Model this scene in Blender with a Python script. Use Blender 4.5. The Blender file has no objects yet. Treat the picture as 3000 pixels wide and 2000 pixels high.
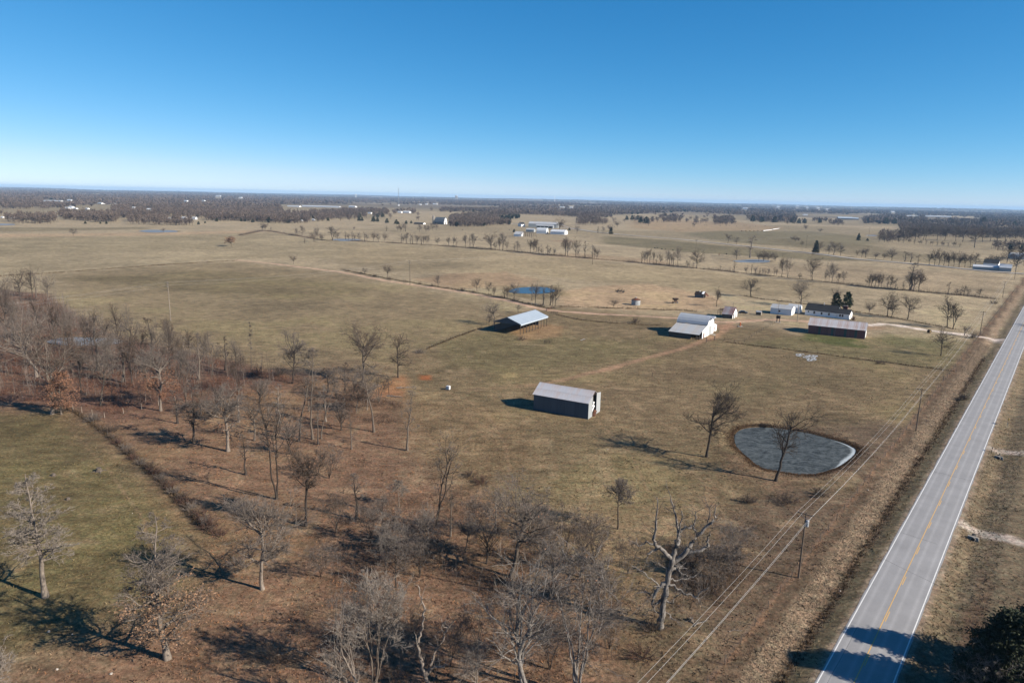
import bpy, math, random
import numpy as np
from mathutils import Matrix, Vector

R = math.radians
scene = bpy.context.scene
COL = scene.collection

# ------------------------------------------------------------------ camera
F_PX, PITCH, ROLL, CAM_H = 2000.0, R(11.9), R(1.28), 57.0
cam_data = bpy.data.cameras.new('camera')
cam_data.sensor_width = 36.0
cam_data.lens = 24.0
cam_data.clip_start = 0.5
cam_data.clip_end = 80000.0
cam = bpy.data.objects.new('camera', cam_data)
COL.objects.link(cam)
cam.matrix_world = Matrix.Translation((0, 0, CAM_H)) @ Matrix.Rotation(R(90) - PITCH, 4, 'X') @ Matrix.Rotation(ROLL, 4, 'Z')
scene.camera = cam

# ------------------------------------------------------------------ light
SUN_EL, SUN_AZ = R(29.5), R(180 - 67.0)      # azimuth clockwise from +Y, towards the sun
world = bpy.data.worlds.new('World')
scene.world = world
world.use_nodes = True
wn = world.node_tree
wn.nodes.clear()
w_out = wn.nodes.new('ShaderNodeOutputWorld')
w_bg = wn.nodes.new('ShaderNodeBackground')
w_sky = wn.nodes.new('ShaderNodeTexSky')
w_sky.sky_type = 'NISHITA'
w_sky.sun_disc = False
w_sky.sun_elevation = SUN_EL
w_sky.sun_rotation = SUN_AZ
w_sky.altitude = 350.0
w_sky.air_density = 0.6
w_sky.dust_density = 0.0
w_sky.ozone_density = 3.0
w_bg.inputs['Strength'].default_value = 0.085
w_sep = wn.nodes.new('ShaderNodeSeparateColor'); w_cmb = wn.nodes.new('ShaderNodeCombineColor')
wn.links.new(w_sky.outputs[0], w_sep.inputs[0])
def w_curve(i, gain, ref, gam):      # clear-air grading of the sky colour, one tone curve per channel
    K = w_bg.inputs['Strength'].default_value
    a = wn.nodes.new('ShaderNodeMath'); a.operation = 'MULTIPLY'; a.inputs[1].default_value = 0.085 / ref
    b = wn.nodes.new('ShaderNodeMath'); b.operation = 'POWER'; b.inputs[1].default_value = gam
    c = wn.nodes.new('ShaderNodeMath'); c.operation = 'MULTIPLY'; c.inputs[1].default_value = gain / K
    wn.links.new(w_sep.outputs[i], a.inputs[0]); wn.links.new(a.outputs[0], b.inputs[0]); wn.links.new(b.outputs[0], c.inputs[0])
    d = wn.nodes.new('ShaderNodeMath'); d.operation = 'MINIMUM'
    e = wn.nodes.new('ShaderNodeMath'); e.operation = 'MULTIPLY'; e.inputs[1].default_value = 2.0 if i else .62
    wn.links.new(w_sep.outputs[i], e.inputs[0]); wn.links.new(c.outputs[0], d.inputs[0]); wn.links.new(e.outputs[0], d.inputs[1])
    wn.links.new(d.outputs[0], w_cmb.inputs[i])
w_curve(0, .32, .50, 1.60); w_curve(1, .395, .62, .86); w_curve(2, .46, .62, .66)
wn.links.new(w_cmb.outputs[0], w_bg.inputs['Color'])
wn.links.new(w_bg.outputs[0], w_out.inputs['Surface'])

sun_data = bpy.data.lights.new('sun', 'SUN')
sun_data.energy = 5.0
sun_data.angle = R(0.5)
sun_data.color = (1.0, 0.90, 0.77)
sun = bpy.data.objects.new('sun', sun_data)
COL.objects.link(sun)
sun_dir = Vector((math.sin(SUN_AZ) * math.cos(SUN_EL), math.cos(SUN_AZ) * math.cos(SUN_EL), math.sin(SUN_EL)))
sun.rotation_euler = sun_dir.to_track_quat('Z', 'Y').to_euler()
sun.location = (60, -30, 120)

scene.view_settings.view_transform = 'Standard'
scene.view_settings.look = 'None'
scene.view_settings.gamma = 1.0
scene.view_settings.exposure = 1.0
scene.view_settings.use_curve_mapping = False

# ------------------------------------------------------------------ survey: photo point -> place on the land
CP, SP, CR, SR = math.cos(PITCH), math.sin(PITCH), math.cos(ROLL), math.sin(ROLL)

def ray(u, v):
    x = (u - 1500) / F_PX; y = (1000 - v) / F_PX
    X = x * CR - y * SR; Y = x * SR + y * CR
    return X, CP + Y * SP, -SP + Y * CP

def flat(u, v, z=0.0):
    d = ray(u, v); t = (z - CAM_H) / d[2]
    return d[0] * t, d[1] * t

def project(x, y, z):
    dz = z - CAM_H
    f = y * CP - dz * SP
    Y = (y * SP + dz * CP) / f; X = x / f
    return 1500 + (X * CR + Y * SR) * F_PX, 1000 - (-X * SR + Y * CR) * F_PX

def above(u, v, x, y):
    """height of the sight line (u,v) over the ground point, taken at the same depth y"""
    d = ray(u, v); t = y / d[1]
    return CAM_H + d[2] * t

def hash2(ix, iy, s):
    a = (ix.astype(np.int64) * 374761393 + iy.astype(np.int64) * 668265263 + s * 982451653) & 0x7fffffff
    a = ((a ^ (a >> 13)) * 1274126177) & 0x7fffffff
    return ((a ^ (a >> 16)) & 0xffff) / 65535.0

def vnoise(x, y, s=0):
    x = np.asarray(x, float); y = np.asarray(y, float)
    ix = np.floor(x); iy = np.floor(y); fx = x - ix; fy = y - iy
    fx = fx * fx * (3 - 2 * fx); fy = fy * fy * (3 - 2 * fy)
    ix = ix.astype(np.int64); iy = iy.astype(np.int64)
    a = hash2(ix, iy, s); b = hash2(ix + 1, iy, s); c = hash2(ix, iy + 1, s); d = hash2(ix + 1, iy + 1, s)
    return (a * (1 - fx) + b * fx) * (1 - fy) + (c * (1 - fx) + d * fx) * fy

def fbm(x, y, s=0, o=4):
    t = 0; a = 0.5; w = 0
    for k in range(o):
        t = t + a * vnoise(x * 2 ** k + 17.3 * k, y * 2 ** k - 9.1 * k, s + k); w += a; a *= 0.5
    return t / w

def sstep(a, b, x):
    t = np.clip((x - a) / (b - a), 0, 1)
    return t * t * (3 - 2 * t)

ROAD_AZ = R(38.85)
RC, RS = math.cos(ROAD_AZ), math.sin(ROAD_AZ)
ROAD_Q, ROAD_HALF = -12.46, 3.62

def road_q(x, y):
    return x * RC - y * RS - ROAD_Q          # signed metres right of the centre line

def road_s(x, y):
    return x * RS + y * RC

def road_pt(s, q):
    q = q + ROAD_Q
    return s * RS + q * RC, s * RC - q * RS

PONDS = {}
def ell(u0, u1, v0, v1, n=28, wob=0.1, seed=0):
    rr = np.random.default_rng(seed); out = []
    ph = rr.uniform(0, 6.28, 4)
    for k in range(n):
        a = 2 * math.pi * k / n
        m = 1 + wob * (math.sin(2 * a + ph[0]) * .5 + math.sin(3 * a + ph[1]) * .5 + math.sin(5 * a + ph[2]) * .4)
        out.append(((u0 + u1) / 2 + (u1 - u0) / 2 * m * math.cos(a), (v0 + v1) / 2 + (v1 - v0) / 2 * m * math.sin(a)))
    return out
near_pond_px = [(2100 + a / 5.227, 1200 + b / 5.227) for a, b in
    [(272, 450), (285, 380), (350, 312), (480, 275), (700, 264), (950, 285), (1250, 330), (1500, 380), (1750, 450), (1950, 515), (2060, 565), (2120, 605), (2105, 680),
     (2000, 775), (1850, 870), (1650, 940), (1450, 985), (1200, 975), (950, 935), (750, 905), (600, 830), (500, 740), (380, 640), (300, 550)]]
PONDS['near'] = near_pond_px
PONDS['blue'] = ell(1492, 1626, 840, 860, 30, .07, 1)
PONDS['woods'] = ell(140, 352, 986, 1012, 26, .1, 2)
PONDS['left_field'] = ell(408, 518, 673, 681, 26, .12, 3)
PONDS['hedgerow'] = ell(972, 1058, 699, 706, 24, .1, 4)
PONDS['farm'] = ell(2148, 2262, 760, 769, 24, .1, 5)
PONDS['far_right'] = ell(2536, 2570, 688, 692, 20, .1, 6)
PONDS['far_left'] = ell(-40, 48, 655, 660, 20, .1, 7)
PONDS_W = {k: np.array([flat(*p) for p in v]) for k, v in PONDS.items()}

def poly_sd(x, y, P):
    """signed distance to a polygon, negative inside"""
    x = np.asarray(x, float); y = np.asarray(y, float)
    d = np.full(x.shape, 1e18); ins = np.zeros(x.shape, bool)
    n = len(P)
    for i in range(n):
        ax, ay = P[i]; bx, by = P[(i + 1) % n]
        ex, ey = bx - ax, by - ay
        t = np.clip(((x - ax) * ex + (y - ay) * ey) / (ex * ex + ey * ey + 1e-9), 0, 1)
        d = np.minimum(d, (x - ax - ex * t) ** 2 + (y - ay - ey * t) ** 2)
        c = (ay > y) != (by > y)
        with np.errstate(divide='ignore', invalid='ignore'):
            xi = (bx - ax) * (y - ay) / (by - ay + 1e-12) + ax
        ins ^= c & (x < xi)
    d = np.sqrt(d)
    return np.where(ins, -d, d)

def line_d(x, y, P):
    x = np.asarray(x, float); y = np.asarray(y, float)
    d = np.full(x.shape, 1e18)
    for i in range(len(P) - 1):
        ax, ay = P[i]; bx, by = P[i + 1]
        ex, ey = bx - ax, by - ay
        t = np.clip(((x - ax) * ex + (y - ay) * ey) / (ex * ex + ey * ey + 1e-9), 0, 1)
        d = np.minimum(d, (x - ax - ex * t) ** 2 + (y - ay - ey * t) ** 2)
    return np.sqrt(d)

def hgt(x, y):
    x = np.asarray(x, float); y = np.asarray(y, float)
    r = np.hypot(x, y)
    z = (fbm(x / 9, y / 9, 3, 3) - .5) * 0.25 * sstep(40, 80, r) * (1 - sstep(400, 900, r))
    z = z + (fbm(x / 260, y / 260, 5, 3) - .5) * 9 * sstep(650, 1600, r)
    z = z + (fbm(x / 2600, y / 2600, 9, 3) - .42) * 75 * sstep(7000, 15000, r)
    z = z + (fbm(x / 1500, y / 1500, 19, 2) - .5) * 16 * sstep(3200, 6000, r)
    # road embankment, ditches
    q = road_q(x, y); d = np.abs(q)
    bank = np.interp(d, [0, 4.3, 7.0, 8.2, 11.5, 16], [0.36, 0.30, -0.50, -0.42, 0.02, 0.0])
    k = (1 - sstep(11.0, 16, d)) * (1 - sstep(1800, 2600, r))
    z = z * (1 - k) + bank * k
    for nm, P in PONDS_W.items():
        c = P.mean(0); rad = np.abs(P - c).max() + 30
        m = (np.abs(x - c[0]) < rad * 1.3) & (np.abs(y - c[1]) < rad * 1.3)
        if not np.any(m):
            continue
        sd = poly_sd(x[m], y[m], P)
        zz = z[m]
        w = 1 - sstep(3, 14, sd)
        tgt = np.where(sd < 0, -1.0, np.interp(sd, [0, 1.2, 4, 12], [-.10, 0.18, .42, 0.1]))
        if nm != 'near':
            tgt = np.where(sd < 0, -1.0, np.interp(sd, [0, 3, 12], [-.15, 0.1, 0.0]))
        z = z.copy(); z[m] = zz * (1 - w) + tgt * w
    return z

def h1(x, y):
    return float(hgt(np.array([x]), np.array([y]))[0])

def G(u, v):
    x, y = flat(u, v)
    if v > 700:
        for _ in range(3):
            x, y = flat(u, v, h1(x, y))
    return Vector((x, y, h1(x, y)))

# ------------------------------------------------------------------ mesh + object helpers
def np_mesh(name, V, Fs, mats=(), smooth=False, attrs=None):
    me = bpy.data.meshes.new(name)
    V = np.ascontiguousarray(V, np.float32)
    if not isinstance(Fs, (list, tuple)):
        Fs = [Fs]
    Fs = [np.asarray(f, np.int32) for f in Fs if len(f)]
    tot = np.concatenate([np.full(len(f), f.shape[1], np.int32) for f in Fs])
    idx = np.concatenate([f.ravel() for f in Fs])
    me.vertices.add(len(V)); me.vertices.foreach_set('co', V.ravel())
    me.loops.add(len(idx)); me.loops.foreach_set('vertex_index', idx)
    me.polygons.add(len(tot))
    me.polygons.foreach_set('loop_start', np.concatenate([[0], np.cumsum(tot)[:-1]]).astype(np.int32))
    me.polygons.foreach_set('loop_total', tot)
    if smooth:
        me.polygons.foreach_set('use_smooth', np.ones(len(tot), bool))
    for a, (kind, data) in (attrs or {}).items():
        at = me.attributes.new(a, kind, 'POINT')
        at.data.foreach_set('color' if 'COLOR' in kind else 'value', np.ascontiguousarray(data, np.float32).ravel())
    me.update(calc_edges=True)
    for m in mats:
        me.materials.append(m)
    return me

def obj(name, me, parent=None, loc=None, rotz=None):
    o = bpy.data.objects.new(name, me)
    COL.objects.link(o)
    if parent is not None:
        o.parent = parent
    if loc is not None:
        o.location = loc
    if rotz is not None:
        o.rotation_euler = (0, 0, rotz)
    return o

def tag(o, label, cat, group=None, kind=None):
    if label: o['label'] = label
    if cat: o['category'] = cat
    if group: o['group'] = group
    if kind: o['kind'] = kind
    return o

def thing(name, label, cat, loc=(0, 0, 0), rotz=0.0, group=None):
    return tag(obj(name, None, None, loc, rotz), label, cat, group)

def struct(name, me, label=None):
    o = obj(name, me); o['kind'] = 'structure'
    if label: o['label'] = label
    return o

class MB:
    """collects boxes, bars and tubes into one mesh"""
    def __init__(s): s.v = []; s.f = []
    def add(s, v, f):
        n = len(s.v); s.v += [tuple(p) for p in v]; s.f += [tuple(i + n for i in q) for q in f]; return s
    def box(s, x0, x1, y0, y1, z0, z1):
        return s.add([(x0, y0, z0), (x1, y0, z0), (x1, y1, z0), (x0, y1, z0), (x0, y0, z1), (x1, y0, z1), (x1, y1, z1), (x0, y1, z1)],
                     [(3, 2, 1, 0), (4, 5, 6, 7), (0, 1, 5, 4), (1, 2, 6, 5), (2, 3, 7, 6), (3, 0, 4, 7)])
    def prism(s, pts, axis, a0, a1):
        """extrude a 2-D outline along an axis: 'x' -> pts are (y,z); 'y' -> pts are (x,z); 'z' -> (x,y)"""
        n = len(pts); v = []
        for a in (a0, a1):
            for p, q in pts:
                v.append({'x': (a, p, q), 'y': (p, a, q), 'z': (p, q, a)}[axis])
        f = [tuple(range(n)), tuple(range(2 * n - 1, n - 1, -1))] + [(i + n, (i + 1) % n + n, (i + 1) % n, i) for i in range(n)]
        return s.add(v, f)
    def slab(s, a, b, c, d, t):
        """quad a,b,c,d given thickness t along its normal"""
        a, b, c, d = map(Vector, (a, b, c, d)); n = (b - a).cross(d - a).normalized() * t
        return s.add([a, b, c, d, a + n, b + n, c + n, d + n], [(3, 2, 1, 0), (4, 5, 6, 7), (0, 1, 5, 4), (1, 2, 6, 5), (2, 3, 7, 6), (3, 0, 4, 7)])
    def bar(s, a, b, w, h=None, n=4):
        a = Vector(a); b = Vector(b); h = h or w; d = (b - a).normalized()
        up = Vector((0, 0, 1)) if abs(d.z) < .95 else Vector((0, 1, 0))
        r = d.cross(up).normalized(); u = r.cross(d)
        off = math.pi / 4 if n == 4 else 0; k = 1.414 if n == 4 else 1
        ring = [(math.cos(2 * math.pi * i / n + off) * w / 2 * k, math.sin(2 * math.pi * i / n + off) * h / 2 * k) for i in range(n)]
        v = [p + r * x + u * y for p in (a, b) for x, y in ring]
        return s.add(v, [tuple(range(n - 1, -1, -1)), tuple(range(n, 2 * n))] + [(i, (i + 1) % n, (i + 1) % n + n, i + n) for i in range(n)])
    def lathe(s, prof, n=16, c=(0, 0)):
        v = []; f = []
        for r, z in prof:
            for i in range(n):
                a = 2 * math.pi * i / n; v.append((c[0] + r * math.cos(a), c[1] + r * math.sin(a), z))
        for j in range(len(prof) - 1):
            for i in range(n):
                f.append((j * n + i, j * n + (i + 1) % n, (j + 1) * n + (i + 1) % n, (j + 1) * n + i))
        f.append(tuple(range(n - 1, -1, -1))); f.append(tuple((len(prof) - 1) * n + i for i in range(n)))
        return s.add(v, f)
    def mesh(s, name, mat, smooth=False):
        me = bpy.data.meshes.new(name); me.from_pydata(s.v, [], s.f); me.update()
        if smooth:
            me.polygons.foreach_set('use_smooth', np.ones(len(me.polygons), bool))
        if mat: me.materials.append(mat)
        return me
    def build(s, name, mat, parent=None, loc=None, rotz=None, smooth=False):
        return obj(name, s.mesh(name, mat, smooth), parent, loc, rotz)

def copy_tree(o, parent=None):
    c = o.copy(); COL.objects.link(c); c.parent = parent
    for ch in o.children:
        copy_tree(ch, c)
    return c

# ------------------------------------------------------------------ materials
class NT:
    def __init__(s, name):
        s.m = bpy.data.materials.new(name); s.m.use_nodes = True; s.t = s.m.node_tree; s.t.nodes.clear()
        s.out = s.n('ShaderNodeOutputMaterial'); s.b = s.n('ShaderNodeBsdfPrincipled')
        s.l(s.b.outputs[0], s.out.inputs['Surface'])
    def n(s, t, **kw):
        x = s.t.nodes.new(t)
        for k, v in kw.items(): setattr(x, k, v)
        return x
    def l(s, a, b): s.t.links.new(a, b)
    def coord(s, which='Object'):
        return s.n('ShaderNodeTexCoord').outputs[which]
    def mapv(s, vec, scale):
        m = s.n('ShaderNodeMapping'); m.inputs['Scale'].default_value = scale; s.l(vec, m.inputs['Vector']); return m.outputs[0]
    def noise(s, vec, scale, detail=4, rough=.6):
        x = s.n('ShaderNodeTexNoise'); x.inputs['Scale'].default_value = scale; x.inputs['Detail'].default_value = detail; x.inputs['Roughness'].default_value = rough
        s.l(vec, x.inputs['Vector']); return x.outputs['Fac']
    def ramp(s, fac, stops):
        r = s.n('ShaderNodeValToRGB'); e = r.color_ramp.elements
        while len(e) > 1: e.remove(e[-1])
        for i, (p, c) in enumerate(stops):
            q = e[0] if i == 0 else e.new(p)
            q.position = p; q.color = (c, c, c, 1) if not hasattr(c, '__len__') else (*c, 1)
        s.l(fac, r.inputs[0]); return r.outputs[0]
    def mix(s, fac, a, b, mode='MIX'):
        x = s.n('ShaderNodeMix', data_type='RGBA', blend_type=mode)
        for k, v in ((0, fac), (6, a), (7, b)):
            if hasattr(v, 'is_linked'): s.l(v, x.inputs[k])
            elif k == 0: x.inputs[k].default_value = v
            else: x.inputs[k].default_value = (*v, 1) if len(v) == 3 else v
        return x.outputs[2]
    def math(s, op, a, b=0.0):
        x = s.n('ShaderNodeMath', operation=op)
        for k, v in ((0, a), (1, b)):
            if hasattr(v, 'is_linked'): s.l(v, x.inputs[k])
            else: x.inputs[k].default_value = v
        return x.outputs[0]
    def base(s, c, rough=.8, metal=0.0, spec=.3):
        if hasattr(c, 'is_linked'): s.l(c, s.b.inputs['Base Color'])
        else: s.b.inputs['Base Color'].default_value = (*c, 1)
        if hasattr(rough, 'is_linked'): s.l(rough, s.b.inputs['Roughness'])
        else: s.b.inputs['Roughness'].default_value = rough
        s.b.inputs['Metallic'].default_value = metal; s.b.inputs['Specular IOR Level'].default_value = spec
        return s
    def bump(s, h, strength=.5, dist=.1):
        x = s.n('ShaderNodeBump'); x.inputs['Strength'].default_value = strength; x.inputs['Distance'].default_value = dist
        s.l(h, x.inputs['Height']); s.l(x.outputs[0], s.b.inputs['Normal'])
    def rnd(s): return s.n('ShaderNodeObjectInfo').outputs['Random']

MATS = {}
def simple(name, c, var=.25, scale=3.0, rough=.85, metal=0.0, spec=.25, c2=None, bump=0, stretch=(1, 1, 1), objvar=0.12):
    if name.split('_')[0] in ('bark', 'twig', 'leaf', 'needle', 'wood', 'hay', 'stone', 'rust', 'concrete', 'wall', 'brick'):     # winter-dull natural surfaces
        c = tuple(a * b for a, b in zip(c, (.66, .63, .61))); c2 = c2 and tuple(a * b for a, b in zip(c2, (.66, .63, .61)))
    t = NT(name)
    v = t.mapv(t.coord(), stretch)
    n = t.noise(v, scale, 5, .65)
    c2 = c2 or tuple(x * (1 - 2 * var) for x in c)
    col = t.mix(t.ramp(n, [(.3, 0.0), (.7, 1.0)]), c2, tuple(min(1, x * (1 + var * .5)) for x in c))
    if objvar:
        col = t.mix(1.0, col, t.ramp(t.rnd(), [(0, 1 - objvar), (1, 1 + objvar)]), 'MULTIPLY')
    t.base(col, rough, metal, spec)
    if bump: t.bump(n, bump, .05)
    MATS[name] = t.m
    return t.m

def metal_roof(name, base, rust, amount=.5, rough=.5, metal=.0):
    base = tuple(x * .74 for x in base); rust = tuple(x * .70 for x in rust)
    """weathered sheet metal: streaks of rust running down the sheet (object Y)"""
    t = NT(name)
    co = t.coord()
    big = t.noise(t.mapv(co, (1.3, .35, 1)), 1.0, 4, .6)
    st = t.noise(t.mapv(co, (7, .5, 1)), 1.0, 5, .7)
    rr = t.math('ADD', t.math('MULTIPLY', big, .6), t.math('MULTIPLY', st, .55))
    rr = t.math('ADD', rr, t.math('MULTIPLY', t.rnd(), .22))
    m = t.ramp(rr, [(.68 - amount * .2, 0.0), (.98 - amount * .16, 1.0)])
    dirt = t.mix(t.ramp(st, [(.3, 0.0), (.75, 1.0)]), tuple(x * .78 for x in base), base)
    col = t.mix(m, dirt, rust)
    col = t.mix(1.0, col, t.ramp(t.rnd(), [(0, .9), (1, 1.08)]), 'MULTIPLY')
    t.base(col, rough, metal, .4)
    MATS[name] = t.m
    return t.m

simple('bark_grey', (.20, .17, .14), .35, 4, bump=.6, stretch=(3, 3, .6))
simple('bark_dark', (.075, .062, .052), .35, 4, bump=.6, stretch=(3, 3, .6))
simple('bark_pale', (.29, .255, .22), .35, 2.5, bump=.4, stretch=(2, 2, .6), c2=(.12, .10, .082))
simple('bark_dead', (.36, .345, .325), .3, 2.2, bump=.8, stretch=(3, 3, .5), c2=(.05, .043, .037))
simple('twig_grey', (.235, .205, .18), .25, 1.5)
simple('twig_brown', (.155, .118, .092), .25, 1.5)
simple('twig_red', (.15, .088, .068), .25, 1.5)
simple('twig_pale', (.31, .28, .245), .25, 1.5)
simple('twig_dark', (.082, .068, .058), .25, 1.5)
simple('leaf_rust', (.33, .185, .12), .35, 1.2, c2=(.17, .085, .05))
simple('leaf_tan', (.37, .245, .165), .35, 1.2, c2=(.2, .115, .06))
simple('needle_dark', (.062, .080, .040), .45, .8, c2=(.014, .02, .01))
simple('needle_green', (.07, .10, .042), .45, .8, c2=(.022, .035, .014))
simple('wood_post', (.21, .175, .14), .35, 3, bump=.3)
simple('wood_old', (.16, .135, .115), .35, 2, bump=.3, stretch=(4, 4, .5))
simple('wood_pole', (.20, .16, .125), .3, 2, stretch=(4, 4, .3))
simple('wood_pole_pale', (.42, .37, .31), .3, 2, stretch=(4, 4, .3))
simple('wire', (.60, .59, .57), .1, 1, rough=.45, metal=.3)
simple('wire_dark', (.06, .06, .06), .1, 1, rough=.6)
simple('steel_grey', (.42, .44, .46), .2, 2, rough=.5, metal=.3)
simple('white_paint', (.80, .80, .79), .08, 1.5, rough=.6)
simple('white_siding', (.68, .69, .70), .06, 2.0, rough=.6, stretch=(.3, .3, 8))
simple('shingle_black', (.032, .033, .036), .3, 6, rough=.95, bump=.4)
simple('glass_dark', (.02, .024, .03), .2, 2, rough=.12, spec=.6)
simple('brick_red', (.17, .062, .05), .3, 5, bump=.3)
simple('concrete', (.42, .40, .36), .2, 2)
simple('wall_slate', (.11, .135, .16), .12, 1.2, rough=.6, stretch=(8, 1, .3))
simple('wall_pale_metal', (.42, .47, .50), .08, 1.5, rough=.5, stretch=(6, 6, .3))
simple('wall_red', (.30, .125, .108), .16, 2, rough=.7, stretch=(8, 1, .3))
simple('wall_green', (.13, .15, .125), .2, 2, rough=.7, stretch=(8, 1, .3))
simple('dark_inside', (.035, .033, .03), .3, 2)  # flat dark colour standing in for the shade inside openings
simple('hay', (.36, .26, .13), .35, 4, bump=.4)
simple('cow_black', (.022, .02, .019), .3, 2)
simple('cow_brown', (.13, .055, .03), .3, 2)
simple('plastic_white', (.62, .62, .62), .05, 2, rough=.4)
simple('tyre_black', (.015, .015, .016), .2, 3)
simple('car_black', (.012, .014, .018), .1, 2, rough=.25, spec=.6)
simple('rust_metal', (.19, .085, .05), .35, 2, rough=.8)
simple('rust_dark', (.055, .038, .032), .35, 2, rough=.8)  # dark rust; also serves as the shade in the metal shed's open gable top
simple('sign_yellow', (.78, .42, .03), .06, 2, rough=.4)
simple('sign_black', (.02, .02, .02), .05, 2, rough=.5)
simple('orange_red', (.45, .13, .05), .3, 2)
simple('stone', (.45, .42, .38), .25, 2)
simple('stone_white', (.55, .52, .47), .15, 3)
metal_roof('roof_shed', (.64, .65, .69), (.46, .35, .30), .40)
metal_roof('roof_red_barn', (.72, .72, .74), (.42, .29, .23), .70)
metal_roof('roof_blue_white', (.50, .59, .68), (.38, .44, .50), .25)
metal_roof('roof_barn', (.50, .54, .58), (.30, .33, .40), .55)
metal_roof('roof_galv', (.54, .57, .60), (.40, .36, .32), .45)
metal_roof('roof_rusty', (.50, .50, .52), (.24, .07, .04), .75)
metal_roof('roof_white', (.72, .75, .78), (.55, .55, .55), .15)
M = MATS

# far trees: one stuff material each, slight variation over the land
def stuff_mat(name, c, var, scale):
    c = tuple(a * b for a, b in zip(c, (.66, .63, .61)))
    t = NT(name)
    n = t.noise(t.coord('Object'), scale, 3, .6)
    n2 = t.noise(t.coord('Object'), scale * 14, 2, .6)
    col = t.mix(t.ramp(n, [(.3, 0.0), (.7, 1.0)]), tuple(x * (1 - var) for x in c), tuple(x * (1 + var) for x in c))
    col = t.mix(1.0, col, t.ramp(n2, [(.25, .7), (.75, 1.3)]), 'MULTIPLY')
    t.base(col, .95, 0, .1)
    MATS[name] = t.m
stuff_mat('far_wood', (.150, .122, .105), .18, .004)
stuff_mat('far_cedar', (.035, .042, .026), .25, .01)
stuff_mat('dry_grass', (.36, .275, .165), .3, .6)
stuff_mat('dark_weed', (.105, .078, .052), .35, .5)
stuff_mat('olive_grass', (.20, .175, .09), .3, .5)
stuff_mat('briar', (.150, .088, .064), .3, .3)
stuff_mat('litter', (.30, .17, .095), .4, 1.2)

# ================================================================== THE LAND
TRACKS = {   # photo points along each dirt track, half width, colour, strength
 'lane': ([(697, 762), (787, 771), (893, 784), (1000, 797), (1128, 822), (1255, 841), (1383, 860), (1489, 881), (1553, 898), (1608, 909), (1680, 915), (1808, 922), (1982, 931), (2089, 941), (2142, 944), (2200, 940), (2251, 936), (2319, 938), (2372, 942), (2450, 949), (2538, 955)], 1.7),
 'red': ([(2142, 946), (2123, 962), (2117, 973), (2095, 986), (2066, 996), (2028, 1010), (1999, 1021), (1893, 1049), (1765, 1085), (1638, 1115), (1553, 1128), (1383, 1142)], 1.5),
 'drive': ([(2538, 953), (2591, 949), (2642, 955), (2719, 968), (2783, 975), (2846, 983), (2910, 992), (2946, 998)], 2.4),
 'drive_a': ([(2897, 1316), (2940, 1319), (3020, 1328), (3100, 1338)], 1.5),
 'drive_b': ([(2815, 1536), (2850, 1548), (2920, 1567), (3020, 1599), (3120, 1632)], 1.6),
 'side_road': ([(1500, 652), (1680, 669), (1744, 679), (2000, 701), (2200, 722), (2383, 742), (2510, 759), (2723, 777), (2900, 796), (3010, 803), (3080, 806)], 2.6),
 'far_lane': ([(1560, 664), (1640, 655), (1680, 668)], 2.0),
 'loop': ([(2062, 1392), (2085, 1410), (2098, 1440), (2092, 1475), (2075, 1510)], .5),
 'trail1': ([(1300, 1140), (1420, 1200), (1480, 1300), (1500, 1420), (1480, 1520)], .28), 'trail2': ([(1760, 1090), (1850, 1180), (1960, 1250), (2080, 1300)], .25), 'trail3': ([(2030, 1040), (2200, 1080), (2400, 1150), (2560, 1230)], .25), 'trail4': ([(600, 800), (760, 850), (900, 920), (960, 1010)], .3), 'trail5': ([(1150, 900), (1300, 940), (1420, 965)], .3), 'trail6': ([(700, 830), (850, 845), (1010, 890), (1200, 1000)], .3),
 'trail7': ([(1640, 905), (1780, 860), (1900, 845), (2050, 875)], .35), 'trail8': ([(1750, 1230), (1850, 1330), (1900, 1440)], .25), 'trail9': ([(200, 1250), (320, 1380), (420, 1520), (470, 1700)], .25),
 'loop2': ([(2045, 1398), (2066, 1414), (2076, 1440), (2070, 1478), (2052, 1515)], .5),
}
TRACKS_W = {k: (np.array([flat(*p) for p in v[0]]), v[1]) for k, v in TRACKS.items()}
def pw(pts): return np.array([flat(*p) for p in pts])

LINES = {   # fence rows and hedge bottoms: a narrow band of uncut dark grass
 'hedge': ([(700, 690), (770, 677), (800, 680), (880, 693), (960, 705), (1010, 705), (1127, 710), (1253, 718), (1385, 727), (1473, 734), (1569, 744), (1663, 751), (1748, 759), (1860, 768), (1985, 781), (2110, 793), (2243, 807), (2378, 821), (2469, 832), (2560, 843), (2690, 854), (2835, 867), (2915, 876)], 1.5),
 'lane_fence': ([(1000, 790), (1128, 815), (1255, 836), (1383, 855), (1489, 876), (1553, 892), (1612, 904)], 1.3),
 'yard': ([(2119, 1001), (2240, 1016), (2450, 1043), (2640, 1067), (2801, 1089)], .5),
 'behind': ([(1637, 898), (1800, 903), (2000, 909), (2040, 913)], .6),
 'mid': ([(1629, 922), (1700, 937), (1800, 947), (1935, 954)], .5),
 'house_back': ([(2180, 867), (2238, 877), (2357, 890), (2502, 913), (2600, 928), (2800, 965)], .7),
 'shed_left': ([(1412, 960), (1340, 985), (1250, 1022)], .6),
 'field_left': ([(-60, 812), (150, 800), (575 / 2.352, 793), (475, 776), (695, 763)], 1.0),
 'pasture_left': ([(190, 1192), (245, 1222), (300, 1262), (380, 1330), (460, 1400), (540, 1480), (600, 1550)], 1.0),
}
LINES_W = {k: (pw(v[0]), v[1]) for k, v in LINES.items()}

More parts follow.
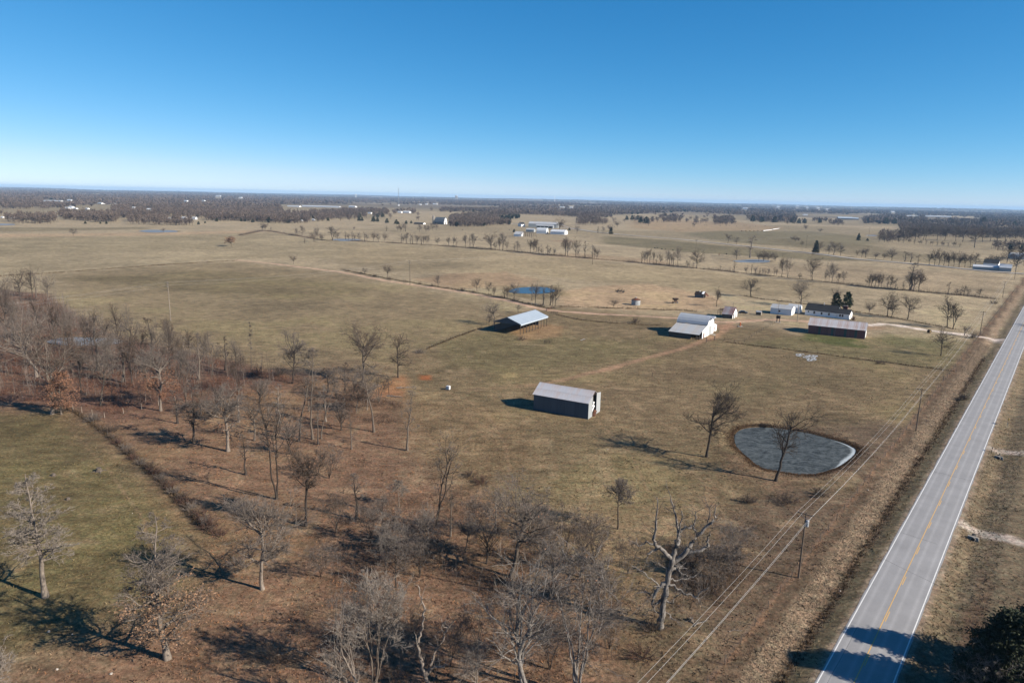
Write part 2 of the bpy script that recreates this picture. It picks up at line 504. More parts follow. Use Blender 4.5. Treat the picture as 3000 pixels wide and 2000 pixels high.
TAN = (.405, .352, .230); OLIVE = (.250, .208, .122); GREEN = (.165, .142, .070); BROWN = (.205, .155, .098)
STRAW = (.47, .365, .23); LITTER = (.232, .154, .100); REDDISH = (.165, .104, .074); DIRT = (.40, .26, .165); DARKB = (.150, .116, .080)
ZONES = [   # photo outline, albedo, feather in metres, strength
 ([(-900, 700), (0, 692), (750, 680), (1000, 700), (1500, 735), (1500, 760), (700, 760), (150, 800), (-900, 900)], (.360, .315, .198), 25, .9),
 ([(-900, 702), (0, 700), (600, 690), (760, 700), (600, 730), (0, 745), (-900, 760)], (.325, .285, .175), 25, .8),
 ([(-600, 690), (200, 686), (750, 676), (770, 682), (400, 692), (-600, 705)], STRAW, 14, .7),
 ([(-600, 664), (200, 668), (440, 664), (440, 671), (100, 680), (-600, 684)], (.21, .185, .105), 15, .7),
 ([(150, 800), (690, 766), (1000, 802), (1450, 885), (1480, 920), (1420, 958), (1250, 1020), (1100, 1065), (740, 1080), (500, 1000), (150, 910)], OLIVE, 16, .85),
 ([(200, 815), (600, 790), (900, 815), (1100, 850), (900, 880), (500, 850)], GREEN, 14, .55),
 ([(1000, 715), (1500, 742), (1980, 785), (2400, 830), (2400, 880), (2000, 850), (1500, 800), (1200, 800), (1000, 770)], (.350, .300, .185), 12, .9),
 ([(1640, 852), (1760, 838), (1900, 832), (2070, 862), (2130, 884), (2090, 907), (1850, 908), (1640, 897)], STRAW, 5, .95),
 ([(1210, 818), (1330, 800), (1480, 797), (1570, 815), (1560, 832), (1450, 842), (1330, 846)], (.345, .25, .155), 8, .7),
 ([(1470, 838), (1640, 835), (1660, 860), (1600, 880), (1480, 868)], (.20, .165, .09), 4, .7),
 ([(1780, 692), (2000, 706), (2330, 740), (2600, 765), (2400, 762), (2000, 738), (1760, 712)], (.190, .172, .098), 14, .9),
 ([(1850, 640), (2180, 652), (2295, 668), (2170, 682), (2000, 680), (1850, 665)], (.38, .30, .18), 20, .9),
 ([(2000, 684), (2160, 674), (2360, 676), (2560, 700), (2560, 722), (2350, 725), (2100, 705)], (.19, .175, .10), 18, .8),
 ([(2180, 690), (2500, 715), (2700, 742), (2900, 760), (2900, 785), (2650, 765), (2400, 735)], (.205, .18, .105), 18, .7),
 ([(1500, 745), (1700, 742), (1960, 765), (1960, 778), (1760, 762), (1560, 748)], (.36, .28, .175), 8, .7),
 ([(2100, 780), (2480, 775), (2960, 812), (2910, 870), (2690, 850), (2300, 810)], (.365, .308, .200), 10, .9),
 ([(1480, 920), (1640, 900), (2060, 945), (2260, 960), (2800, 1080), (2700, 1240), (2200, 1490), (1500, 1450), (1230, 1330), (1100, 1120), (1250, 1020)], (.212, .172, .098), 10, .95),
 ([(1250, 1010), (1450, 975), (1900, 1000), (1900, 1040), (1600, 1080), (1300, 1080)], (.185, .165, .085), 8, .75),
 ([(1500, 1150), (2000, 1060), (2400, 1110), (2600, 1200), (2300, 1230), (1900, 1300)], (.225, .176, .105), 14, .6),
 ([(2170, 1008), (2300, 985), (2560, 990), (2840, 1002), (2800, 1082), (2500, 1052), (2240, 1014)], (.200, .178, .092), 4, .95),
 ([(2370, 974), (2540, 1000), (2540, 1020), (2440, 1012), (2350, 992)], (.105, .125, .042), 2, .9),
 ([(2590, 975), (2760, 1000), (2740, 1035), (2600, 1010)], (.165, .158, .08), 4, .8),
 ([(-200, 1212), (190, 1203), (300, 1272), (450, 1405), (590, 1560), (620, 1700), (540, 1800), (330, 1860), (150, 1930), (-200, 2010)], GREEN, 9, .93),
 ([(-200, 1110), (0, 1110), (500, 1060), (1000, 1100), (1190, 1170), (1260, 1400), (1480, 1500), (1650, 1640), (1800, 1780), (1960, 2020), (1900, 2300), (-300, 2300), (-100, 2010), (150, 1935), (330, 1865), (540, 1805), (630, 1700), (600, 1560), (460, 1400), (310, 1265), (200, 1195), (-200, 1205)], LITTER, 8, .9),
 ([(-100, 840), (140, 860), (320, 980), (700, 1062), (860, 1105), (800, 1160), (560, 1200), (330, 1235), (180, 1190), (-100, 1180)], REDDISH, 3, .92),
 ([(560, 1205), (760, 1130), (900, 1160), (860, 1230), (640, 1300)], (.29, .20, .115), 4, .7),
 ([(1160, 1150), (1500, 1200), (1600, 1350), (1350, 1420), (1230, 1330)], (.25, .185, .105), 6, .6),
 ([(1090, 1130), (1180, 1100), (1200, 1120), (1180, 1160), (1100, 1165)], (.40, .21, .105), 2, .7),
 ([(1228, 1098), (1262, 1100), (1262, 1113), (1230, 1112)], (.48, .19, .075), 1, .95),
 ([(1215, 1150), (1290, 1150), (1280, 1175), (1220, 1175)], (.40, .32, .18), 2, .7),
 ([(1475, 1093), (1520, 1093), (1520, 1106), (1480, 1106)], (.42, .34, .18), 1.5, .7),
 ([(1490, 965), (1560, 945), (1660, 958), (1640, 985), (1530, 1000)], (.33, .225, .125), 2, .75),
 ([(2420, 1235), (2680, 1240), (2700, 1255), (2400, 1650), (2080, 2020), (1880, 2020), (1850, 1800), (2150, 1520)], DARKB, 6, .85),
 ([(2100, 1330), (2500, 1320), (2480, 1400), (2300, 1440), (2120, 1400)], (.185, .13, .085), 3, .6),
 ([(2000, 1130), (2300, 1090), (2450, 1110), (2200, 1180)], (.19, .17, .09), 10, .5),
]

def albedo(x, y):
    r = np.hypot(x, y)
    u, v = project(x, y, np.zeros_like(x))
    far = sstep(220, 420, r)
    a = np.array(BROWN)[None] * (1 - far)[:, None] + np.array(TAN)[None] * far[:, None]
    big = fbm(x / 420, y / 420, 31, 3)                       # far field mosaic
    fields = sstep(.46, .54, fbm(x / 700 + 3, y / 700, 77, 2)) * sstep(900, 1300, r)
    a = a * (1 - .45 * fields[:, None]) + np.array((.205, .18, .105))[None] * (.45 * fields)[:, None]
    wob = (fbm(x / 7, y / 7, 41, 3) - .5)
    for P, c, fe, st in ZONES:
        W = pw(P); sd = poly_sd(x, y, W) + wob * fe * 1.6
        m = (1 - sstep(-fe, fe, sd)) * st
        a = a * (1 - m[:, None]) + np.array(c)[None] * m[:, None]
    # broad natural patchiness of the sward
    n1 = fbm(x / 22, y / 22, 51, 4) - .5; n2 = fbm(x / 5, y / 5, 61, 3) - .5; n3 = fbm(x / 70, y / 70, 71, 3) - .5
    k = 1 - sstep(500, 1600, r) * .6
    a = a * (1 + (n1 * .55 + n2 * .30 + n3 * .45) * k)[:, None]
    grn = sstep(.05, .3, n1 + n3) * .35 * (1 - sstep(350, 600, r))
    a = a * (1 - grn[:, None]) + a * np.array((.86, .97, .76))[None] * grn[:, None]
    dry = sstep(.12, .34, n2 + n3 * .4) * .4 * (1 - sstep(300, 700, r))
    a = a * (1 - dry[:, None]) + np.array((.36, .285, .175))[None] * dry[:, None]
    def lay(mask, c):
        nonlocal a
        a = a * (1 - mask[:, None]) + np.array(c)[None] * mask[:, None]
    for nm, (P, w) in LINES_W.items():
        d = line_d(x, y, P) + wob * w * 1.2
        lay((1 - sstep(w * .4, w * 1.4, d)) * (.75 if nm not in ('lane_fence', 'hedge') else .5), (.085, .066, .042) if nm != 'field_left' else (.24, .17, .10))
    # road verges, left side then right
    q = road_q(x, y); d = np.abs(q); near = 1 - sstep(900, 1500, r); wq = wob * 1.2
    L = (q < 0) * near; Rr = (q > 0) * near
    band = lambda a0, a1, b0, b1: sstep(a0, a1, d + wq) * (1 - sstep(b0, b1, d + wq))
    lay(band(9.6, 10.0, 14.0, 15.2) * L, (.155, .118, .078))
    lay(band(7.8, 8.4, 10.9, 11.6) * L, (.315, .25, .17))
    lay(band(3.7, 4.2, 6.2, 6.9) * L, (.215, .180, .105))
    lay(band(6.3, 6.8, 7.6, 8.1) * L * .5, (.14, .11, .075))
    lay(band(13.2, 13.6, 13.9, 14.4) * L * .6, (.30, .195, .12))
    lay(sstep(3.8, 4.2, d) * (1 - sstep(13, 18, d + wq * 2)) * Rr * .9, (.195, .165, .108))
    lay(sstep(13, 17, d + wq * 2) * (1 - sstep(60, 90, d)) * Rr * (1 - sstep(100, 180, r)) * .9, (.138, .108, .082))
    lay(band(8.2, 8.8, 10.2, 11) * Rr * (1 - sstep(95, 140, r)) * .6, (.20, .118, .075))
    lay((1 - sstep(4.0, 4.9, d + wq * .6)) * near * .75, (.33, .28, .215))
    # tracks
    for nm, (P, w) in TRACKS_W.items():
        dd = line_d(x, y, P)
        t = wob * w * 1.1
        if nm == 'lane':
            m = (1 - sstep(1.1, 2.3, dd + t * .3)) * .95 * (.75 + .5 * fbm(x / 4, y / 4, 301, 2))
            lay((1 - sstep(w, w * 1.8, dd + t)) * .55, (.33, .235, .145)); lay(np.clip(m, 0, 1), (.64, .47, .34))
        elif nm == 'red':
            fade = 1 - .75 * sstep(0, 1, (1800 - u) / 380)
            lay((1 - sstep(w * .5, w * 1.5, dd + t)) * fade * .85, (.38, .255, .165))
        elif nm.startswith('drive'):
            lay((1 - sstep(w * .7, w * 1.25, dd + t * .35)) * .95, (.86, .80, .70) if nm == 'drive' else (.47, .43, .37))
        elif nm.startswith('loop') or nm.startswith('trail'):
            lay((1 - sstep(w * .4, w * 1.3, dd + t)) * .5, (.31, .225, .14))
        else:
            lay((1 - sstep(w + 3, w + 9, dd)) * .5, (.12, .10, .062))
            lay((1 - sstep(w * .8, w * 1.3, dd)) * .95, (.56, .52, .46))
    # farmyard: worn ground
    for (uu, vv, rad, c) in ((2125, 955, 9, DIRT), (2560, 960, 9, (.42, .30, .19)), (2080, 985, 6, (.36, .25, .15)), (2935, 1000, 7, (.52, .47, .40)), (2180, 935, 7, (.34, .25, .16)), (1655, 706, 25, (.34, .24, .15))):
        cx, cy = flat(uu, vv)
        lay((1 - sstep(rad * .35, rad, np.hypot(x - cx, y - cy) + wob * rad * .9)) * .75, c)
    for nm, P in PONDS_W.items():
        c = P.mean(0); rad = np.abs(P - c).max() * 1.3 + 20
        m = (np.abs(x - c[0]) < rad) & (np.abs(y - c[1]) < rad)
        if m.any():
            sd = poly_sd(x[m], y[m], P) + wob[m] * 1.5
            w = np.zeros_like(x); w[m] = (1 - sstep(.4, 2.4 if nm == 'near' else 5, sd)) * .55
            lay(w, (.14, .092, .058) if nm == 'near' else (.20, .155, .095))
    # far woods: forest floor under the canopy
    fl = sstep(2600, 3600, r) * .55
    lay(fl * sstep(.42, .5, fbm(x / 900, y / 900, 91, 3)), (.11, .092, .072))
    return np.clip(a * np.array((.640, .588, .612))[None], .008, .8)

fine = np.radians(np.arange(-54, 54.01, .24))
coarse = np.radians(np.concatenate([np.arange(60, 300.1, 6)]))
TH = np.concatenate([fine, coarse])
rr = [.5, 10, 25, 40, 50]; rad_ = 56.0
while rad_ < 1500: rr.append(rad_); rad_ *= 1.0085
while rad_ < 26000: rr.append(rad_); rad_ *= 1.022
RR = np.array(rr)
nt, nr = len(TH), len(RR)
gx = (RR[:, None] * np.sin(TH)[None]).ravel(); gy = (RR[:, None] * np.cos(TH)[None]).ravel()
gz = hgt(gx, gy)
ga = albedo(gx, gy)
ii = (np.arange(nr - 1)[:, None] * nt + np.arange(nt)[None]).ravel()
jj = (np.arange(nr - 1)[:, None] * nt + (np.arange(nt)[None] + 1) % nt).ravel()
gF = np.stack([ii, jj, jj + nt, ii + nt], 1)[:, ::-1]

t = NT('ground_mat')
at = t.n('ShaderNodeAttribute', attribute_name='soil')
co = t.coord('Object')
n_f = t.noise(co, 1.7, 6, .72); n_m = t.noise(t.mapv(co, (.55, 1.0, 1)), .42, 5, .65); n_c = t.noise(co, .09, 4, .6)
n_g = t.noise(co, 5.5, 4, .7)
mul = t.mix(1.0, t.ramp(n_f, [(.24, .30), (.5, .96), (.76, 1.85)]), t.ramp(n_m, [(.28, .55), (.72, 1.45)]), 'MULTIPLY')
mul = t.mix(1.0, mul, t.ramp(n_c, [(.3, .86), (.7, 1.14)]), 'MULTIPLY')
mul = t.mix(1.0, mul, t.ramp(n_g, [(.25, .72), (.75, 1.28)]), 'MULTIPLY')
colr = t.mix(1.0, at.outputs['Color'], mul, 'MULTIPLY')
tint = t.mix(t.ramp(t.noise(co, .75, 4, .7), [(.4, 0.0), (.62, 1.0)]), (1.07, .99, .92), (.93, 1.02, .95))
colr = t.mix(1.0, colr, tint, 'MULTIPLY')
t.base(colr, .95, 0, .08)
hb = t.math('ADD', t.math('MULTIPLY', n_f, .5), t.math('MULTIPLY', n_g, .35))
t.bump(hb, .55, .35)
rgba = np.concatenate([ga, np.ones((len(ga), 1))], 1)
ground = struct('ground', np_mesh('ground', np.stack([gx, gy, gz], 1), gF, [t.m], True, {'soil': ('FLOAT_COLOR', rgba)}))

# ------------------------------------------------------------------ the road
S0, S1 = -60.0, 2600.0
ss = np.concatenate([np.arange(S0, 420, 2.0), np.arange(420, S1, 12.0)])
def ribbon(name, q0, q1, mat, z, segs=None, nq=2, jag=0.0, uvq=False):
    s_ = ss if segs is None else segs
    qs = np.linspace(q0, q1, nq); V = []; A = []
    rg = np.random.default_rng(int(abs(q0 * 100)) + 5)
    for s in s_:
        for k, q in enumerate(qs):
            jq = q + (rg.normal(0, jag) if k in (0, nq - 1) else 0)
            x, y = road_pt(s, jq)
            crown = .045 * (1 - (abs(q) / 4) ** 2)
            V.append((x, y, z + crown)); A.append(jq)
    n = len(s_)
    i = (np.arange(n - 1)[:, None] * nq + np.arange(nq - 1)[None]).ravel()
    Fq = np.stack([i, i + 1, i + 1 + nq, i + nq], 1)
    return np_mesh(name, V, Fq, [mat], True, {'across': ('FLOAT', np.array(A))})
t = NT('asphalt')
ac = t.n('ShaderNodeAttribute', attribute_name='across').outputs['Fac']
co = t.coord()
ax = t.math('ABSOLUTE', ac)
wheel = t.math('ADD', t.ramp(t.math('ABSOLUTE', t.math('SUBTRACT', ax, 1.0)), [(0, 1.0), (.38, 0.0)]), t.ramp(t.math('ABSOLUTE', t.math('SUBTRACT', ax, 2.7)), [(0, 1.0), (.38, 0.0)]))
gr = t.noise(co, 9, 5, .7); pt = t.noise(co, .22, 4, .6)
c = t.mix(t.math('MULTIPLY', wheel, .55), (.225, .223, .224), (.305, .302, .300))
c = t.mix(1.0, c, t.ramp(gr, [(.3, .86), (.7, 1.12)]), 'MULTIPLY')
c = t.mix(1.0, c, t.ramp(pt, [(.3, .9), (.7, 1.08)]), 'MULTIPLY')
t.base(c, .85, 0, .3)
asphalt = t.m
def paint(name, c):
    t = NT(name); n = t.noise(t.coord(), 5, 5, .75)
    t.base(t.mix(t.ramp(n, [(.32, 0.0), (.46, 1.0)]), (.22, .22, .21), c), .7, 0, .3); return t.m
p_white = paint('paint_white', (.60, .60, .58)); p_yellow = paint('paint_yellow', (.56, .33, .09))
road = struct('road', ribbon('road', -3.85, 3.85, asphalt, .345, None, 15, .05))
edge_l = obj('edge_line', ribbon('edge_line', -3.64, -3.50, p_white, .352), road)
edge_r = obj('edge_line', ribbon('edge_line', 3.50, 3.64, p_white, .352), road)
centre = obj('centre_line', ribbon('centre_line', -.17, -.06, p_yellow, .352), road)
dash_me = None
s = 2.0
while s < 520:
    sg = np.array([s, s + 1.5, s + 3.05])
    d = obj('centre_dash', ribbon('centre_dash', .06, .17, p_yellow, .352, sg), road)
    s += 12.2
crk = simple('crack_seal', (.06, .06, .062), .2, 3)
rg = np.random.default_rng(8)
for s, q0, q1 in ((74.5, -3.6, .3), (60, -3.5, 3.5), (131, -3.7, 2.2), (168, -3.5, 3.5)):
    mb = MB(); pts = []
    for k in range(9):
        f = k / 8; x, y = road_pt(s + rg.normal(0, .12) - f * .6, q0 + (q1 - q0) * f); pts.append((x, y, .351 + .045 * (1 - ((q0 + (q1 - q0) * f) / 4) ** 2) + .006))
    for a, b in zip(pts[:-1], pts[1:]): mb.bar(a, b, .035, .006)
    mb.build('crack', crk, road)
mb = MB(); pts = []
for k in range(14):
    x, y = road_pt(71 + k * 1.9, -2.55 + rg.normal(0, .04)); pts.append((x, y, .372))
for a, b in zip(pts[:-1], pts[1:]): mb.bar(a, b, .035, .006)
mb.build('crack', crk, road)

# the far gravel road
P = TRACKS_W['side_road'][0]; seg = np.hypot(*np.diff(P, axis=0).T); cum = np.concatenate([[0], np.cumsum(seg)]); sp_ = np.linspace(0, cum[-1], int(cum[-1] / 9))
cx, cy = np.interp(sp_, cum, P[:, 0]), np.interp(sp_, cum, P[:, 1]); dx, dy = np.gradient(cx), np.gradient(cy); ln = np.hypot(dx, dy); nx, ny = -dy / ln, dx / ln; zz = hgt(cx, cy) + .40
V = np.stack([np.stack([cx - nx * 2.7, cy - ny * 2.7, zz], 1), np.stack([cx + nx * 2.7, cy + ny * 2.7, zz], 1)], 1).reshape(-1, 3); i = np.arange(len(cx) - 1) * 2
struct('gravel_road', np_mesh('gravel_road', V, np.stack([i, i + 2, i + 3, i + 1], 1), [simple('gravel', (.40, .385, .36), .15, .3)], True), 'thin pale gravel road crossing the far right fields')
# ------------------------------------------------------------------ water and ice
def sheet(name, P, z, mat):
    mb = MB(); c = P.mean(0); n = len(P)
    Q = np.concatenate([P, ]); 
    v = [(p[0], p[1], z) for p in Q] + [(c[0], c[1], z)]
    return mb.add(v, [(i, (i + 1) % n, n) for i in range(n)]).mesh(name, mat)
def smooth_poly(P, k=4):
    n = len(P); out = []
    for i in range(n):
        p0, p1, p2, p3 = P[i - 1], P[i], P[(i + 1) % n], P[(i + 2) % n]
        for j in range(k):
            t_ = j / k
            out.append(.5 * ((2 * p1) + (-p0 + p2) * t_ + (2 * p0 - 5 * p1 + 4 * p2 - p3) * t_ ** 2 + (-p0 + 3 * p1 - 3 * p2 + p3) * t_ ** 3))
    return np.array(out)
t = NT('pond_ice')
co = t.coord()
wv = t.n('ShaderNodeTexNoise'); wv.inputs['Scale'].default_value = .16; wv.inputs['Detail'].default_value = 6; wv.inputs['Distortion'].default_value = 3.5
t.l(t.mapv(co, (1, 1.9, 1)), wv.inputs['Vector'])
fine_n = t.noise(t.mapv(co, (1.2, 2.6, 1)), 1.1, 6, .75)
rim = t.n('ShaderNodeAttribute', attribute_name='rim').outputs['Fac']
c = t.mix(t.ramp(wv.outputs['Fac'], [(.38, 0.0), (.62, 1.0)]), (.018, .022, .023), (.066, .076, .078))
c = t.mix(t.ramp(fine_n, [(.50, 0.0), (.72, .8)]), c, (.165, .182, .185))
c = t.mix(t.ramp(t.math('ADD', rim, t.math('MULTIPLY', fine_n, .6)), [(.72, 0.0), (1.18, 1.0)]), c, (.33, .37, .385))
t.base(c, t.ramp(fine_n, [(.3, .55), (.7, .85)]), 0, .12)
t.bump(fine_n, .25, .05)
ice = t.m
def pond_sheet(name, nm, mat, z):
    P = smooth_poly(PONDS_W[nm], 4)
    c = P.mean(0); rings = np.linspace(0.04, 1.0, 22); n = len(P)
    V = []; A = []
    ecx, ecy = flat(2470, 1330)
    for f in rings:
        Q = c + (P - c) * f
        for x, y in Q:
            V.append((x, y, z))
            d = float(np.min(np.hypot(P[:, 0] - x, P[:, 1] - y)))
            w = max(0, 1 - math.hypot((x - ecx) / 13.0, (y - ecy) / 11.0))
            A.append(.45 * max(0, 1 - d / .7) + max(0, 1 - d / 2.6) * min(1, w * 1.8) * .80)
    i = (np.arange(21)[:, None] * n + np.arange(n)[None]).ravel(); j = (np.arange(21)[:, None] * n + (np.arange(n)[None] + 1) % n).ravel()
    Fq = np.stack([i, i + n, j + n, j], 1)
    return np_mesh(name, V, [Fq, np.arange(n)[None]], [mat], True, {'rim': ('FLOAT', np.array(A))})
struct('frozen_pond', pond_sheet('frozen_pond', 'near', ice, -.05), 'frozen grey pond with a white rim of ice beside the road fence')
t = NT('pond_water')
n = t.noise(t.mapv(t.coord(), (.6, 1.4, 1)), .7, 4, .6)
t.base((.03, .042, .052), .25, 0, .35); t.bump(n, .15, .08)
water = t.m
t = NT('pond_slush')
n = t.noise(t.coord(), .12, 4, .6)
t.base(t.mix(n, (.10, .12, .14), (.20, .22, .24)), .65, 0, .2)
slush = t.m
POND_LABEL = {'blue': 'small blue farm pond behind the open pole shed', 'woods': 'pale pond glinting behind the bare woods at left', 'left_field': 'narrow pale pond in the far left field',
  'hedgerow': 'pond lying behind the left end of the long hedgerow', 'farm': 'pale pond below the white sycamore at the far farmstead', 'far_right': 'sliver of pond before the right woodlot', 'far_left': 'pond at the far left edge beyond the fields'}
for nm, lb in POND_LABEL.items():
    struct('pond', pond_sheet('pond', nm, water if nm == 'blue' else slush, -.12 + (h1(*PONDS_W[nm].mean(0)) + 1.0 if np.hypot(*PONDS_W[nm].mean(0)) > 650 else 0)), lb)
t = NT('ice_white'); n = t.noise(t.coord(), 1.1, 5, .7)
t.base(t.mix(n, (.30, .33, .35), (.52, .55, .57)), .5, 0, .3); t.l(t.ramp(n, [(.47, 0.0), (.56, 1.0)]), t.b.inputs['Alpha']); ICE_W = t.m
for k, (uu, vv, ru, rv) in enumerate(((2343, 1040, 11, 5), (2375, 1048, 22, 8))):
    P = np.array([flat(*p) for p in ell(uu - ru, uu + ru, vv - rv, vv + rv, 18, .35, 20 + k)])
    z = float(hgt(P[:, 0], P[:, 1]).max()) + .03
    struct('ice_patch', sheet('ice_patch', P, z, ICE_W), ('smaller' if k == 0 else 'larger') + ' of the two white ice puddles in the pasture')

# ================================================================== BUILDINGS
_panel_cache = {}
def panel_mesh(w, l, mat, ribs=True):
    key = (round(w, 3), round(l, 3), mat.name)
    if key not in _panel_cache:
        mb = MB().box(.004, w - .004, 0, l, 0, .03)
        if ribs:
            for k in (.02, .5):
                mb.box(w * k + .005, w * k + .065, .01, l - .01, .03, .065)
        _panel_cache[key] = mb.mesh('roof_panel', mat)
    return _panel_cache[key]

def slope(roof, x0, L, n, ya, za, yb, zb, mat, name='roof_panel', ribs=True, lab=None):
    """n roof sheets between (ya,za) and (yb,zb), side by side along x"""
    sl = math.hypot(yb - ya, zb - za); ang = math.atan2(zb - za, yb - ya); w = L / n
    for i in range(n):
        o = obj(name, panel_mesh(w, sl, mat, ribs), roof)
        if yb > ya:
            o.matrix_local = Matrix.Translation((x0 + i * w, ya, za)) @ Matrix.Rotation(ang, 4, 'X')
        else:
            o.matrix_local = Matrix.Translation((x0 + (i + 1) * w, ya, za)) @ Matrix.Rotation(math.pi, 4, 'Z') @ Matrix.Rotation(math.atan2(zb - za, ya - yb), 4, 'X')
        if lab: o['label'] = lab

def gable_building(name, label, cat, loc, rot, L, W, eave, ridge, mf, mg, mr, n, oh=.25, ohg=.2, mb_=None, group=None, front=True, ribs=True):
    z0 = -.5
    t = thing(name, label, cat, loc, rot, group)
    if front: MB().box(0, L, 0, .14, z0, eave).build('wall', mf, t)
    MB().box(0, L, W - .14, W, z0, eave).build('wall', mb_ or mf, t)
    for x in (0.0, L - .14):
        MB().prism([(.145, z0), (W - .145, z0), (W - .145, eave), (W / 2, ridge - .06), (.145, eave)], 'x', x + .003, x + .137).build('wall', mg, t)
    k = (ridge - eave) / (W / 2)
    roof = MB().box(-ohg, L + ohg, W / 2 - .12, W / 2 + .12, ridge + .035, ridge + .085).build('roof', mr, t)
    slope(roof, -ohg, L + 2 * ohg, n, -oh, eave - oh * k + .02, W / 2, ridge + .02, mr, ribs=ribs)
    slope(roof, -ohg, L + 2 * ohg, n, W + oh, eave - oh * k + .02, W / 2, ridge + .02, mr, ribs=ribs)
    return t

def window(t, x, z, w, h, face='front', y=0.0, mat=None):
    fr = M['white_paint']
    mb = MB()
    if face == 'front':
        f = mb.box(x - w / 2 - .07, x + w / 2 + .07, y - .05, y - .004, z - .07, z + h + .07).build('window', fr, t)
        MB().box(x - w / 2, x + w / 2, y - .058, y - .052, z, z + h * .49).build('pane', mat or M['glass_dark'], f)
        MB().box(x - w / 2, x + w / 2, y - .058, y - .052, z + h * .52, z + h).build('pane', mat or M['glass_dark'], f)
    else:
        f = mb.box(y + .004, y + .05, x - w / 2 - .07, x + w / 2 + .07, z - .07, z + h + .07).build('window', fr, t)
        MB().box(y + .052, y + .058, x - w / 2, x + w / 2, z, z + h).build('pane', mat or M['glass_dark'], f)
    return f

def gl(x, y): return Vector((x, y, h1(x, y)))

# --- the grey machine shed in the middle of the pasture
t = thing('metal_shed', 'long grey metal shed with rusty roof and open end, alone in the pasture', 'shed', gl(6.3, 180.3), R(-28.2))
L, W, E_, RG = 16.2, 8.2, 4.5, 6.75
SW = 12
for i in range(SW):
    w = L / SW
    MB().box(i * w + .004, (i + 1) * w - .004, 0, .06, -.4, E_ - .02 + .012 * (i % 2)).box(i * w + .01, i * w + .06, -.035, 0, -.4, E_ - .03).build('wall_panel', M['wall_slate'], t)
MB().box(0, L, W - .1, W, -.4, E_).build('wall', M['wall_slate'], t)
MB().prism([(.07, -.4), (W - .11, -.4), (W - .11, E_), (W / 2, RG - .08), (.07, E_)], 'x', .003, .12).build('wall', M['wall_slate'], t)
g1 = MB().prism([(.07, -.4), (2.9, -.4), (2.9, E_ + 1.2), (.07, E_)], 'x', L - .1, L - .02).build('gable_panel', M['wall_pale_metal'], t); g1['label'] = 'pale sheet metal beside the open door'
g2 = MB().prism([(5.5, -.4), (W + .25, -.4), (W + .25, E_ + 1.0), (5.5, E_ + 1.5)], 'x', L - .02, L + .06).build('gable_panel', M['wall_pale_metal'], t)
MB().prism([(2.95, E_ + 1.22), (5.45, E_ + 1.40), (W / 2, RG - .1)], 'x', L - .22, L - .16).build('gable_panel', M['rust_dark'], t)  # open gable top: its inner shade painted as a dark sheet
MB().slab((L - .1, 2.8, -.2), (L + .7, 2.9, -.2), (L + .5, 5.0, 1.1), (L - .2, 4.9, 1.5), .03).build('loose_sheet', M['rust_metal'], t)
MB().slab((L - .4, 2.9, 1.5), (L - .05, 3.0, 1.3), (L - .3, 5.3, 2.4), (L - .7, 5.2, 2.6), .03).build('loose_sheet', M['white_paint'], t)
MB().slab((L - .5, 2.9, 2.6), (L - .2, 3.0, 2.3), (L - .4, 5.3, 3.3), (L - .8, 5.2, 3.6), .03).build('loose_sheet', M['white_paint'], t)
MB().bar((L + .1, W + .1, 3.2), (L + 1.4, W + 1.0, 3.25), .08).build('loose_board', M['wood_old'], t)
for x in (.3, 5.5, 10.8, L - .4):
    MB().bar((x, W / 2, 0), (x, W / 2, RG - .25), .16).build('post', M['wood_old'], t)
k = (RG - E_) / (W / 2)
roof = MB().box(-.25, L + .1, W / 2 - .14, W / 2 + .14, RG + .05, RG + .10).build('roof', M['roof_shed'], t)
ym = W / 4
slope(roof, -.25, L + .35, 20, -.3, E_ - .3 * k + .05, ym, E_ + k * ym + .05, M['roof_shed'])
slope(roof, -.25, L + .35, 20, ym - .15, E_ + k * (ym - .15) + .085, W / 2, RG + .085, M['roof_shed'])
slope(roof, -.25, L + .35, 20, W + .3, E_ - .3 * k + .05, W / 2, RG + .05, M['roof_shed'])

# --- the open pole shed
t = thing('pole_shed', 'open sided pole shed with pale blue metal roof beside a bare tree', 'shed', gl(3.4, 284.6), R(60.3))
L, W, E_, RG = 24.8, 12.8, 4.7, 6.95
k = (RG - E_) / (W / 2)
roof = MB().box(-.3, L + .3, W / 2 - .15, W / 2 + .15, RG + .05, RG + .1)
for y in (0, W): roof.box(-.25, L + .25, y - .07, y + .07, E_ - .42, E_ - .14)
for x in np.linspace(0, L, 9): roof.bar((x, 0.1, E_ - .2), (x, W - .1, E_ - .2), .1, .2)
roof = roof.build('roof', M['wood_old'], t)
slope(roof, -.35, L + .7, 24, -.4, E_ - .4 * k, W / 2, RG, M['roof_blue_white'])
slope(roof, -.35, L + .7, 24, W + .4, E_ - .4 * k, W / 2, RG, M['roof_blue_white'])
f = MB().box(-.35, L + .35, -.45, -.41, E_ - .75, E_ - .16).build('fascia', M['roof_blue_white'], t)
for x, nm in ((-.3, 'near'), (L + .26, 'far')):
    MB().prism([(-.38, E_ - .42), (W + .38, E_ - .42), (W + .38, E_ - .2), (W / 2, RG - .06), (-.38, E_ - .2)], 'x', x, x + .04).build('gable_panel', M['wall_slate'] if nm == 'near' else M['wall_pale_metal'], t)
for i, x in enumerate(np.linspace(.1, L - .1, 10)):
    MB().box(x - .09, x + .09, -.08, .1, -.6, E_ - .15).build('post', M['wood_old'], t)
    if i % 3 == 0: MB().bar((x, 0, E_ - 1.5), (x + 1.2, 0, E_ - .3), .1).build('brace', M['wood_old'], t)
for x in np.linspace(.1, L - .1, 6):
    MB().box(x - .09, x + .09, W - .1, W + .08, -.6, E_ - .15).build('post', M['wood_old'], t)
MB().box(5.2, L, W - .18, W - .12, -.4, E_ - .4).build('back_wall', M['wall_slate'], t)
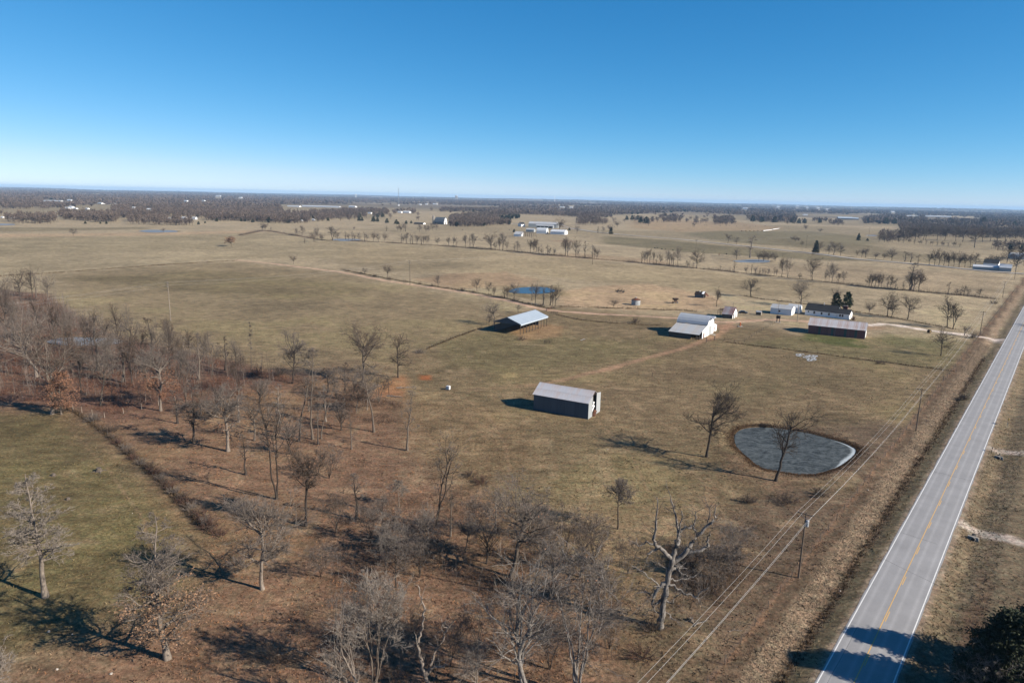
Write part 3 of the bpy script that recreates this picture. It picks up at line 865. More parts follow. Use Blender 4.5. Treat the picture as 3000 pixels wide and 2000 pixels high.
MB().box(0, 5.2, W - .18, W - .12, -.4, 2.6).build('back_wall', M['wall_slate'], t)
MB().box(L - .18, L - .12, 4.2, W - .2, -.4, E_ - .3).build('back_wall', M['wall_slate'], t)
for x, y in ((6, .5), (9, .6), (12, .4), (15, .5)):
    MB().bar((x, y, .3), (x + 2.6, y - .1, .34), .14).build('feed_rail', M['wood_post'], t)

# --- white barn with arched roof and lean-to
t = thing('white_barn', 'white barn with arched metal roof and long lean-to by the dirt track', 'barn', gl(67.4, 288.4), R(-32))
L = 13.3; Y0, Y1, Y2 = 10.0, 20.5, 27.0; ZS = 4.9; ZR = 8.3
arch = [(Y0 + (Y1 - Y0) * f, z) for f, z in ((0, ZS), (.07, 6.0), (.18, 7.0), (.33, 7.85), (.5, ZR), (.67, 7.85), (.82, 7.0), (.93, 6.0), (1, ZS))]
roof = MB().box(-.3, L + .9, (Y0 + Y1) / 2 - .12, (Y0 + Y1) / 2 + .12, ZR + .05, ZR + .11).build('roof', M['roof_barn'], t)
for (a, za), (b, zb) in zip(arch[:-1], arch[1:]):
    if b <= (Y0 + Y1) / 2 + .01: slope(roof, -.3, L + .6, 14, a, za + .03, b, zb + .03, M['roof_barn'])
    else: slope(roof, -.3, L + .6, 14, b, zb + .03, a, za + .03, M['roof_barn'])
hood = MB().prism([(Y0 + 3.1, 7.45), ((Y0 + Y1) / 2, ZR + .1), (Y1 - 3.1, 7.45)], 'x', L + .3, L + 1.7).build('hay_hood', M['roof_barn'], t)
slope(roof, -.25, L + .2, 14, -.3, 2.25, Y0, ZS - .25, M['roof_galv'])
slope(roof, .4, L - .8, 12, Y2 + .2, 2.7, Y1, ZS - .4, M['roof_galv'])
MB().prism([(Y0, -.4), (Y1, -.4), (Y1, ZS)] + [(y, z - .05) for y, z in arch[::-1][1:-1]] + [(Y0, ZS)], 'x', .02, .14).build('wall', M['white_siding'], t)
MB().prism([(Y0, -.4), (Y0 + 3.3, -.4), (Y0 + 3.3, 3.9), (Y1 - 3.3, 3.9), (Y1 - 3.3, -.4), (Y1, -.4), (Y1, ZS)] + [(y, z - .05) for y, z in arch[::-1][1:-1]] + [(Y0, ZS)], 'x', L - .14, L - .02).build('wall', M['white_siding'], t)
d = MB().box(L - .04, L + .02, Y0 + 3.2, Y1 - 3.2, -.2, 3.95).build('sliding_door', M['wall_pale_metal'], t); d['label'] = 'pale grey sliding door'
MB().prism([(4.0, -.4), (5.4, -.4), (5.4, 2.2), (7.2, 2.2), (7.2, -.4), (Y0 - .01, -.4), (Y0 - .01, ZS - .3), (4.0, 3.15)], 'x', L - .15, L - .05).build('wall', M['white_siding'], t)
MB().box(L - .13, L - .03, 5.45, 7.15, -.2, 2.15).build('door', M['rust_metal'], t)
MB().prism([(Y1 + .01, -.4), (Y1 + 1.8, -.4), (Y1 + 1.8, 2.1), (Y1 + 3.2, 2.1), (Y1 + 3.2, -.4), (Y2, -.4), (Y2, 2.65), (Y1 + .01, ZS - .45)], 'x', L - .55, L - .45).build('wall', M['white_siding'], t)
MB().box(L - .53, L - .43, Y1 + 1.85, Y1 + 3.15, -.2, 2.05).build('door', M['brick_red'], t)
MB().box(.02, L - .2, Y0 - .06, Y0 + .06, -.4, ZS - .3).build('wall', M['wood_old'], t)
MB().box(.02, L - .6, Y2 - .12, Y2, -.4, 2.65).build('wall', M['white_siding'], t)
MB().prism([(0.2, -.4), (Y0 - .05, -.4), (Y0 - .05, ZS - .35), (0.2, 2.25)], 'x', .0, .1).build('wall', M['wood_old'], t)
MB().box(.1, L * .72, .12, .2, -.4, 2.2).build('wall', M['wood_old'], t)
for x in (L * .78, L * .9, L - .1):
    MB().box(x - .1, x + .1, 0, .2, -.4, 2.3).build('post', M['wood_old'], t)
# hay rack and slab at the barn
a = MB().box(0, 1.9, 0, 1.2, .25, .4)
for x in (0, .6, 1.2, 1.8): a.box(x, x + .08, 0, .08, .4, 1.3).box(x, x + .08, 1.1, 1.18, .4, 1.3)
a.box(0, 1.9, 0, .08, 1.2, 1.3).box(0, 1.9, 1.1, 1.18, 1.2, 1.3)
for x in (.1, 1.7): a.box(x, x + .1, .1, .2, -.2, .25).box(x, x + .1, 1, 1.1, -.2, .25)
tag(a.build('hay_rack', M['wood_old'], None, G(2037, 993), R(-32)), 'small wooden hay rack in front of the white barn lean-to', 'hay rack')
p = [flat(*q) for q in ((2075, 974), (2097, 980), (2094, 983), (2072, 977))]
z = max(h1(*q) for q in p) + .05
struct('concrete_slab', MB().prism(p[::-1], 'z', z - .3, z).mesh('concrete_slab', M['concrete']), 'pale concrete slab before the white barn')
p = [flat(*q) for q in ((2075, 968), (2090, 966), (2088, 971), (2074, 974.5))]
struct('concrete_slab', MB().prism(p[::-1], 'z', z - .3, z - .01).mesh('concrete_slab', M['concrete']), 'worn concrete pad at the white barn door')

# --- old rusty shed
t = gable_building('rusty_shed', 'small weathered shed with grey and red rusted roof near the black car', 'shed', gl(105.8, 340.0), R(-32.5), 5.0, 9.0, 2.3, 5.3, M['wood_old'], M['white_siding'], M['roof_rusty'], 8, .5, .35)
MB().box(5.0, 5.06, 1.2, 2.6, -.2, 2.1).build('door', M['dark_inside'], t)
MB().box(5.0, 5.06, 5.4, 6.6, -.2, 2.1).build('door', M['wood_old'], t)
a = MB()
for x in np.linspace(-3.4, -.2, 5): a.bar((x, 3.5, -.3), (x, 3.5, 3.2), .14).bar((x, 8.2, -.3), (x, 8.2, 3.6), .14).bar((x, 3.5, 3.2), (x, 8.2, 3.6), .1)
a.build('lean_to_frame', M['rust_dark'], t)
for k2 in range(5):
    MB().box(-3.5, -.15, 3.6 + k2 * .95, 4.25 + k2 * .95, 3.24 + k2 * .08, 3.28 + k2 * .08).build('lean_to_sheet', M['rust_metal'], t)

# --- white shed and the smaller one behind
t = gable_building('white_shed', 'white gabled shed with grey metal roof left of the farmhouse', 'shed', gl(136.2, 357.2), R(-33), 10.6, 9.0, 3.2, 4.75, M['white_siding'], M['white_siding'], M['roof_galv'], 12)
window(t, 4.6, 1.3, .9, 1.0)
f = MB().box(10.602, 10.64, 2.8, 6.2, -.2, 2.6).build('overhead_door', M['white_paint'], t)
t = gable_building('white_shed', 'smaller white shed half hidden behind the white gabled shed', 'shed', gl(147.6, 363.0), R(-33), 6.2, 6.0, 2.9, 4.2, M['white_siding'], M['white_siding'], M['roof_white'], 7)
MB().box(6.202, 6.23, 2.2, 3.4, -.2, 2.0).build('door', M['white_paint'], t)

# --- farmhouse
t = thing('farmhouse', 'white farmhouse with black shingle roof, brick chimney and row of small windows', 'house', gl(153.9, 355.6), R(-38))
def shingles(roof, x0, L, ya, za, yb, zb, rows):
    for i in range(rows):
        f0, f1 = i / rows, (i + 1) / rows + .04
        y0_, z0_, y1_, z1_ = ya + (yb - ya) * f0, za + (zb - za) * f0, ya + (yb - ya) * min(f1, 1), za + (zb - za) * min(f1, 1)
        a = (x0, y0_, z0_ + .05); b = (x0 + L, y0_, z0_ + .05); c = (x0 + L, y1_, z1_ + .02); d = (x0, y1_, z1_ + .02)
        m = MB().slab(a, b, c, d, .03) if yb > ya else MB().slab(b, a, d, c, .03)
        m.build('shingle_course', M['shingle_black'], roof)
def house_block(x0, L, y0, W, eave, ridge, rows):
    MB().box(x0, x0 + L, y0, y0 + .15, -.4, eave).build('wall', M['white_siding'], t)
    MB().box(x0, x0 + L, y0 + W - .15, y0 + W, -.4, eave).build('wall', M['white_siding'], t)
    for x in (x0, x0 + L - .15):
        MB().prism([(y0 + .155, -.4), (y0 + W - .155, -.4), (y0 + W - .155, eave), (y0 + W / 2, ridge - .1), (y0 + .155, eave)], 'x', x + .003, x + .147).build('wall', M['white_siding'], t)
    r = MB().box(x0 - .3, x0 + L + .3, y0 + W / 2 - .1, y0 + W / 2 + .1, ridge + .03, ridge + .09).build('roof', M['shingle_black'], t)
    k = (ridge - eave) / (W / 2)
    shingles(r, x0 - .3, L + .6, y0 - .35, eave - .35 * k, y0 + W / 2, ridge, rows); shingles(r, x0 - .3, L + .6, y0 + W + .35, eave - .35 * k, y0 + W / 2, ridge, rows)
    MB().box(x0 - .32, x0 + L + .32, y0 - .41, y0 - .36, eave - .35 * k - .12, eave - .35 * k + .06).build('fascia', M['white_paint'], t)
    return r
r1 = house_block(0, 15.4, 0, 9.2, 2.75, 5.8, 16)
r2 = house_block(15.6, 5.9, -.3, 7.0, 2.75, 4.7, 11)
for x, w, h, z in ((1.7, .6, .8, 1.5), (4.6, .85, 1.3, 1.05), (8.2, .85, 1.3, 1.05), (11.8, .85, 1.3, 1.05)): window(t, x, z, w, h)
window(t, 17.2, 1.1, .85, 1.3, y=-.3); window(t, 18.4, 1.1, .85, 1.3, y=-.3)
window(t, 2.2, 1.1, .9, 1.2, 'side', 21.5)
ch = MB().box(17.0, 19.1, 5.2, 6.1, -.3, 6.1).build('chimney', M['brick_red'], t)
MB().box(16.92, 19.18, 5.12, 6.18, 6.1, 6.25).build('chimney_cap', M['concrete'], ch)
v = MB().lathe([(.16, 5.3), (.16, 6.5)], 8, (8.0, 4.2)).lathe([(.26, 6.52), (.05, 6.75)], 8, (8.0, 4.2)).build('flue_pipe', M['steel_grey'], t)

# --- red barn
t = thing('red_barn', 'long low red metal barn with rust streaked white roof in front of the farmhouse', 'barn', gl(133.6, 303.4), R(-30))
L, W, E_, RG = 23.0, 11.4, 3.95, 6.45
k = (RG - E_) / (W / 2)
n = 22; w = L / n
for i in range(n):
    m = M['wall_green'] if i in (4, 9, 14, 18) else M['wall_red']
    o = MB().box(i * w + .005, (i + 1) * w - .005, 0, .07, -.4, E_ - .03).box(i * w + .01, i * w + .07, -.04, 0, -.4, E_ - .04).build('wall_panel', m, t)
    if m == M['wall_green']: o['label'] = 'dull green panel in the red wall'
MB().box(10.98, 11.06, -.06, -.045, -.4, E_ - .05).build('trim', M['wall_pale_metal'], t)
MB().box(-.06, .05, -.06, -.045, -.4, E_ - .05).build('trim', M['wall_pale_metal'], t)
MB().box(L - .05, L + .06, -.06, -.045, -.4, E_ - .05).build('trim', M['wall_pale_metal'], t)
MB().box(0, L, W - .1, W, -.4, E_ - .03).build('wall', M['wall_red'], t)
for x in (.0, L - .1):
    MB().prism([(.08, -.4), (W - .11, -.4), (W - .11, E_ - .05), (W / 2, RG - .08), (.08, E_ - .05)], 'x', x + .004, x + .096).build('wall', M['wall_pale_metal'], t)
MB().box(L + .005, L + .05, 3.6, 8.0, -.2, 3.4).build('sliding_door', M['white_paint'], t)
roof = MB().box(-.35, L + .35, W / 2 - .14, W / 2 + .14, RG + .06, RG + .12).build('roof', M['roof_red_barn'], t)
slope(roof, -.35, L + .7, 26, -.35, E_ - .35 * k + .03, W / 2, RG + .04, M['roof_red_barn'])
slope(roof, -.35, L + .7, 26, W + .35, E_ - .35 * k + .03, W / 2, RG + .04, M['roof_red_barn'])

# --- tumbledown shed in the straw field
t = gable_building('ruined_shed', 'tumbledown grey shed with broken rusty roof in the straw field', 'shed', G(2035, 871), R(-31), 5.4, 4.6, 2.0, 3.5, M['wall_slate'], M['wood_old'], M['rust_dark'], 6, .2, .3)
MB().slab((5.6, 1.0, 2.4), (7.6, 1.4, 1.0), (7.4, 4.4, 1.3), (5.5, 4.2, 2.9), .04).build('fallen_sheet', M['rust_metal'], t)
MB().slab((4.0, .2, 2.55), (5.4, .1, 2.4), (5.6, 2.2, 3.9), (4.2, 2.2, 3.7), .04).build('loose_sheet', M['white_paint'], t)
MB().box(2.2, 2.6, 2.0, 2.4, 3.3, 4.0).build('vent', M['white_paint'], t)

# --- grain bin
t = thing('grain_bin', 'round galvanised grain bin with rusty conical roof in the straw field', 'grain bin', G(1862.5, 893))
for i in range(4):
    MB().lathe([(2.42, i * .72 - (.3 if i == 0 else 0)), (2.45, i * .72 + .04), (2.42, i * .72 + .36), (2.45, i * .72 + .68), (2.42, i * .72 + .715)], 24).build('wall_ring', M['wall_pale_metal'], t, smooth=False)
r = MB().lathe([(2.62, 2.8), (2.62, 2.86), (.5, 3.95), (.45, 3.98)], 24).build('roof', M['rust_metal'], t)
MB().lathe([(.4, 3.97), (.4, 4.2), (.5, 4.22), (.1, 4.4)], 12).build('cap', M['roof_galv'], r)
MB().box(-.6, .6, -2.52, -2.44, .2, 1.9).build('door', M['steel_grey'], t)

# --- the farmstead across the fields
def farm(name, label, cat, u, v, rot, L, W, eave, ridge, mw='white_siding', mr='roof_white', n=8, mg=None):
    g = G(u, v)
    return gable_building(name, label, cat, g, R(rot), L, W, eave, ridge, M[mw], M[mg or mw], M[mr], n, .4, .3)
t = farm('white_building', 'white gabled metal building, rightmost of the farm beyond the hedgerow', 'barn', 1612, 687, -20, 24, 18, 4.6, 7.5)
MB().box(24.02, 24.1, 6, 12, -.2, 4.0).build('sliding_door', M['white_paint'], t)
t = thing('arched_barn', 'white arched roof barn in the middle of the far farm', 'barn', G(1571, 685), R(-20))
W = 12.0; L = 17
pr = [(0, 0)] + [(W / 2 - W / 2 * math.cos(a), 3.0 + 6.3 * math.sin(a)) for a in np.linspace(0, math.pi, 13)] + [(W, 0)]
MB().prism(pr[::-1], 'x', .2, L - .2).build('wall', M['white_siding'], t)
ro = MB().box(0, L, W / 2 - .15, W / 2 + .15, 9.35, 9.45).build('roof', M['roof_white'], t)
for (a, za), (b, zb) in zip(pr[1:-2], pr[2:-1]):
    if b <= W / 2 + .01: slope(ro, 0, L, 6, a, za + .04, b, zb + .04, M['roof_white'], ribs=False)
    else: slope(ro, 0, L, 6, b, zb + .04, a, za + .04, M['roof_white'], ribs=False)
MB().box(L - .19, L - .12, 4, 8, 0, 4).build('door', M['dark_inside'], t)
MB().box(L - .19, L - .12, 5, 7, 6, 7.6).build('loft_door', M['white_paint'], t)
t = thing('open_front_shed', 'open fronted pale shed at the left end of the far farm', 'shed', G(1505, 692), R(-20))
MB().prism([(0, -.5), (9, -.5), (9, 7), (0, 3.6)], 'x', 0, .2).build('wall', M['white_siding'], t)
MB().prism([(0, -.5), (9, -.5), (9, 7), (0, 3.6)], 'x', 11.8, 12).build('wall', M['white_siding'], t)
MB().box(0, 12, 0, .15, -.5, 3.5).build('wall', M['white_siding'], t)
rr_ = MB().box(-.3, 12.3, 8.9, 9.2, 7.1, 7.2).build('roof', M['roof_galv'], t); slope(rr_, -.3, 12.6, 6, -.4, 3.5, 9.2, 7.1, M['roof_galv'])
a = MB()
for x in np.linspace(13, 28, 6): a.bar((x, 1, -.4), (x, 1, 5.6), .3).bar((x, 8, -.4), (x, 8, 6.6), .3).bar((x, 1, 5.6), (x, 8, 6.6), .25)
a.bar((12, 1, 5.6), (28.2, 1, 5.6), .25).bar((12, 8, 6.6), (28.2, 8, 6.6), .25).build('pole_frame', M['wood_post'], t)
farm('grey_shed', 'small grey shed behind the arched barn of the far farm', 'shed', 1541, 680, -20, 14, 9, 4, 6, 'wall_pale_metal', 'roof_galv', 5)
t = farm('long_barn', 'largest pale metal building at the back of the far farm', 'barn', 1548, 664, -12, 58, 26, 7, 11, 'wall_pale_metal', 'roof_galv', 18)
MB().box(58.05, 58.12, 6, 14, -.3, 6.5).build('doorway_shade', M['dark_inside'], t)  # dark sheet on the closed gable, painted as the doorway's inner shade
t = farm('machine_shed', 'low grey open sided shed in front of the largest far farm building', 'shed', 1570, 667, -12, 34, 12, 5, 7, 'wall_pale_metal', 'roof_galv', 10)
for q in range(4): MB().box(2 + q * 8, 8 + q * 8, -.06, -.01, -.3, 4.2).build('bay_shade', M['dark_inside'], t)  # dark sheets on the closed front, painted as shade inside the bays
t = farm('white_farmhouse', 'small white house at the left of the far farm buildings', 'house', 1527, 663, 50, 12, 9, 5, 8.5, 'white_siding', 'shingle_black', 6)
MB().box(0, .7, 3, 3.8, 7, 10).build('chimney', M['brick_red'], t)
window(t, 3, 1.5, 1.2, 1.8); window(t, 9, 1.5, 1.2, 1.8)
t = thing('gambrel_barn', 'grey roofed barn with white gambrel front among trees left of the far farm', 'barn', G(1273, 655), R(-20))
W = 15; L = 22
pr = [(0, -.6), (0, 6), (2.6, 11), (W / 2, 14.5), (W - 2.6, 11), (W, 6), (W, -.6)]
MB().prism(pr[::-1], 'x', .2, L - .2).build('wall', M['white_siding'], t)
ro = MB().box(-.4, L + .4, W / 2 - .2, W / 2 + .2, 14.6, 14.8).build('roof', M['wall_slate'], t)
for (a, za), (b, zb), fl in ((pr[1], pr[2], 0), (pr[2], pr[3], 0), (pr[3], pr[4], 1), (pr[4], pr[5], 1)):
    if not fl: slope(ro, -.4, L + .8, 6, a, za + .06, b, zb + .06, M['wall_slate'], ribs=False)
    else: slope(ro, -.4, L + .8, 6, b, zb + .06, a, za + .06, M['wall_slate'], ribs=False)
MB().box(0, L, -.05, -.01, -.4, 5.8).build('side_cladding', M['wall_slate'], t)
MB().box(L - .19, L - .1, 5.5, 9.5, 0, 5).build('door', M['wood_old'], t)
for y in (3, 12): MB().box(L - .19, L - .1, y - .7, y + .7, 7, 8.6).build('loft_window', M['glass_dark'], t)
MB().lathe([(2.2, -.5), (2.2, 16), (2.0, 17), (.3, 18)], 12, (-4, 3)).build('silo', M['concrete'], t)
# right hand farm by the road
t = farm('white_shed', 'long low white roofed shed in the right-hand farm beside the woodlot', 'shed', 2850, 789, -30, 22, 7, 3, 4.6, 'wall_pale_metal', 'roof_white', 8)
t = farm('white_farmhouse', 'white house behind the long low shed at the right woodlot', 'house', 2879, 785, -40, 12, 11, 5.2, 8.6, 'white_siding', 'shingle_black', 6)
window(t, 3, 1.2, 1, 1.6); window(t, 8, 1.2, 1, 1.6); window(t, 5.5, 1.2, 1, 1.6, 'side', 12)
t = farm('white_garage', 'small pale gabled garage right of the long low white shed', 'garage', 2927, 794, -35, 9, 8, 3.6, 6.6, 'wall_pale_metal', 'roof_white', 5)
MB().box(9.02, 9.06, 2, 6, -.2, 3).build('garage_door', M['white_paint'], t)
t = thing('round_roof_barn', 'silver round roofed shed at the right edge beyond the woodlot farm', 'barn', G(2960, 758), R(-25))
pr = [(0, 0)] + [(6.5 - 6.5 * math.cos(a), .8 + 6.2 * math.sin(a)) for a in np.linspace(0, math.pi, 13)] + [(13, 0)]
MB().prism([(y - 6.5 + 6.5, z) for y, z in pr][::-1], 'x', .2, 15.8).build('wall', M['wall_pale_metal'], t)
ro = MB().box(0, 16, 6.3, 6.7, 7.05, 7.15).build('roof', M['roof_galv'], t)
for (a, za), (b, zb) in zip(pr[1:-2], pr[2:-1]):
    if b <= 6.51: slope(ro, 0, 16, 5, a, za + .04, b, zb + .04, M['roof_galv'], ribs=False)
    else: slope(ro, 0, 16, 5, b, zb + .04, a, za + .04, M['roof_galv'], ribs=False)
MB().box(15.82, 15.9, 4.5, 8.5, 0, 4).build('door', M['white_paint'], t)
t = farm('long_barn', 'wide pale roofed barn with dark gable before the right-hand ridge', 'barn', 2455, 644, -15, 52, 30, 6, 11, 'wall_slate', 'roof_blue_white', 12)
t = farm('long_barn', 'pale roofed barn end, right neighbour of the wide barn with dark gable', 'barn', 2497, 645, -15, 22, 24, 5, 9, 'wall_slate', 'roof_blue_white', 6)

# --- far buildings among the woods: (name, label, u, v, width px, height px, roof, category)
FAR = [
 ('long_barn', 'long pale poultry barn in the woods at upper left', 127, 589, 58, 3.6, 'roof_white', 'barn'),
 ('white_building', 'short white building right of the long pale poultry barn at upper left', 194, 588, 18, 4.5, 'roof_white', 'barn'),
 ('white_building', 'white barn on the left ridge, left of the tallest roof there', 189, 610, 12, 5, 'roof_white', 'barn'),
 ('white_building', 'tall white roofed house on the left ridge, biggest of its group', 200, 609, 13, 7, 'roof_white', 'house'),
 ('white_building', 'low white building at the right end of the left ridge group', 215, 611, 10, 4, 'roof_white', 'barn'),
 ('white_house', 'lone small white house standing in the open field on the left ridge', 249, 614, 10, 4.5, 'roof_white', 'house'),
 ('pale_barn', 'blue white roofed barn above the left ridge field', 285, 597, 16, 4, 'roof_blue_white', 'barn'),
 ('white_house', 'small white house right of the blue white roofed barn', 333, 599, 8, 4, 'roof_white', 'house'),
 ('white_house', 'cream house on the knoll where the left lane curves', 384, 613, 14, 6.5, 'roof_white', 'house'),
 ('white_house', 'white house below the left curving lane, right of the cream house', 428, 619, 18, 7, 'roof_white', 'house'),
 ('white_shed', 'bright white boxy shed at the edge of the left woods', 530, 643, 16, 7, 'roof_white', 'shed'),
 ('grey_barn', 'grey roofed white barn right of the bright boxy shed at left', 562, 644, 12, 8, 'roof_galv', 'barn'),
 ('white_house', 'small pale house among trees left of the bright boxy shed', 490, 643, 12, 5, 'roof_white', 'house'),
 ('white_house', 'white house at the far left edge beyond the fields', 28, 640, 13, 6, 'roof_white', 'house'),
 ('white_shed', 'tiny white shed at the very left edge of the far fields', 2, 639, 8, 4, 'roof_white', 'shed'),
 ('white_house', 'white house deep in the left centre woods', 538, 591, 12, 4, 'roof_white', 'house'),
 ('white_house', 'pale house in the left centre woods, right of the lone deep one', 592, 590, 8, 4, 'roof_white', 'house'),
 ('white_house', 'small white house at the pale clearing in the left centre woods', 632, 576, 14, 3.4, 'roof_white', 'house'),
 ('white_house', 'small house right of the pale clearing in the left centre woods', 700, 580, 8, 3.4, 'roof_white', 'house'),
 ('long_barn', 'shorter of the two long white barns behind the centre left field', 841, 607, 38, 3.2, 'roof_white', 'barn'),
 ('long_barn', 'longer of the two long white barns behind the centre left field', 884, 607, 118, 4.6, 'roof_white', 'barn'),
 ('white_house', 'small white house by the cedars below the long white barns', 914, 645, 7, 5, 'roof_white', 'house'),
 ('white_shed', 'tiny white shed left of the house by the cedars', 881, 646, 5, 3.5, 'roof_white', 'shed'),
 ('long_barn', 'white barn at the left of the broad tan centre field', 1021, 608, 22, 5, 'roof_white', 'barn'),
 ('white_house', 'left of two white farm buildings in trees before the tan field', 1165, 623, 11, 5, 'roof_white', 'house'),
 ('white_building', 'right of two white farm buildings in trees before the tan field', 1180, 623, 20, 5.5, 'roof_white', 'barn'),
 ('white_shed', 'pale blue shed in the trees left of the two white farm buildings', 1077, 628, 11, 4, 'roof_blue_white', 'shed'),
 ('white_house', 'leftmost white house of the hamlet above the tan field', 1227, 600, 6, 3, 'roof_white', 'house'),
 ('white_house', 'middle white house of the hamlet above the tan field', 1246, 600, 6, 3, 'roof_white', 'house'),
 ('white_house', 'rightmost pale house of the hamlet above the tan field', 1268, 600, 12, 3, 'roof_white', 'house'),
 ('low_shed', 'dark low shed left of the gambrel barn', 1212, 655, 28, 5, 'shingle_black', 'shed'),
 ('long_barn', 'thin white barn in the centre woods, left of its pair', 1640, 610, 13, 3, 'roof_white', 'barn'),
 ('white_house', 'white house in the centre woods, right of the thin white barn', 1668, 610, 9, 3.6, 'roof_white', 'house'),
 ('white_house', 'white house before the right-hand ridge, above the cedar grove', 2176, 613, 13, 4, 'roof_white', 'house'),
 ('white_house', 'leftmost white house on the right-hand ridge', 2276, 607, 7, 3.4, 'roof_white', 'house'),
 ('white_house', 'second white house on the right-hand ridge', 2333, 607, 6, 3, 'roof_white', 'house'),
 ('white_house', 'third white house on the right-hand ridge', 2362, 609, 6, 3, 'roof_white', 'house'),
 ('white_house', 'fourth white house on the right-hand ridge', 2394, 610, 6, 3, 'roof_white', 'house'),
 ('white_house', 'fifth white house on the right-hand ridge', 2420, 614, 6, 3, 'roof_white', 'house'),
 ('white_shed', 'white shed in the field below the right-hand ridge houses', 2353, 631, 12, 3.6, 'roof_white', 'shed'),
 ('white_house', 'white house with red shed high on the far right ridge', 2611, 622, 8, 3.6, 'roof_white', 'house'),
 ('long_barn', 'left of two long white barns below the far right ridge', 2657, 633, 30, 3, 'roof_white', 'barn'),
 ('long_barn', 'right of two long white barns below the far right ridge', 2712, 635, 62, 3.6, 'roof_white', 'barn'),
]
CLEAR = []
for nm, lb, u, v, wp, hp, mr, cat in FAR:
    g = G(u, v); sc = 2000.0 / (g.y * CP + CAM_H * SP)
    L = wp / sc / .95; H = max(hp / sc, 3.0); W = min(L * .7, 16) if 'long' not in nm else 14
    gable_building(nm, lb, cat, g, R(-12 - (u % 7) * 2), L, W, H * .6, H, M['white_siding'] if 'dark' not in lb else M['wood_old'], M['white_siding'], M[mr], max(3, min(8, int(L / 4))), .3, .3, ribs=False)
    CLEAR.append((u - 4, u + wp + 4, v - 3, v + 9))
for (a, b, c, d) in ((1270, 1315, 648, 664), (1495, 1690, 640, 700), (2440, 2530, 628, 650), (2840, 3000, 735, 810)): CLEAR.append((a, b, c, d))

# masts and tanks on the skyline
def far_scale(u, v):
    g = G(u, v); return g, 2000.0 / (g.y * CP + CAM_H * SP)
def skyline(name, label, cat, u, r, wpx, hpx, kind):
    d = ray(u, 590); k = r / math.hypot(d[0], d[1]); x, y = d[0] * k, d[1] * k
    z = h1(x, y); sc = 2000.0 / r
    t = thing(name, label, cat, (x, y, z)); w = wpx / sc; H = max(CAM_H - z, 25) + hpx / sc
    if kind == 'tank':
        MB().lathe([(w * .18, -5), (w * .14, H - w * .7), (w * .2, H - w * .62)], 12).build('stem', M['white_paint'], t)
        MB().lathe([(w * .2, H - w * .63), (w * .5, H - w * .35), (w * .5, H - w * .2), (w * .1, H)], 16).build('tank', M['white_paint'], t, smooth=True)
    elif kind == 'mast':
        mb = MB()
        for q in range(3):
            a = q * 2.094; mb.bar((w * math.cos(a), w * math.sin(a), -5), (w * .8 * math.cos(a), w * .8 * math.sin(a), H), w * .35)
        for q in range(24):
            z0 = H * q / 24; mb.bar((w * .9, 0, z0), (-w * .45, w * .78, z0 + H / 24), w * .25).bar((-w * .45, w * .78, z0), (-w * .45, -w * .78, z0 + H / 24), w * .25)
        mb.build('lattice', M['steel_grey'], t)
        MB().box(-w * 2.2, w * 2.2, -w * 1.5, w * 1.5, -5, 5.5).build('base_building', M['white_paint'], t)
    else:
        for q in range(4): MB().lathe([(w * .14, -5), (w * .14, H * (1 - .06 * q)), (w * .02, H * (1.04 - .06 * q))], 10, (w * .28 * q - w * .4, 0)).build('bin', M['concrete'], t)
        MB().box(w * .2, w * .42, -w * .1, w * .1, -5, H * 1.15).build('headhouse', M['white_paint'], t)
skyline('water_tower', 'white water tower on the skyline, left of the tall mast', 'water tower', 1043, 9000, 4.5, 0, 'tank')
skyline('radio_mast', 'tall thin lattice mast rising above the skyline', 'mast', 1168, 3800, .9, 19, 'mast')
skyline('grain_elevator', 'cluster of pale grain elevator bins on the skyline', 'grain elevator', 1337, 9500, 7, 2, 'bins')
skyline('water_tower', 'slender white water tower on the skyline right of centre', 'water tower', 1625, 8500, 3.2, 5, 'tank')

# ================================================================== TREES
def norm(a): return a / (np.linalg.norm(a, axis=-1, keepdims=True) + 1e-9)

def tubes(P, Rd, sides):
    """P (N,k,3) paths, Rd (N,k) radii -> verts, quads"""
    N, k, _ = P.shape
    T = np.empty_like(P); T[:, 1:-1] = P[:, 2:] - P[:, :-2]; T[:, 0] = P[:, 1] - P[:, 0]; T[:, -1] = P[:, -1] - P[:, -2]
    T = norm(T)
    ref = np.where(np.abs(T[..., 2:3]) > .9, np.array([1., 0, 0]), np.array([0, 0, 1.]))
    A = norm(np.cross(T, ref)); B = np.cross(T, A)
    an = np.arange(sides) * 2 * np.pi / sides
    V = P[:, :, None] + Rd[:, :, None, None] * (np.cos(an)[None, None, :, None] * A[:, :, None] + np.sin(an)[None, None, :, None] * B[:, :, None])
    V = V.reshape(-1, 3)
    n, s, q = np.meshgrid(np.arange(N), np.arange(k - 1), np.arange(sides), indexing='ij')
    b = (n * k + s) * sides; q2 = (q + 1) % sides
    Fq = np.stack([b + q, b + q2, b + sides + q2, b + sides + q], -1).reshape(-1, 4)
    return V, Fq

def merge(parts):
    Vs, Fs, o = [], [], 0
    for V, Fq in parts:
        Vs.append(V); Fs.append(Fq + o); o += len(V)
    return np.concatenate(Vs), Fs

def at_t(P, Rd, idx, t):
    k = P.shape[1]; f = t * (k - 1); i = np.minimum(f.astype(int), k - 2); w = (f - i)[:, None]
    p = P[idx, i] * (1 - w) + P[idx, i + 1] * w
    r = Rd[idx, i] * (1 - w[:, 0]) + Rd[idx, i + 1] * w[:, 0]
    return p, norm(P[idx, i + 1] - P[idx, i]), r

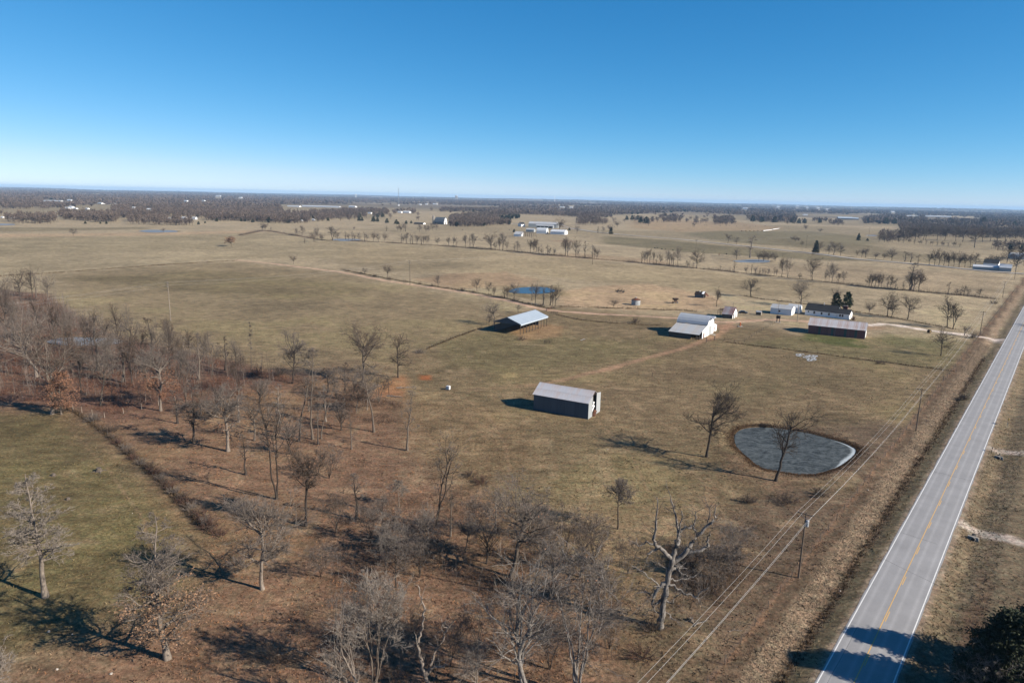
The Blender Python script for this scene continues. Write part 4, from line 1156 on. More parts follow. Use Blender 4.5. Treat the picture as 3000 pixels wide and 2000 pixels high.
def walk(rg, p0, d0, L, k, up, wig, rad0, rad1):
    N = len(p0); P = np.empty((N, k, 3)); P[:, 0] = p0; d = d0.copy(); st = (L / (k - 1))[:, None]
    for i in range(1, k):
        d = norm(d + rg.normal(0, wig, (N, 3)) + np.array([0, 0, 1.]) * up)
        P[:, i] = P[:, i - 1] + d * st
    f = np.linspace(0, 1, k)[None]
    return P, rad0[:, None] * (1 - f) + rad1[:, None] * f

def kids(rg, P, Rd, n, t0, t1, ang, angv):
    N = len(P); idx = np.repeat(np.arange(N), n); m = len(idx)
    t = rg.uniform(t0, t1, m)
    p, d, r = at_t(P, Rd, idx, t)
    ref = np.where(np.abs(d[:, 2:3]) > .9, np.array([1., 0, 0]), np.array([0, 0, 1.]))
    a = norm(np.cross(d, ref)); b = np.cross(d, a)
    ph = rg.uniform(0, 2 * np.pi, m)[:, None]
    th = np.clip(rg.normal(ang, angv, m), .15, 2.0)[:, None]
    return idx, t, p, d * np.cos(th) + (a * np.cos(ph) + b * np.sin(ph)) * np.sin(th), r

def tree_geo(seed, H, Wd, style='oak', r0=None, lean=(0, 0), low=None, n1=None, dens=1.0, tw=.0165, leaf=0, leaf_top=1.0, bend=.03, lv4=True, leaf_size=.095, n4=6, fit=True):
    """returns trunk (V,F), twigs (V,F), leaves (V,F) or None.  H metres tall, Wd metres wide"""
    rg = np.random.default_rng(seed)
    S = dict(oak=dict(low=.22, n1=22, ang=1.05, up=.055, n2=8, n3=7, stems=1, fork=.62), vase=dict(low=.16, n1=16, ang=.70, up=.07, n2=8, n3=7, stems=1, fork=.5),
             cone=dict(low=.16, n1=34, ang=1.15, up=.05, n2=5, n3=6, stems=1, fork=1.0), slim=dict(low=.25, n1=14, ang=.85, up=.12, n2=5, n3=6, stems=1, fork=1.0),
             multi=dict(low=.30, n1=7, ang=.60, up=.12, n2=6, n3=7, stems=5, fork=1.0), round=dict(low=.16, n1=20, ang=.85, up=.05, n2=8, n3=8, stems=1, fork=.45),
             shrub=dict(low=.08, n1=6, ang=.65, up=.04, n2=6, n3=6, stems=12, fork=1.0), dead=dict(low=.35, n1=8, ang=.8, up=.10, n2=3, n3=3, stems=1, fork=.8),
             fork=dict(low=.38, n1=10, ang=.6, up=.12, n2=6, n3=6, stems=2, fork=.75))[style]
    low = S['low'] if low is None else low; n1 = int(n1 or S['n1'])
    r0 = (r0 or H * .020) * .66
    ns = S['stems']
    # level 0: stems
    k0 = 12; f = np.linspace(0, 1, k0); top = H * S['fork']
    P0 = np.zeros((ns, k0, 3)); R0 = np.zeros((ns, k0))
    for i in range(ns):
        wob = np.cumsum(rg.normal(0, bend * H / k0 * 2.2, (k0, 2)), 0); wob -= wob[0]
        if ns == 1: off = np.array(lean) * H; fac = 1.0
        else:
            a = 2 * np.pi * i / ns + rg.uniform(-.4, .4); sp = Wd * (.30 if style != 'fork' else .16) * rg.uniform(.6, 1.1)
            off = np.array([math.cos(a), math.sin(a)]) * sp + np.array(lean) * H; fac = rg.uniform(.72, 1.0)
        P0[i, :, 0] = f ** 1.25 * off[0] + wob[:, 0]; P0[i, :, 1] = f ** 1.25 * off[1] + wob[:, 1]; P0[i, :, 2] = f * top * fac - .35 * (f == 0)
        base = r0 * (1 if ns == 1 else .62 if ns < 4 else (.42 if style == 'multi' else .14))
        R0[i] = base * ((1 - .90 * f) if S['fork'] == 1.0 else (1 - .42 * f)) * (1 + .55 * np.exp(-f * 22) * (ns < 4))
    parts_t = [tubes(P0, R0, 8)]
    # crown volume
    cz0 = H * low; cen = np.array([lean[0] * H * .8, lean[1] * H * .8, (cz0 + H) / 2]); ax = np.array([Wd / 2, Wd / 2, (H - cz0) / 2 * 1.02])
    # level 1
    tl = min(low / S['fork'], .9)
    n_per = max(1, int(round(n1 / ns)))
    if ns > 1: n_per = n1 if style != 'shrub' else 4
    idx, t, p, d, r = kids(rg, P0, R0, n_per, tl, 1.0, S['ang'], .22)
    if S['fork'] < 1.0:                              # main fork: some limbs leave from the trunk top, steeper
        m = rg.random(len(t)) < .32
        t2 = np.where(m, rg.uniform(.88, 1.0, len(t)), t)
        p2, dd, r2 = at_t(P0, R0, idx, t2); p = p2; r = r2
        d = norm(d + np.where(m, .42, 0.0)[:, None] * np.array([0, 0, 1.]))
    # distance to crown surface
    o = (p - cen) / ax; e = d / ax
    A = (e * e).sum(1); Bq = (o * e).sum(1); Cq = (o * o).sum(1) - 1
    disc = np.maximum(Bq * Bq - A * Cq, 0); L = (-Bq + np.sqrt(disc)) / A
    L = np.clip(L, H * .05, H * .62) * rg.uniform(.55, 1.12, len(L))
    if style == 'cone': L = np.minimum(L, ((1.04 - p[:, 2] / H) * Wd * .62 + Wd * .10) * rg.uniform(.6, 1.1, len(L)))
    if style == 'slim': L = np.minimum(L, Wd * .6)
    rr1 = np.clip(np.minimum(r * .62, L * .028 + .03), .02, None)
    P1, R1 = walk(rg, p, d, L, 7, S['up'], .17, rr1, rr1 * .22)
    parts_t.append(tubes(P1, R1, 5))
    # level 2
    n2 = max(2, int(S['n2'] * dens))
    i2, t2, p2, d2, r2 = kids(rg, P1, R1, n2, .22, 1.0, .75, .25)
    L2 = L[i2] * rg.uniform(.32, .62, len(i2)) * (1.15 - .55 * t2)
    rr2 = np.clip(r2 * .6, tw * 1.5, .10)
    P2, R2 = walk(rg, p2, d2, L2, 5, .07, .20, rr2, np.full(len(rr2), tw))
    parts_t.append(tubes(P2, R2, 4))
    # level 3, 4: twigs
    n3 = max(2, int(S['n3'] * dens))
    i3, t3, p3, d3, r3 = kids(rg, P2, R2, n3, .15, 1.0, .7, .25)
    L3 = np.clip(L2[i3] * rg.uniform(.35, .6, len(i3)), .25, 2.4)
    P3, R3 = walk(rg, p3, d3, L3, 2, .08, .18, np.full(len(L3), tw * 1.05), np.full(len(L3), tw * .6))
    parts_c = [tubes(P3, R3, 3)]
    if lv4:
        i4, t4, p4, d4, r4 = kids(rg, P3, R3, n4, .2, 1.0, .65, .25)
        L4 = np.clip(L3[i4] * rg.uniform(.45, .8, len(i4)), .2, 1.5)[:, None]
        d4 = norm(d4 + np.array([0, 0, .12])); sd = norm(np.cross(d4, rg.normal(0, 1, d4.shape))) * tw * .85
        V4 = np.stack([p4 - sd, p4 + sd, p4 + d4 * L4], 1).reshape(-1, 3)
        parts_c.append((V4, np.arange(len(V4)).reshape(-1, 3)))
    lv = None
    if leaf:
        tips = P3[:, -1]; ok = np.where(tips[:, 2] < H * leaf_top)[0]
        if len(ok):
            pick = tips[rg.choice(ok, leaf)] + rg.normal(0, .28, (leaf, 3))
            lv = leaves(rg, pick, leaf_size)
    out = [merge(parts_t), merge(parts_c), lv]
    if fit:                                          # settle the grown crown to the surveyed height and spread
        V = out[1][0]; rel = V[:, :2] - np.array(lean)[None] * V[:, 2:3] * .9
        wa = 2 * np.percentile(np.hypot(rel[:, 0], rel[:, 1]), 92); ha = np.percentile(V[:, 2], 99.7)
        kx = float(np.clip(Wd / wa, .6, 1.7)); kz = float(np.clip(H / ha, .6, 1.5))
        for g_ in out:
            if g_ is None: continue
            Q = g_[0]; ln = np.array(lean)[None] * Q[:, 2:3]
            Q[:, :2] = (Q[:, :2] - ln) * kx + ln * kz; Q[:, 2] *= kz
    return out

def leaves(rg, c, size):
    n = len(c); a = norm(rg.normal(0, 1, (n, 3))); b = norm(np.cross(a, rg.normal(0, 1, (n, 3))))
    s = size * rg.uniform(.6, 1.4, (n, 1))
    V = np.stack([c - a * s, c + b * s * .7, c + a * s, c - b * s * .7], 1).reshape(-1, 3)
    return V, [np.arange(n * 4).reshape(-1, 4)]

TREE_N = [0]
def tree(label, px, top, wpx, style, name='bare_tree', bark='bark_grey', twig='twig_grey', group=None, leafm='leaf_rust', **kw):
    """px: foot of the tree in the photo, top: its top, wpx: crown width there"""
    g = G(*px); TREE_N[0] += 1
    H = above(top[0], top[1], g.x, g.y) - g.z
    sc = F_PX / (g.y * CP + (CAM_H - H * .5) * SP)
    d = ray(*top); tx = d[0] * g.y / d[1]
    kw.setdefault('lean', ((tx - g.x) / H * .85, 0))
    W = wpx / sc
    tg, cg, lv = tree_geo(kw.pop('seed', TREE_N[0] * 7 + 3), H, W, style, **kw)
    t = thing(name, label, 'tree', g, 0, group)
    obj('trunk', np_mesh('trunk', *tg, [M[bark]], True), t)
    obj('crown', np_mesh('crown', *cg, [M[twig]], False), t)
    if lv: obj('foliage', np_mesh('foliage', *lv, [M[leafm]]), t)
    return t

# ---- foreground and woods: each tree as it stands ------------------------------------------------
LG = 'bare trees of the near woods'
tree('leaning pale bare tree on the green pasture at lower left', (133, 1748), (86, 1385), 150, 'cone', bark='bark_pale', twig='twig_pale', low=.24, n1=60, r0=.36, bend=.02, tw=.017)
tree('pyramid oak holding tan leaves on its lower boughs, lower left', (491, 1928), (474, 1508), 205, 'cone', name='oak_tree', bark='bark_pale', twig='twig_grey', low=.14, n1=64, leaf=3000, leaf_top=.52, leafm='leaf_tan', r0=.40, tw=.017)
tree('bare tree with a wide flat upper crown and drooping skirts of twigs', (769, 1725), (764, 1432), 190, 'oak', bark='bark_pale', twig='twig_grey', low=.22, n1=30, r0=.36, dens=1.1)
tree('bare oak with white flared foot and shaggy rust leaves, standing in leaf litter', (668, 1321), (642, 1116), 120, 'oak', name='oak_tree', bark='bark_pale', twig='twig_grey', low=.32, leaf=500, leaf_top=.5, r0=.5)
tree('narrow conical bare tree left of the white footed oak', (567, 1296), (563, 1114), 92, 'cone', bark='bark_dark', twig='twig_grey', low=.22)
tree('tall dark trunked tree with high forked limbs above the brush line', (811, 1462), (793, 1114), 125, 'fork', bark='bark_dark', twig='twig_grey', low=.45, r0=.42, dens=.8)
tree('dark oak with spreading crooked limbs, right of the tall forked tree', (896, 1541), (896, 1296), 115, 'oak', bark='bark_dark', twig='twig_brown', low=.25, leaf=250, r0=.36)
tree('very tall thin tree curving right at the top', (875, 1292), (921, 1019), 58, 'slim', bark='bark_grey', twig='twig_grey', low=.45, r0=.30)
tree('very tall straight thin tree beside the curving one', (916, 1286), (915, 1017), 62, 'slim', bark='bark_grey', twig='twig_grey', low=.42, r0=.32)
tree('slim short tree right of the two very tall thin trees', (932, 1302), (938, 1145), 45, 'slim', bark='bark_grey', twig='twig_grey', low=.4, r0=.2)
tree('slender tree leaning hard to the right among the tall thin trees', (941, 1284), (1000, 1105), 55, 'slim', bark='bark_grey', twig='twig_grey', low=.5, r0=.22)
tree('short oak with rust leaves in front of the big spreading oak', (1044, 1206), (1051, 1105), 85, 'oak', name='oak_tree', bark='bark_grey', twig='twig_brown', leaf=500, low=.3)
tree('tall slender tree leaning left with a pale foot', (1096, 1265), (1060, 1058), 75, 'slim', bark='bark_grey', twig='twig_grey', low=.4, r0=.3)
tree('big spreading oak with broad fan crown behind the pale footed tree', (1063, 1120), (1063, 946), 145, 'oak', name='oak_tree', bark='bark_grey', twig='twig_brown', low=.30, n1=22, r0=.55)
tree('dense oval bare tree at the edge of the green field', (856, 1122), (860, 965), 95, 'oak', bark='bark_dark', twig='twig_grey', low=.25, n1=20)
tree('open crowned dark oak above the orange dirt bank', (1166, 1106), (1169, 976), 84, 'oak', bark='bark_dark', twig='twig_brown', low=.24, dens=.8)
tree('short broken snag beside the orange dirt bank', (1140, 1157), (1137, 1099), 26, 'dead', bark='bark_dark', twig='twig_dark', low=.4, dens=.6)
tree('slim tree with pale foot at the right edge of the near woods', (1193, 1319), (1212, 1132), 62, 'slim', bark='bark_grey', twig='twig_grey', low=.3, r0=.22, dens=.7)
tree('needle thin pole like tree at the edge of the green field', (735, 1084), (731, 942), 18, 'slim', bark='bark_grey', twig='twig_grey', low=.2, r0=.16)
tree('forked dark tree with long bare limb reaching right, in the open', (1277, 1545), (1330, 1252), 95, 'fork', bark='bark_dark', twig='twig_grey', low=.3, r0=.36, dens=.8)
tree('small crooked tree with forked top in the leaf litter', (1363, 1617), (1376, 1512), 62, 'vase', bark='bark_grey', twig='twig_grey', low=.5, r0=.17)
tree('low fan shaped multi stemmed tree with arching twigs', (1195, 1611), (1188, 1508), 160, 'multi', bark='bark_grey', twig='twig_grey', low=.12, r0=.2)
tree('pale slim sapling behind the fan shaped multi stemmed tree', (1170, 1484), (1163, 1406), 55, 'slim', bark='bark_pale', twig='twig_pale', low=.3, r0=.1)
tree('large bare tree with long side limb behind the twin trunk tree', (1497, 1690), (1552, 1395), 240, 'oak', bark='bark_grey', twig='twig_grey', low=.30, n1=20, leaf=120, r0=.38, lean=(.12, .05))
tree('big grey twin trunk tree with contorted limbs at the bottom edge', (1530, 2055), (1515, 1625), 270, 'fork', bark='bark_dead', twig='twig_pale', low=.33, n1=13, r0=.62, bend=.05, dens=.9)
tree('multi stemmed tree fanning upward at the bottom edge, right of the twin trunk tree', (1690, 2040), (1690, 1592), 240, 'multi', bark='bark_dead', twig='twig_grey', low=.36, n1=8, leaf=160, r0=.52)
tree('multi stemmed dark tree at the bottom edge, left of the white snag', (1097, 2025), (1103, 1668), 190, 'multi', bark='bark_grey', twig='twig_pale', low=.36, n1=8, r0=.40)
tree('white barked tree with twisting limbs reaching up at the bottom edge', (1085, 2110), (945, 1770), 190, 'fork', bark='bark_pale', twig='twig_pale', low=.35, n1=8, r0=.40, dens=.55, bend=.06)
tree('small oval bare tree left of the huge dead oak', (1809, 1549), (1815, 1397), 86, 'oak', bark='bark_dark', twig='twig_grey', low=.32, n1=18, r0=.17)
tree('bare tree standing left of the frozen pond', (2070, 1338), (2100, 1120), 158, 'oak', bark='bark_dark', twig='twig_dark', low=.24, n1=20, r0=.42, tw=.017)
tree('bare tree standing in front of the frozen pond', (2272, 1408), (2330, 1180), 150, 'oak', bark='bark_dark', twig='twig_dark', low=.22, n1=17, r0=.40, dens=.8, tw=.017)
tree('pale tree cut by the lower left corner of the picture', (-75, 2120), (-40, 1850), 190, 'cone', bark='bark_pale', twig='twig_pale', low=.2)
tree('bare thicket tree right of the huge dead oak', (2105, 1690), (2115, 1585), 130, 'multi', bark='bark_grey', twig='twig_grey', low=.1, r0=.12)
# left woods
tree('tall pale limbed tree rising behind the small rust leaved tree', (152, 1213), (185, 935), 190, 'vase', bark='bark_pale', twig='twig_brown', low=.28, n1=16, r0=.62, leaf=600, leaf_top=1.0, lean=(.05, 0))
tree('small pyramid tree thick with rust leaves at the left fence', (180, 1214), (168, 1088), 80, 'cone', name='oak_tree', bark='bark_grey', twig='twig_brown', leaf=7000, low=.18, r0=.2)
tree('oak with rust leaf skirt and bare top at the fence corner', (471, 1203), (458, 1016), 105, 'oak', name='oak_tree', bark='bark_pale', twig='twig_grey', leaf=5000, leaf_top=.62, low=.24, n1=22, r0=.45)
tree('pale trunked bare tree between the two rust leaved trees', (295, 1188), (294, 960), 120, 'vase', bark='bark_grey', twig='twig_grey', low=.3, r0=.4)
tree('huge leaning tree with white limbs at the left edge of the woods', (108, 1105), (20, 900), 250, 'vase', bark='bark_pale', twig='twig_grey', low=.25, n1=16, r0=.6, lean=(-.25, 0))
rg = np.random.default_rng(77)
ORD = ['first', 'second', 'third', 'fourth', 'fifth', 'sixth', 'seventh', 'eighth', 'ninth', 'tenth', 'eleventh', 'twelfth', 'thirteenth', 'fourteenth', 'fifteenth', 'sixteenth', 'seventeenth', 'eighteenth', 'nineteenth', 'twentieth']
def ordn(i):
    if i < 20: return ORD[i]
    tens = ['twenty', 'thirty', 'forty', 'fifty', 'sixty', 'seventy', 'eighty', 'ninety'][(i + 1) // 10 - 2]
    k = (i + 1) % 10
    return (tens + '-' + ORD[k - 1]) if k else {'twenty': 'twentieth', 'thirty': 'thirtieth', 'forty': 'fortieth', 'fifty': 'fiftieth', 'sixty': 'sixtieth', 'seventy': 'seventieth', 'eighty': 'eightieth', 'ninety': 'ninetieth'}[tens]
# pool of shared mid-distance trees
POOL = {}
def pool(style, k, fine, leaf=0):
    key = (style, k, fine, leaf)
    if key not in POOL:
        h = 12.0; w = {'oak': 10, 'vase': 9, 'round': 12, 'slim': 4, 'multi': 10, 'cone': 6, 'fork': 8, 'shrub': 9, 'dead': 6}[style]
        tg, cg, lv = tree_geo(900 + k * 13 + len(style) * 101, h, w, style, dens=.85, tw=.0145 if fine else .019, leaf=leaf, r0=.30, leaf_size=.3, n4=5 if fine else 3)
        POOL[key] = (np_mesh('trunk', *tg, [M['bark_grey']], True), np_mesh('crown', *cg, [M['twig_grey']], False), np_mesh('foliage', *lv, [M['leaf_tan']]) if lv else None, h, w)
    return POOL[key]
def skin(o, mat):                                     # shared shape, own bark colour
    o.material_slots[0].link = 'OBJECT'; o.material_slots[0].material = M[mat]
PN = [0]
def ptree(label, px, top, wpx, style, twig='twig_grey', group=None, tw=.022, leaf=0, name='bare_tree'):
    g = G(*px); H = max(above(top[0], top[1], g.x, g.y) - g.z, 1.5)
    sc = F_PX / (g.y * CP + (CAM_H - H * .5) * SP)
    PN[0] += 1
    tm, cm, lm, h, w = pool(style, PN[0] % 3 if tw < .019 else PN[0] % 2, tw < .019, leaf)
    t = thing(name, label, 'tree', g, rg.uniform(0, 6.28), group)
    W = wpx / sc
    t.scale = (W / w, W / w, H / h)
    d = ray(*top); tx = d[0] * g.y / d[1]
    skin(obj('trunk', tm, t), {'twig_pale': 'bark_pale', 'twig_dark': 'bark_dark'}.get(twig, 'bark_grey' if PN[0] % 2 else 'bark_dark')); skin(obj('crown', cm, t), twig)
    if lm: obj('foliage', lm, t)
    return t

# fill of the near wood: slighter trees between the big ones
NW = [(520, 1240, 92, 'slim'), (590, 1215, 80, 'oak'), (640, 1200, 85, 'vase'), (700, 1235, 95, 'slim'), (745, 1290, 120, 'oak'), (760, 1205, 90, 'vase'), (820, 1240, 110, 'slim'), (850, 1330, 120, 'vase'), (905, 1205, 100, 'oak'), (955, 1235, 100, 'slim'), (1000, 1260, 95, 'vase'), (1030, 1315, 90, 'slim'), (1075, 1200, 85, 'vase'), (1110, 1180, 80, 'multi'), (720, 1390, 110, 'slim'), (965, 1400, 90, 'multi'),
 (985, 1560, 110, 'multi'), (1045, 1520, 130, 'slim'), (1085, 1590, 110, 'multi'), (1120, 1545, 100, 'vase'), (1130, 1660, 120, 'multi'), (1160, 1720, 130, 'oak'), (1230, 1690, 120, 'multi'), (1255, 1600, 110, 'vase'), (1290, 1640, 100, 'multi'), (1320, 1570, 120, 'slim'), (1400, 1560, 100, 'multi'), (1425, 1650, 130, 'vase'), (1450, 1560, 120, 'slim'), (1560, 1580, 110, 'multi'), (1590, 1660, 150, 'oak'), (1620, 1740, 150, 'vase'), (1660, 1600, 110, 'multi'), (1700, 1690, 140, 'oak'), (1740, 1640, 120, 'multi'), (1755, 1760, 130, 'vase'),
 (1010, 1880, 130, 'multi'), (1180, 1930, 150, 'multi'), (1320, 1950, 120, 'shrub'), (1400, 1900, 130, 'multi'), (1610, 1960, 160, 'multi'), (1785, 1900, 120, 'shrub'), (940, 1690, 90, 'shrub'), (1840, 1680, 100, 'multi'), (2150, 1640, 110, 'multi'), (2020, 1690, 110, 'multi'), (1000, 2080, 180, 'oak'), (1390, 2060, 180, 'vase')]
def near_fill():
    for i, (u, vb, h, st) in enumerate(sorted(NW)):
        ptree('slight bare tree, %s from left in the near wood' % ordn(i), (u, vb), (u + rg.uniform(-10, 10), vb - h * 1.08), h * {'slim': .42, 'oak': .85, 'vase': .8, 'multi': .95, 'shrub': 1.1}[st], st, ['twig_grey', 'twig_brown', 'twig_grey', 'twig_pale'][i % 4], 'slight trees of the near wood', tw=.016)

# left woods interior: listed where they stand, from left to right
WOODS = [(8, 905, 800, 60, 'oak'), (24, 1015, 830, 70, 'oak'), (40, 960, 860, 60, 'vase'), (62, 885, 785, 48, 'oak'), (95, 870, 775, 44, 'oak'), (106, 872, 792, 26, 'slim'), (144, 884, 790, 46, 'vase'), (70, 1060, 880, 80, 'oak'),
 (118, 1000, 860, 70, 'oak'), (165, 1015, 850, 70, 'vase'), (190, 1050, 890, 62, 'oak'), (210, 1090, 930, 70, 'oak'), (215, 1010, 905, 62, 'oak'), (238, 1150, 985, 80, 'vase'), (250, 1020, 908, 56, 'vase'), (272, 1040, 905, 58, 'oak'), (288, 1085, 925, 60, 'slim'), (312, 1060, 912, 62, 'oak'),
 (330, 1095, 935, 60, 'vase'), (352, 1040, 884, 58, 'oak'), (362, 1120, 950, 60, 'slim'), (385, 1125, 930, 64, 'vase'), (392, 1060, 888, 60, 'oak'), (418, 1090, 945, 56, 'oak'), (432, 1145, 990, 60, 'vase'), (450, 1070, 930, 52, 'slim'), (470, 1090, 930, 60, 'oak'), (498, 1075, 925, 60, 'oak'), (512, 1062, 940, 66, 'oak'),
 (530, 1110, 968, 56, 'vase'), (546, 1190, 1000, 76, 'multi'), (556, 1044, 958, 48, 'oak'), (583, 1112, 975, 46, 'slim'), (600, 1060, 970, 46, 'oak'), (624, 1098, 973, 62, 'oak'), (660, 1085, 985, 40, 'slim'), (691, 1098, 992, 52, 'oak'), (700, 1150, 1035, 60, 'multi'), (985, 1165, 1070, 55, 'multi'), (1010, 1150, 1060, 44, 'slim'), (1030, 1175, 1080, 60, 'multi'), (960, 1150, 1075, 40, 'slim'), (775, 1175, 1105, 50, 'multi')]
for i, (u, vb, vt, w, st) in enumerate(sorted(WOODS)):
    ptree('bare tree in the left woods, %s from the left there' % ordn(i), (u, vb), (u + rg.uniform(-6, 6), vt), w, st, ['twig_grey', 'twig_brown', 'twig_grey', 'twig_brown'][i % 4], 'bare trees of the left woods', tw=.017)

near_fill()
# rows of trees: (photo foot x, foot y, top y, crown width, style)
def row(desc, items, group, twigs=('twig_grey',), tw=.022, name='bare_tree', leaf=0, from_='left'):
    for i, it in enumerate(sorted(items)):
        u, vb, vt, w, st = it[:5]; dx = it[5] if len(it) > 5 else rg.uniform(-2, 2)
        ptree('bare tree, %s from left %s' % (ordn(i), desc), (u, vb), (u + dx, vt), w, st, it[6] if len(it) > 6 else twigs[i % len(twigs)], group, tw, leaf, name)
row('in the hedgerow beyond the long pasture', [
 (868, 690, 665, 18, 'oak'), (885, 692, 659, 22, 'oak'), (893, 712, 698, 10, 'slim'), (920, 710, 676, 30, 'round'), (929, 703, 659, 20, 'vase'), (944, 708, 684, 28, 'round'), (974, 704, 662, 40, 'fork'), (990, 705, 680, 20, 'oak'),
 (1013, 704, 678, 12, 'slim'), (1021, 705, 680, 12, 'vase'), (1032, 705, 677, 12, 'slim'), (1038, 705, 682, 12, 'vase'), (1052, 706, 678, 14, 'oak'), (1068, 706, 679, 13, 'slim'), (1075, 706, 681, 14, 'oak'), (1094, 708, 677, 26, 'round'), (1108, 708, 680, 16, 'oak'), (1127, 709, 680, 25, 'round'),
 (1175, 711, 684, 12, 'slim'), (1181, 712, 685, 13, 'vase'), (1191, 713, 680, 18, 'fork'), (1203, 714, 684, 11, 'slim'), (1209, 714, 686, 11, 'slim'), (1222, 715, 680, 22, 'vase'), (1235, 716, 688, 13, 'slim'), (1241, 716, 682, 14, 'vase'), (1248, 717, 684, 13, 'vase'), (1254, 717, 687, 13, 'oak'),
 (1282, 717, 692, 18, 'oak'), (1314, 720, 688, 17, 'vase'), (1329, 722, 688, 18, 'vase'), (1337, 722, 695, 12, 'slim'), (1363, 724, 680, 24, 'vase'), (1377, 725, 692, 14, 'slim'), (1386, 726, 682, 28, 'fork'), (1437, 730, 672, 46, 'vase'), (1450, 731, 706, 14, 'oak'), (1463, 732, 684, 20, 'vase'), (1473, 733, 680, 26, 'fork', 6), (1484, 734, 705, 16, 'oak')], 'hedgerow trees', ('twig_grey', 'twig_brown'))
row('in the hedgerow right of the far farm', [
 (1515, 738, 704, 20, 'oak'), (1507, 737, 712, 10, 'slim'), (1553, 742, 694, 24, 'vase'), (1564, 742, 696, 18, 'vase'), (1570, 743, 690, 32, 'vase', 8), (1577, 744, 722, 12, 'oak'), (1587, 745, 725, 12, 'oak'), (1604, 747, 716, 13, 'slim'), (1610, 748, 722, 13, 'oak'), (1624, 748, 724, 14, 'vase'),
 (1656, 750, 686, 40, 'vase', -3), (1663, 750, 688, 30, 'vase', 5), (1687, 754, 692, 28, 'vase', 4), (1694, 754, 728, 14, 'oak'), (1714, 756, 706, 16, 'slim', 5), (1734, 757, 716, 14, 'slim'), (1741, 758, 720, 13, 'vase'), (1749, 758, 722, 24, 'vase', 9)], 'hedgerow trees', ('twig_brown', 'twig_grey'))
row('in the clump right of the field pole', [
 (1880, 770, 735, 14, 'slim', -6), (1888, 771, 730, 16, 'vase'), (1896, 772, 724, 20, 'vase'), (1904, 772, 727, 16, 'slim', 4), (1913, 773, 732, 16, 'vase', 7), (1923, 774, 745, 11, 'slim'), (1934, 775, 738, 16, 'oak'), (1954, 777, 730, 20, 'oak'), (1961, 777, 738, 12, 'slim'), (1967, 778, 734, 14, 'vase'), (1973, 779, 738, 13, 'slim', 4), (1985, 780, 720, 26, 'oak', 3)], 'hedgerow trees', ('twig_brown', 'twig_grey'))
row('in the hedgerow below the farm pond', [
 (2014, 783, 760, 16, 'oak'), (2030, 785, 766, 8, 'slim'), (2041, 785, 727, 48, 'oak'), (2110, 793, 778, 7, 'slim'), (2151, 798, 764, 12, 'slim'), (2185, 802, 776, 13, 'vase'), (2201, 803, 774, 9, 'slim'), (2213, 804, 776, 13, 'vase'), (2225, 805, 784, 9, 'slim'), (2234, 806, 783, 11, 'oak'), (2243, 807, 784, 8, 'slim'), (2251, 808, 779, 11, 'vase'), (2267, 810, 782, 10, 'slim'), (2274, 810, 781, 11, 'vase'),
 (2290, 812, 744, 32, 'vase'), (2307, 814, 748, 26, 'fork', 5), (2342, 817, 797, 14, 'round'), (2373, 820, 790, 8, 'slim'), (2379, 821, 740, 46, 'vase', 4), (2417, 824, 788, 13, 'vase'), (2428, 827, 760, 24, 'oak', -2, 'twig_pale'), (2438, 828, 757, 30, 'vase', 6, 'twig_pale'), (2455, 830, 798, 18, 'fork', 6), (2469, 831, 792, 24, 'oak', 8)], 'hedgerow trees', ('twig_brown', 'twig_grey'))
row('in the row beyond the farmyard, left of road', [
 (2545, 840, 800, 22, 'oak'), (2553, 841, 790, 26, 'vase'), (2563, 842, 792, 22, 'vase'), (2573, 842, 790, 22, 'vase'), (2581, 843, 796, 22, 'oak'), (2599, 846, 806, 14, 'slim'), (2608, 847, 800, 22, 'oak'), (2623, 848, 815, 12, 'slim'), (2645, 850, 822, 14, 'slim', -12), (2663, 850, 782, 34, 'vase', -24), (2669, 850, 768, 44, 'slim', -8, 'twig_pale'), (2677, 851, 775, 50, 'vase', 8, 'twig_pale'), (2691, 853, 788, 50, 'vase', 26),
 (2778, 862, 824, 14, 'slim', 4), (2801, 864, 843, 14, 'oak'), (2813, 865, 845, 10, 'slim'), (2823, 865, 832, 18, 'oak', 5), (2834, 866, 843, 16, 'oak', 4), (2869, 869, 842, 18, 'oak')], 'hedgerow trees', ('twig_brown', 'twig_grey'))
ptree('lone round tree holding brown leaves in the wide left field', (678, 722), (680, 691), 34, 'round', 'twig_brown', None, .03, 1500)
ptree('lone bare tree far out in the left field', (215, 692), (216, 665), 24, 'oak', 'twig_grey')
ptree('small bare tree at the far left pond', (480, 682), (480, 667), 16, 'oak', 'twig_grey')
ptree('left of two trees on the small rise in the left field', (769, 676), (770, 652), 22, 'round', 'twig_grey')
ptree('right of two trees on the small rise in the left field', (777, 677), (779, 651), 24, 'round', 'twig_brown')
ptree('sapling right of the two trees on the small rise', (794, 678), (795, 664), 9, 'slim', 'twig_grey')
ptree('bushy small tree beside the end of the dirt lane', (860, 773), (859, 744), 28, 'round', 'twig_brown')
row('along the dirt lane toward the blue pond', [(1068, 803, 781, 20, 'oak'), (1135, 813, 770, 36, 'round'), (1283, 841, 800, 24, 'oak'), (1398, 856, 812, 34, 'oak'), (1432, 862, 820, 24, 'oak'), (1447, 869, 832, 22, 'vase'), (1478, 872, 840, 18, 'slim'), (1486, 873, 832, 26, 'vase'), (1506, 875, 822, 34, 'oak'), (1559, 881, 832, 18, 'slim'), (1568, 888, 820, 36, 'vase'), (1591, 892, 836, 26, 'slim', 3), (1612, 894, 834, 22, 'slim'), (1618, 897, 852, 18, 'vase'), (1626, 898, 828, 36, 'vase', 8)], 'lane side trees', ('twig_grey', 'twig_brown'))
ptree('broad bare tree at the near end of the open pole shed', (1448, 950), (1452, 884), 68, 'vase', 'twig_grey', tw=.018)
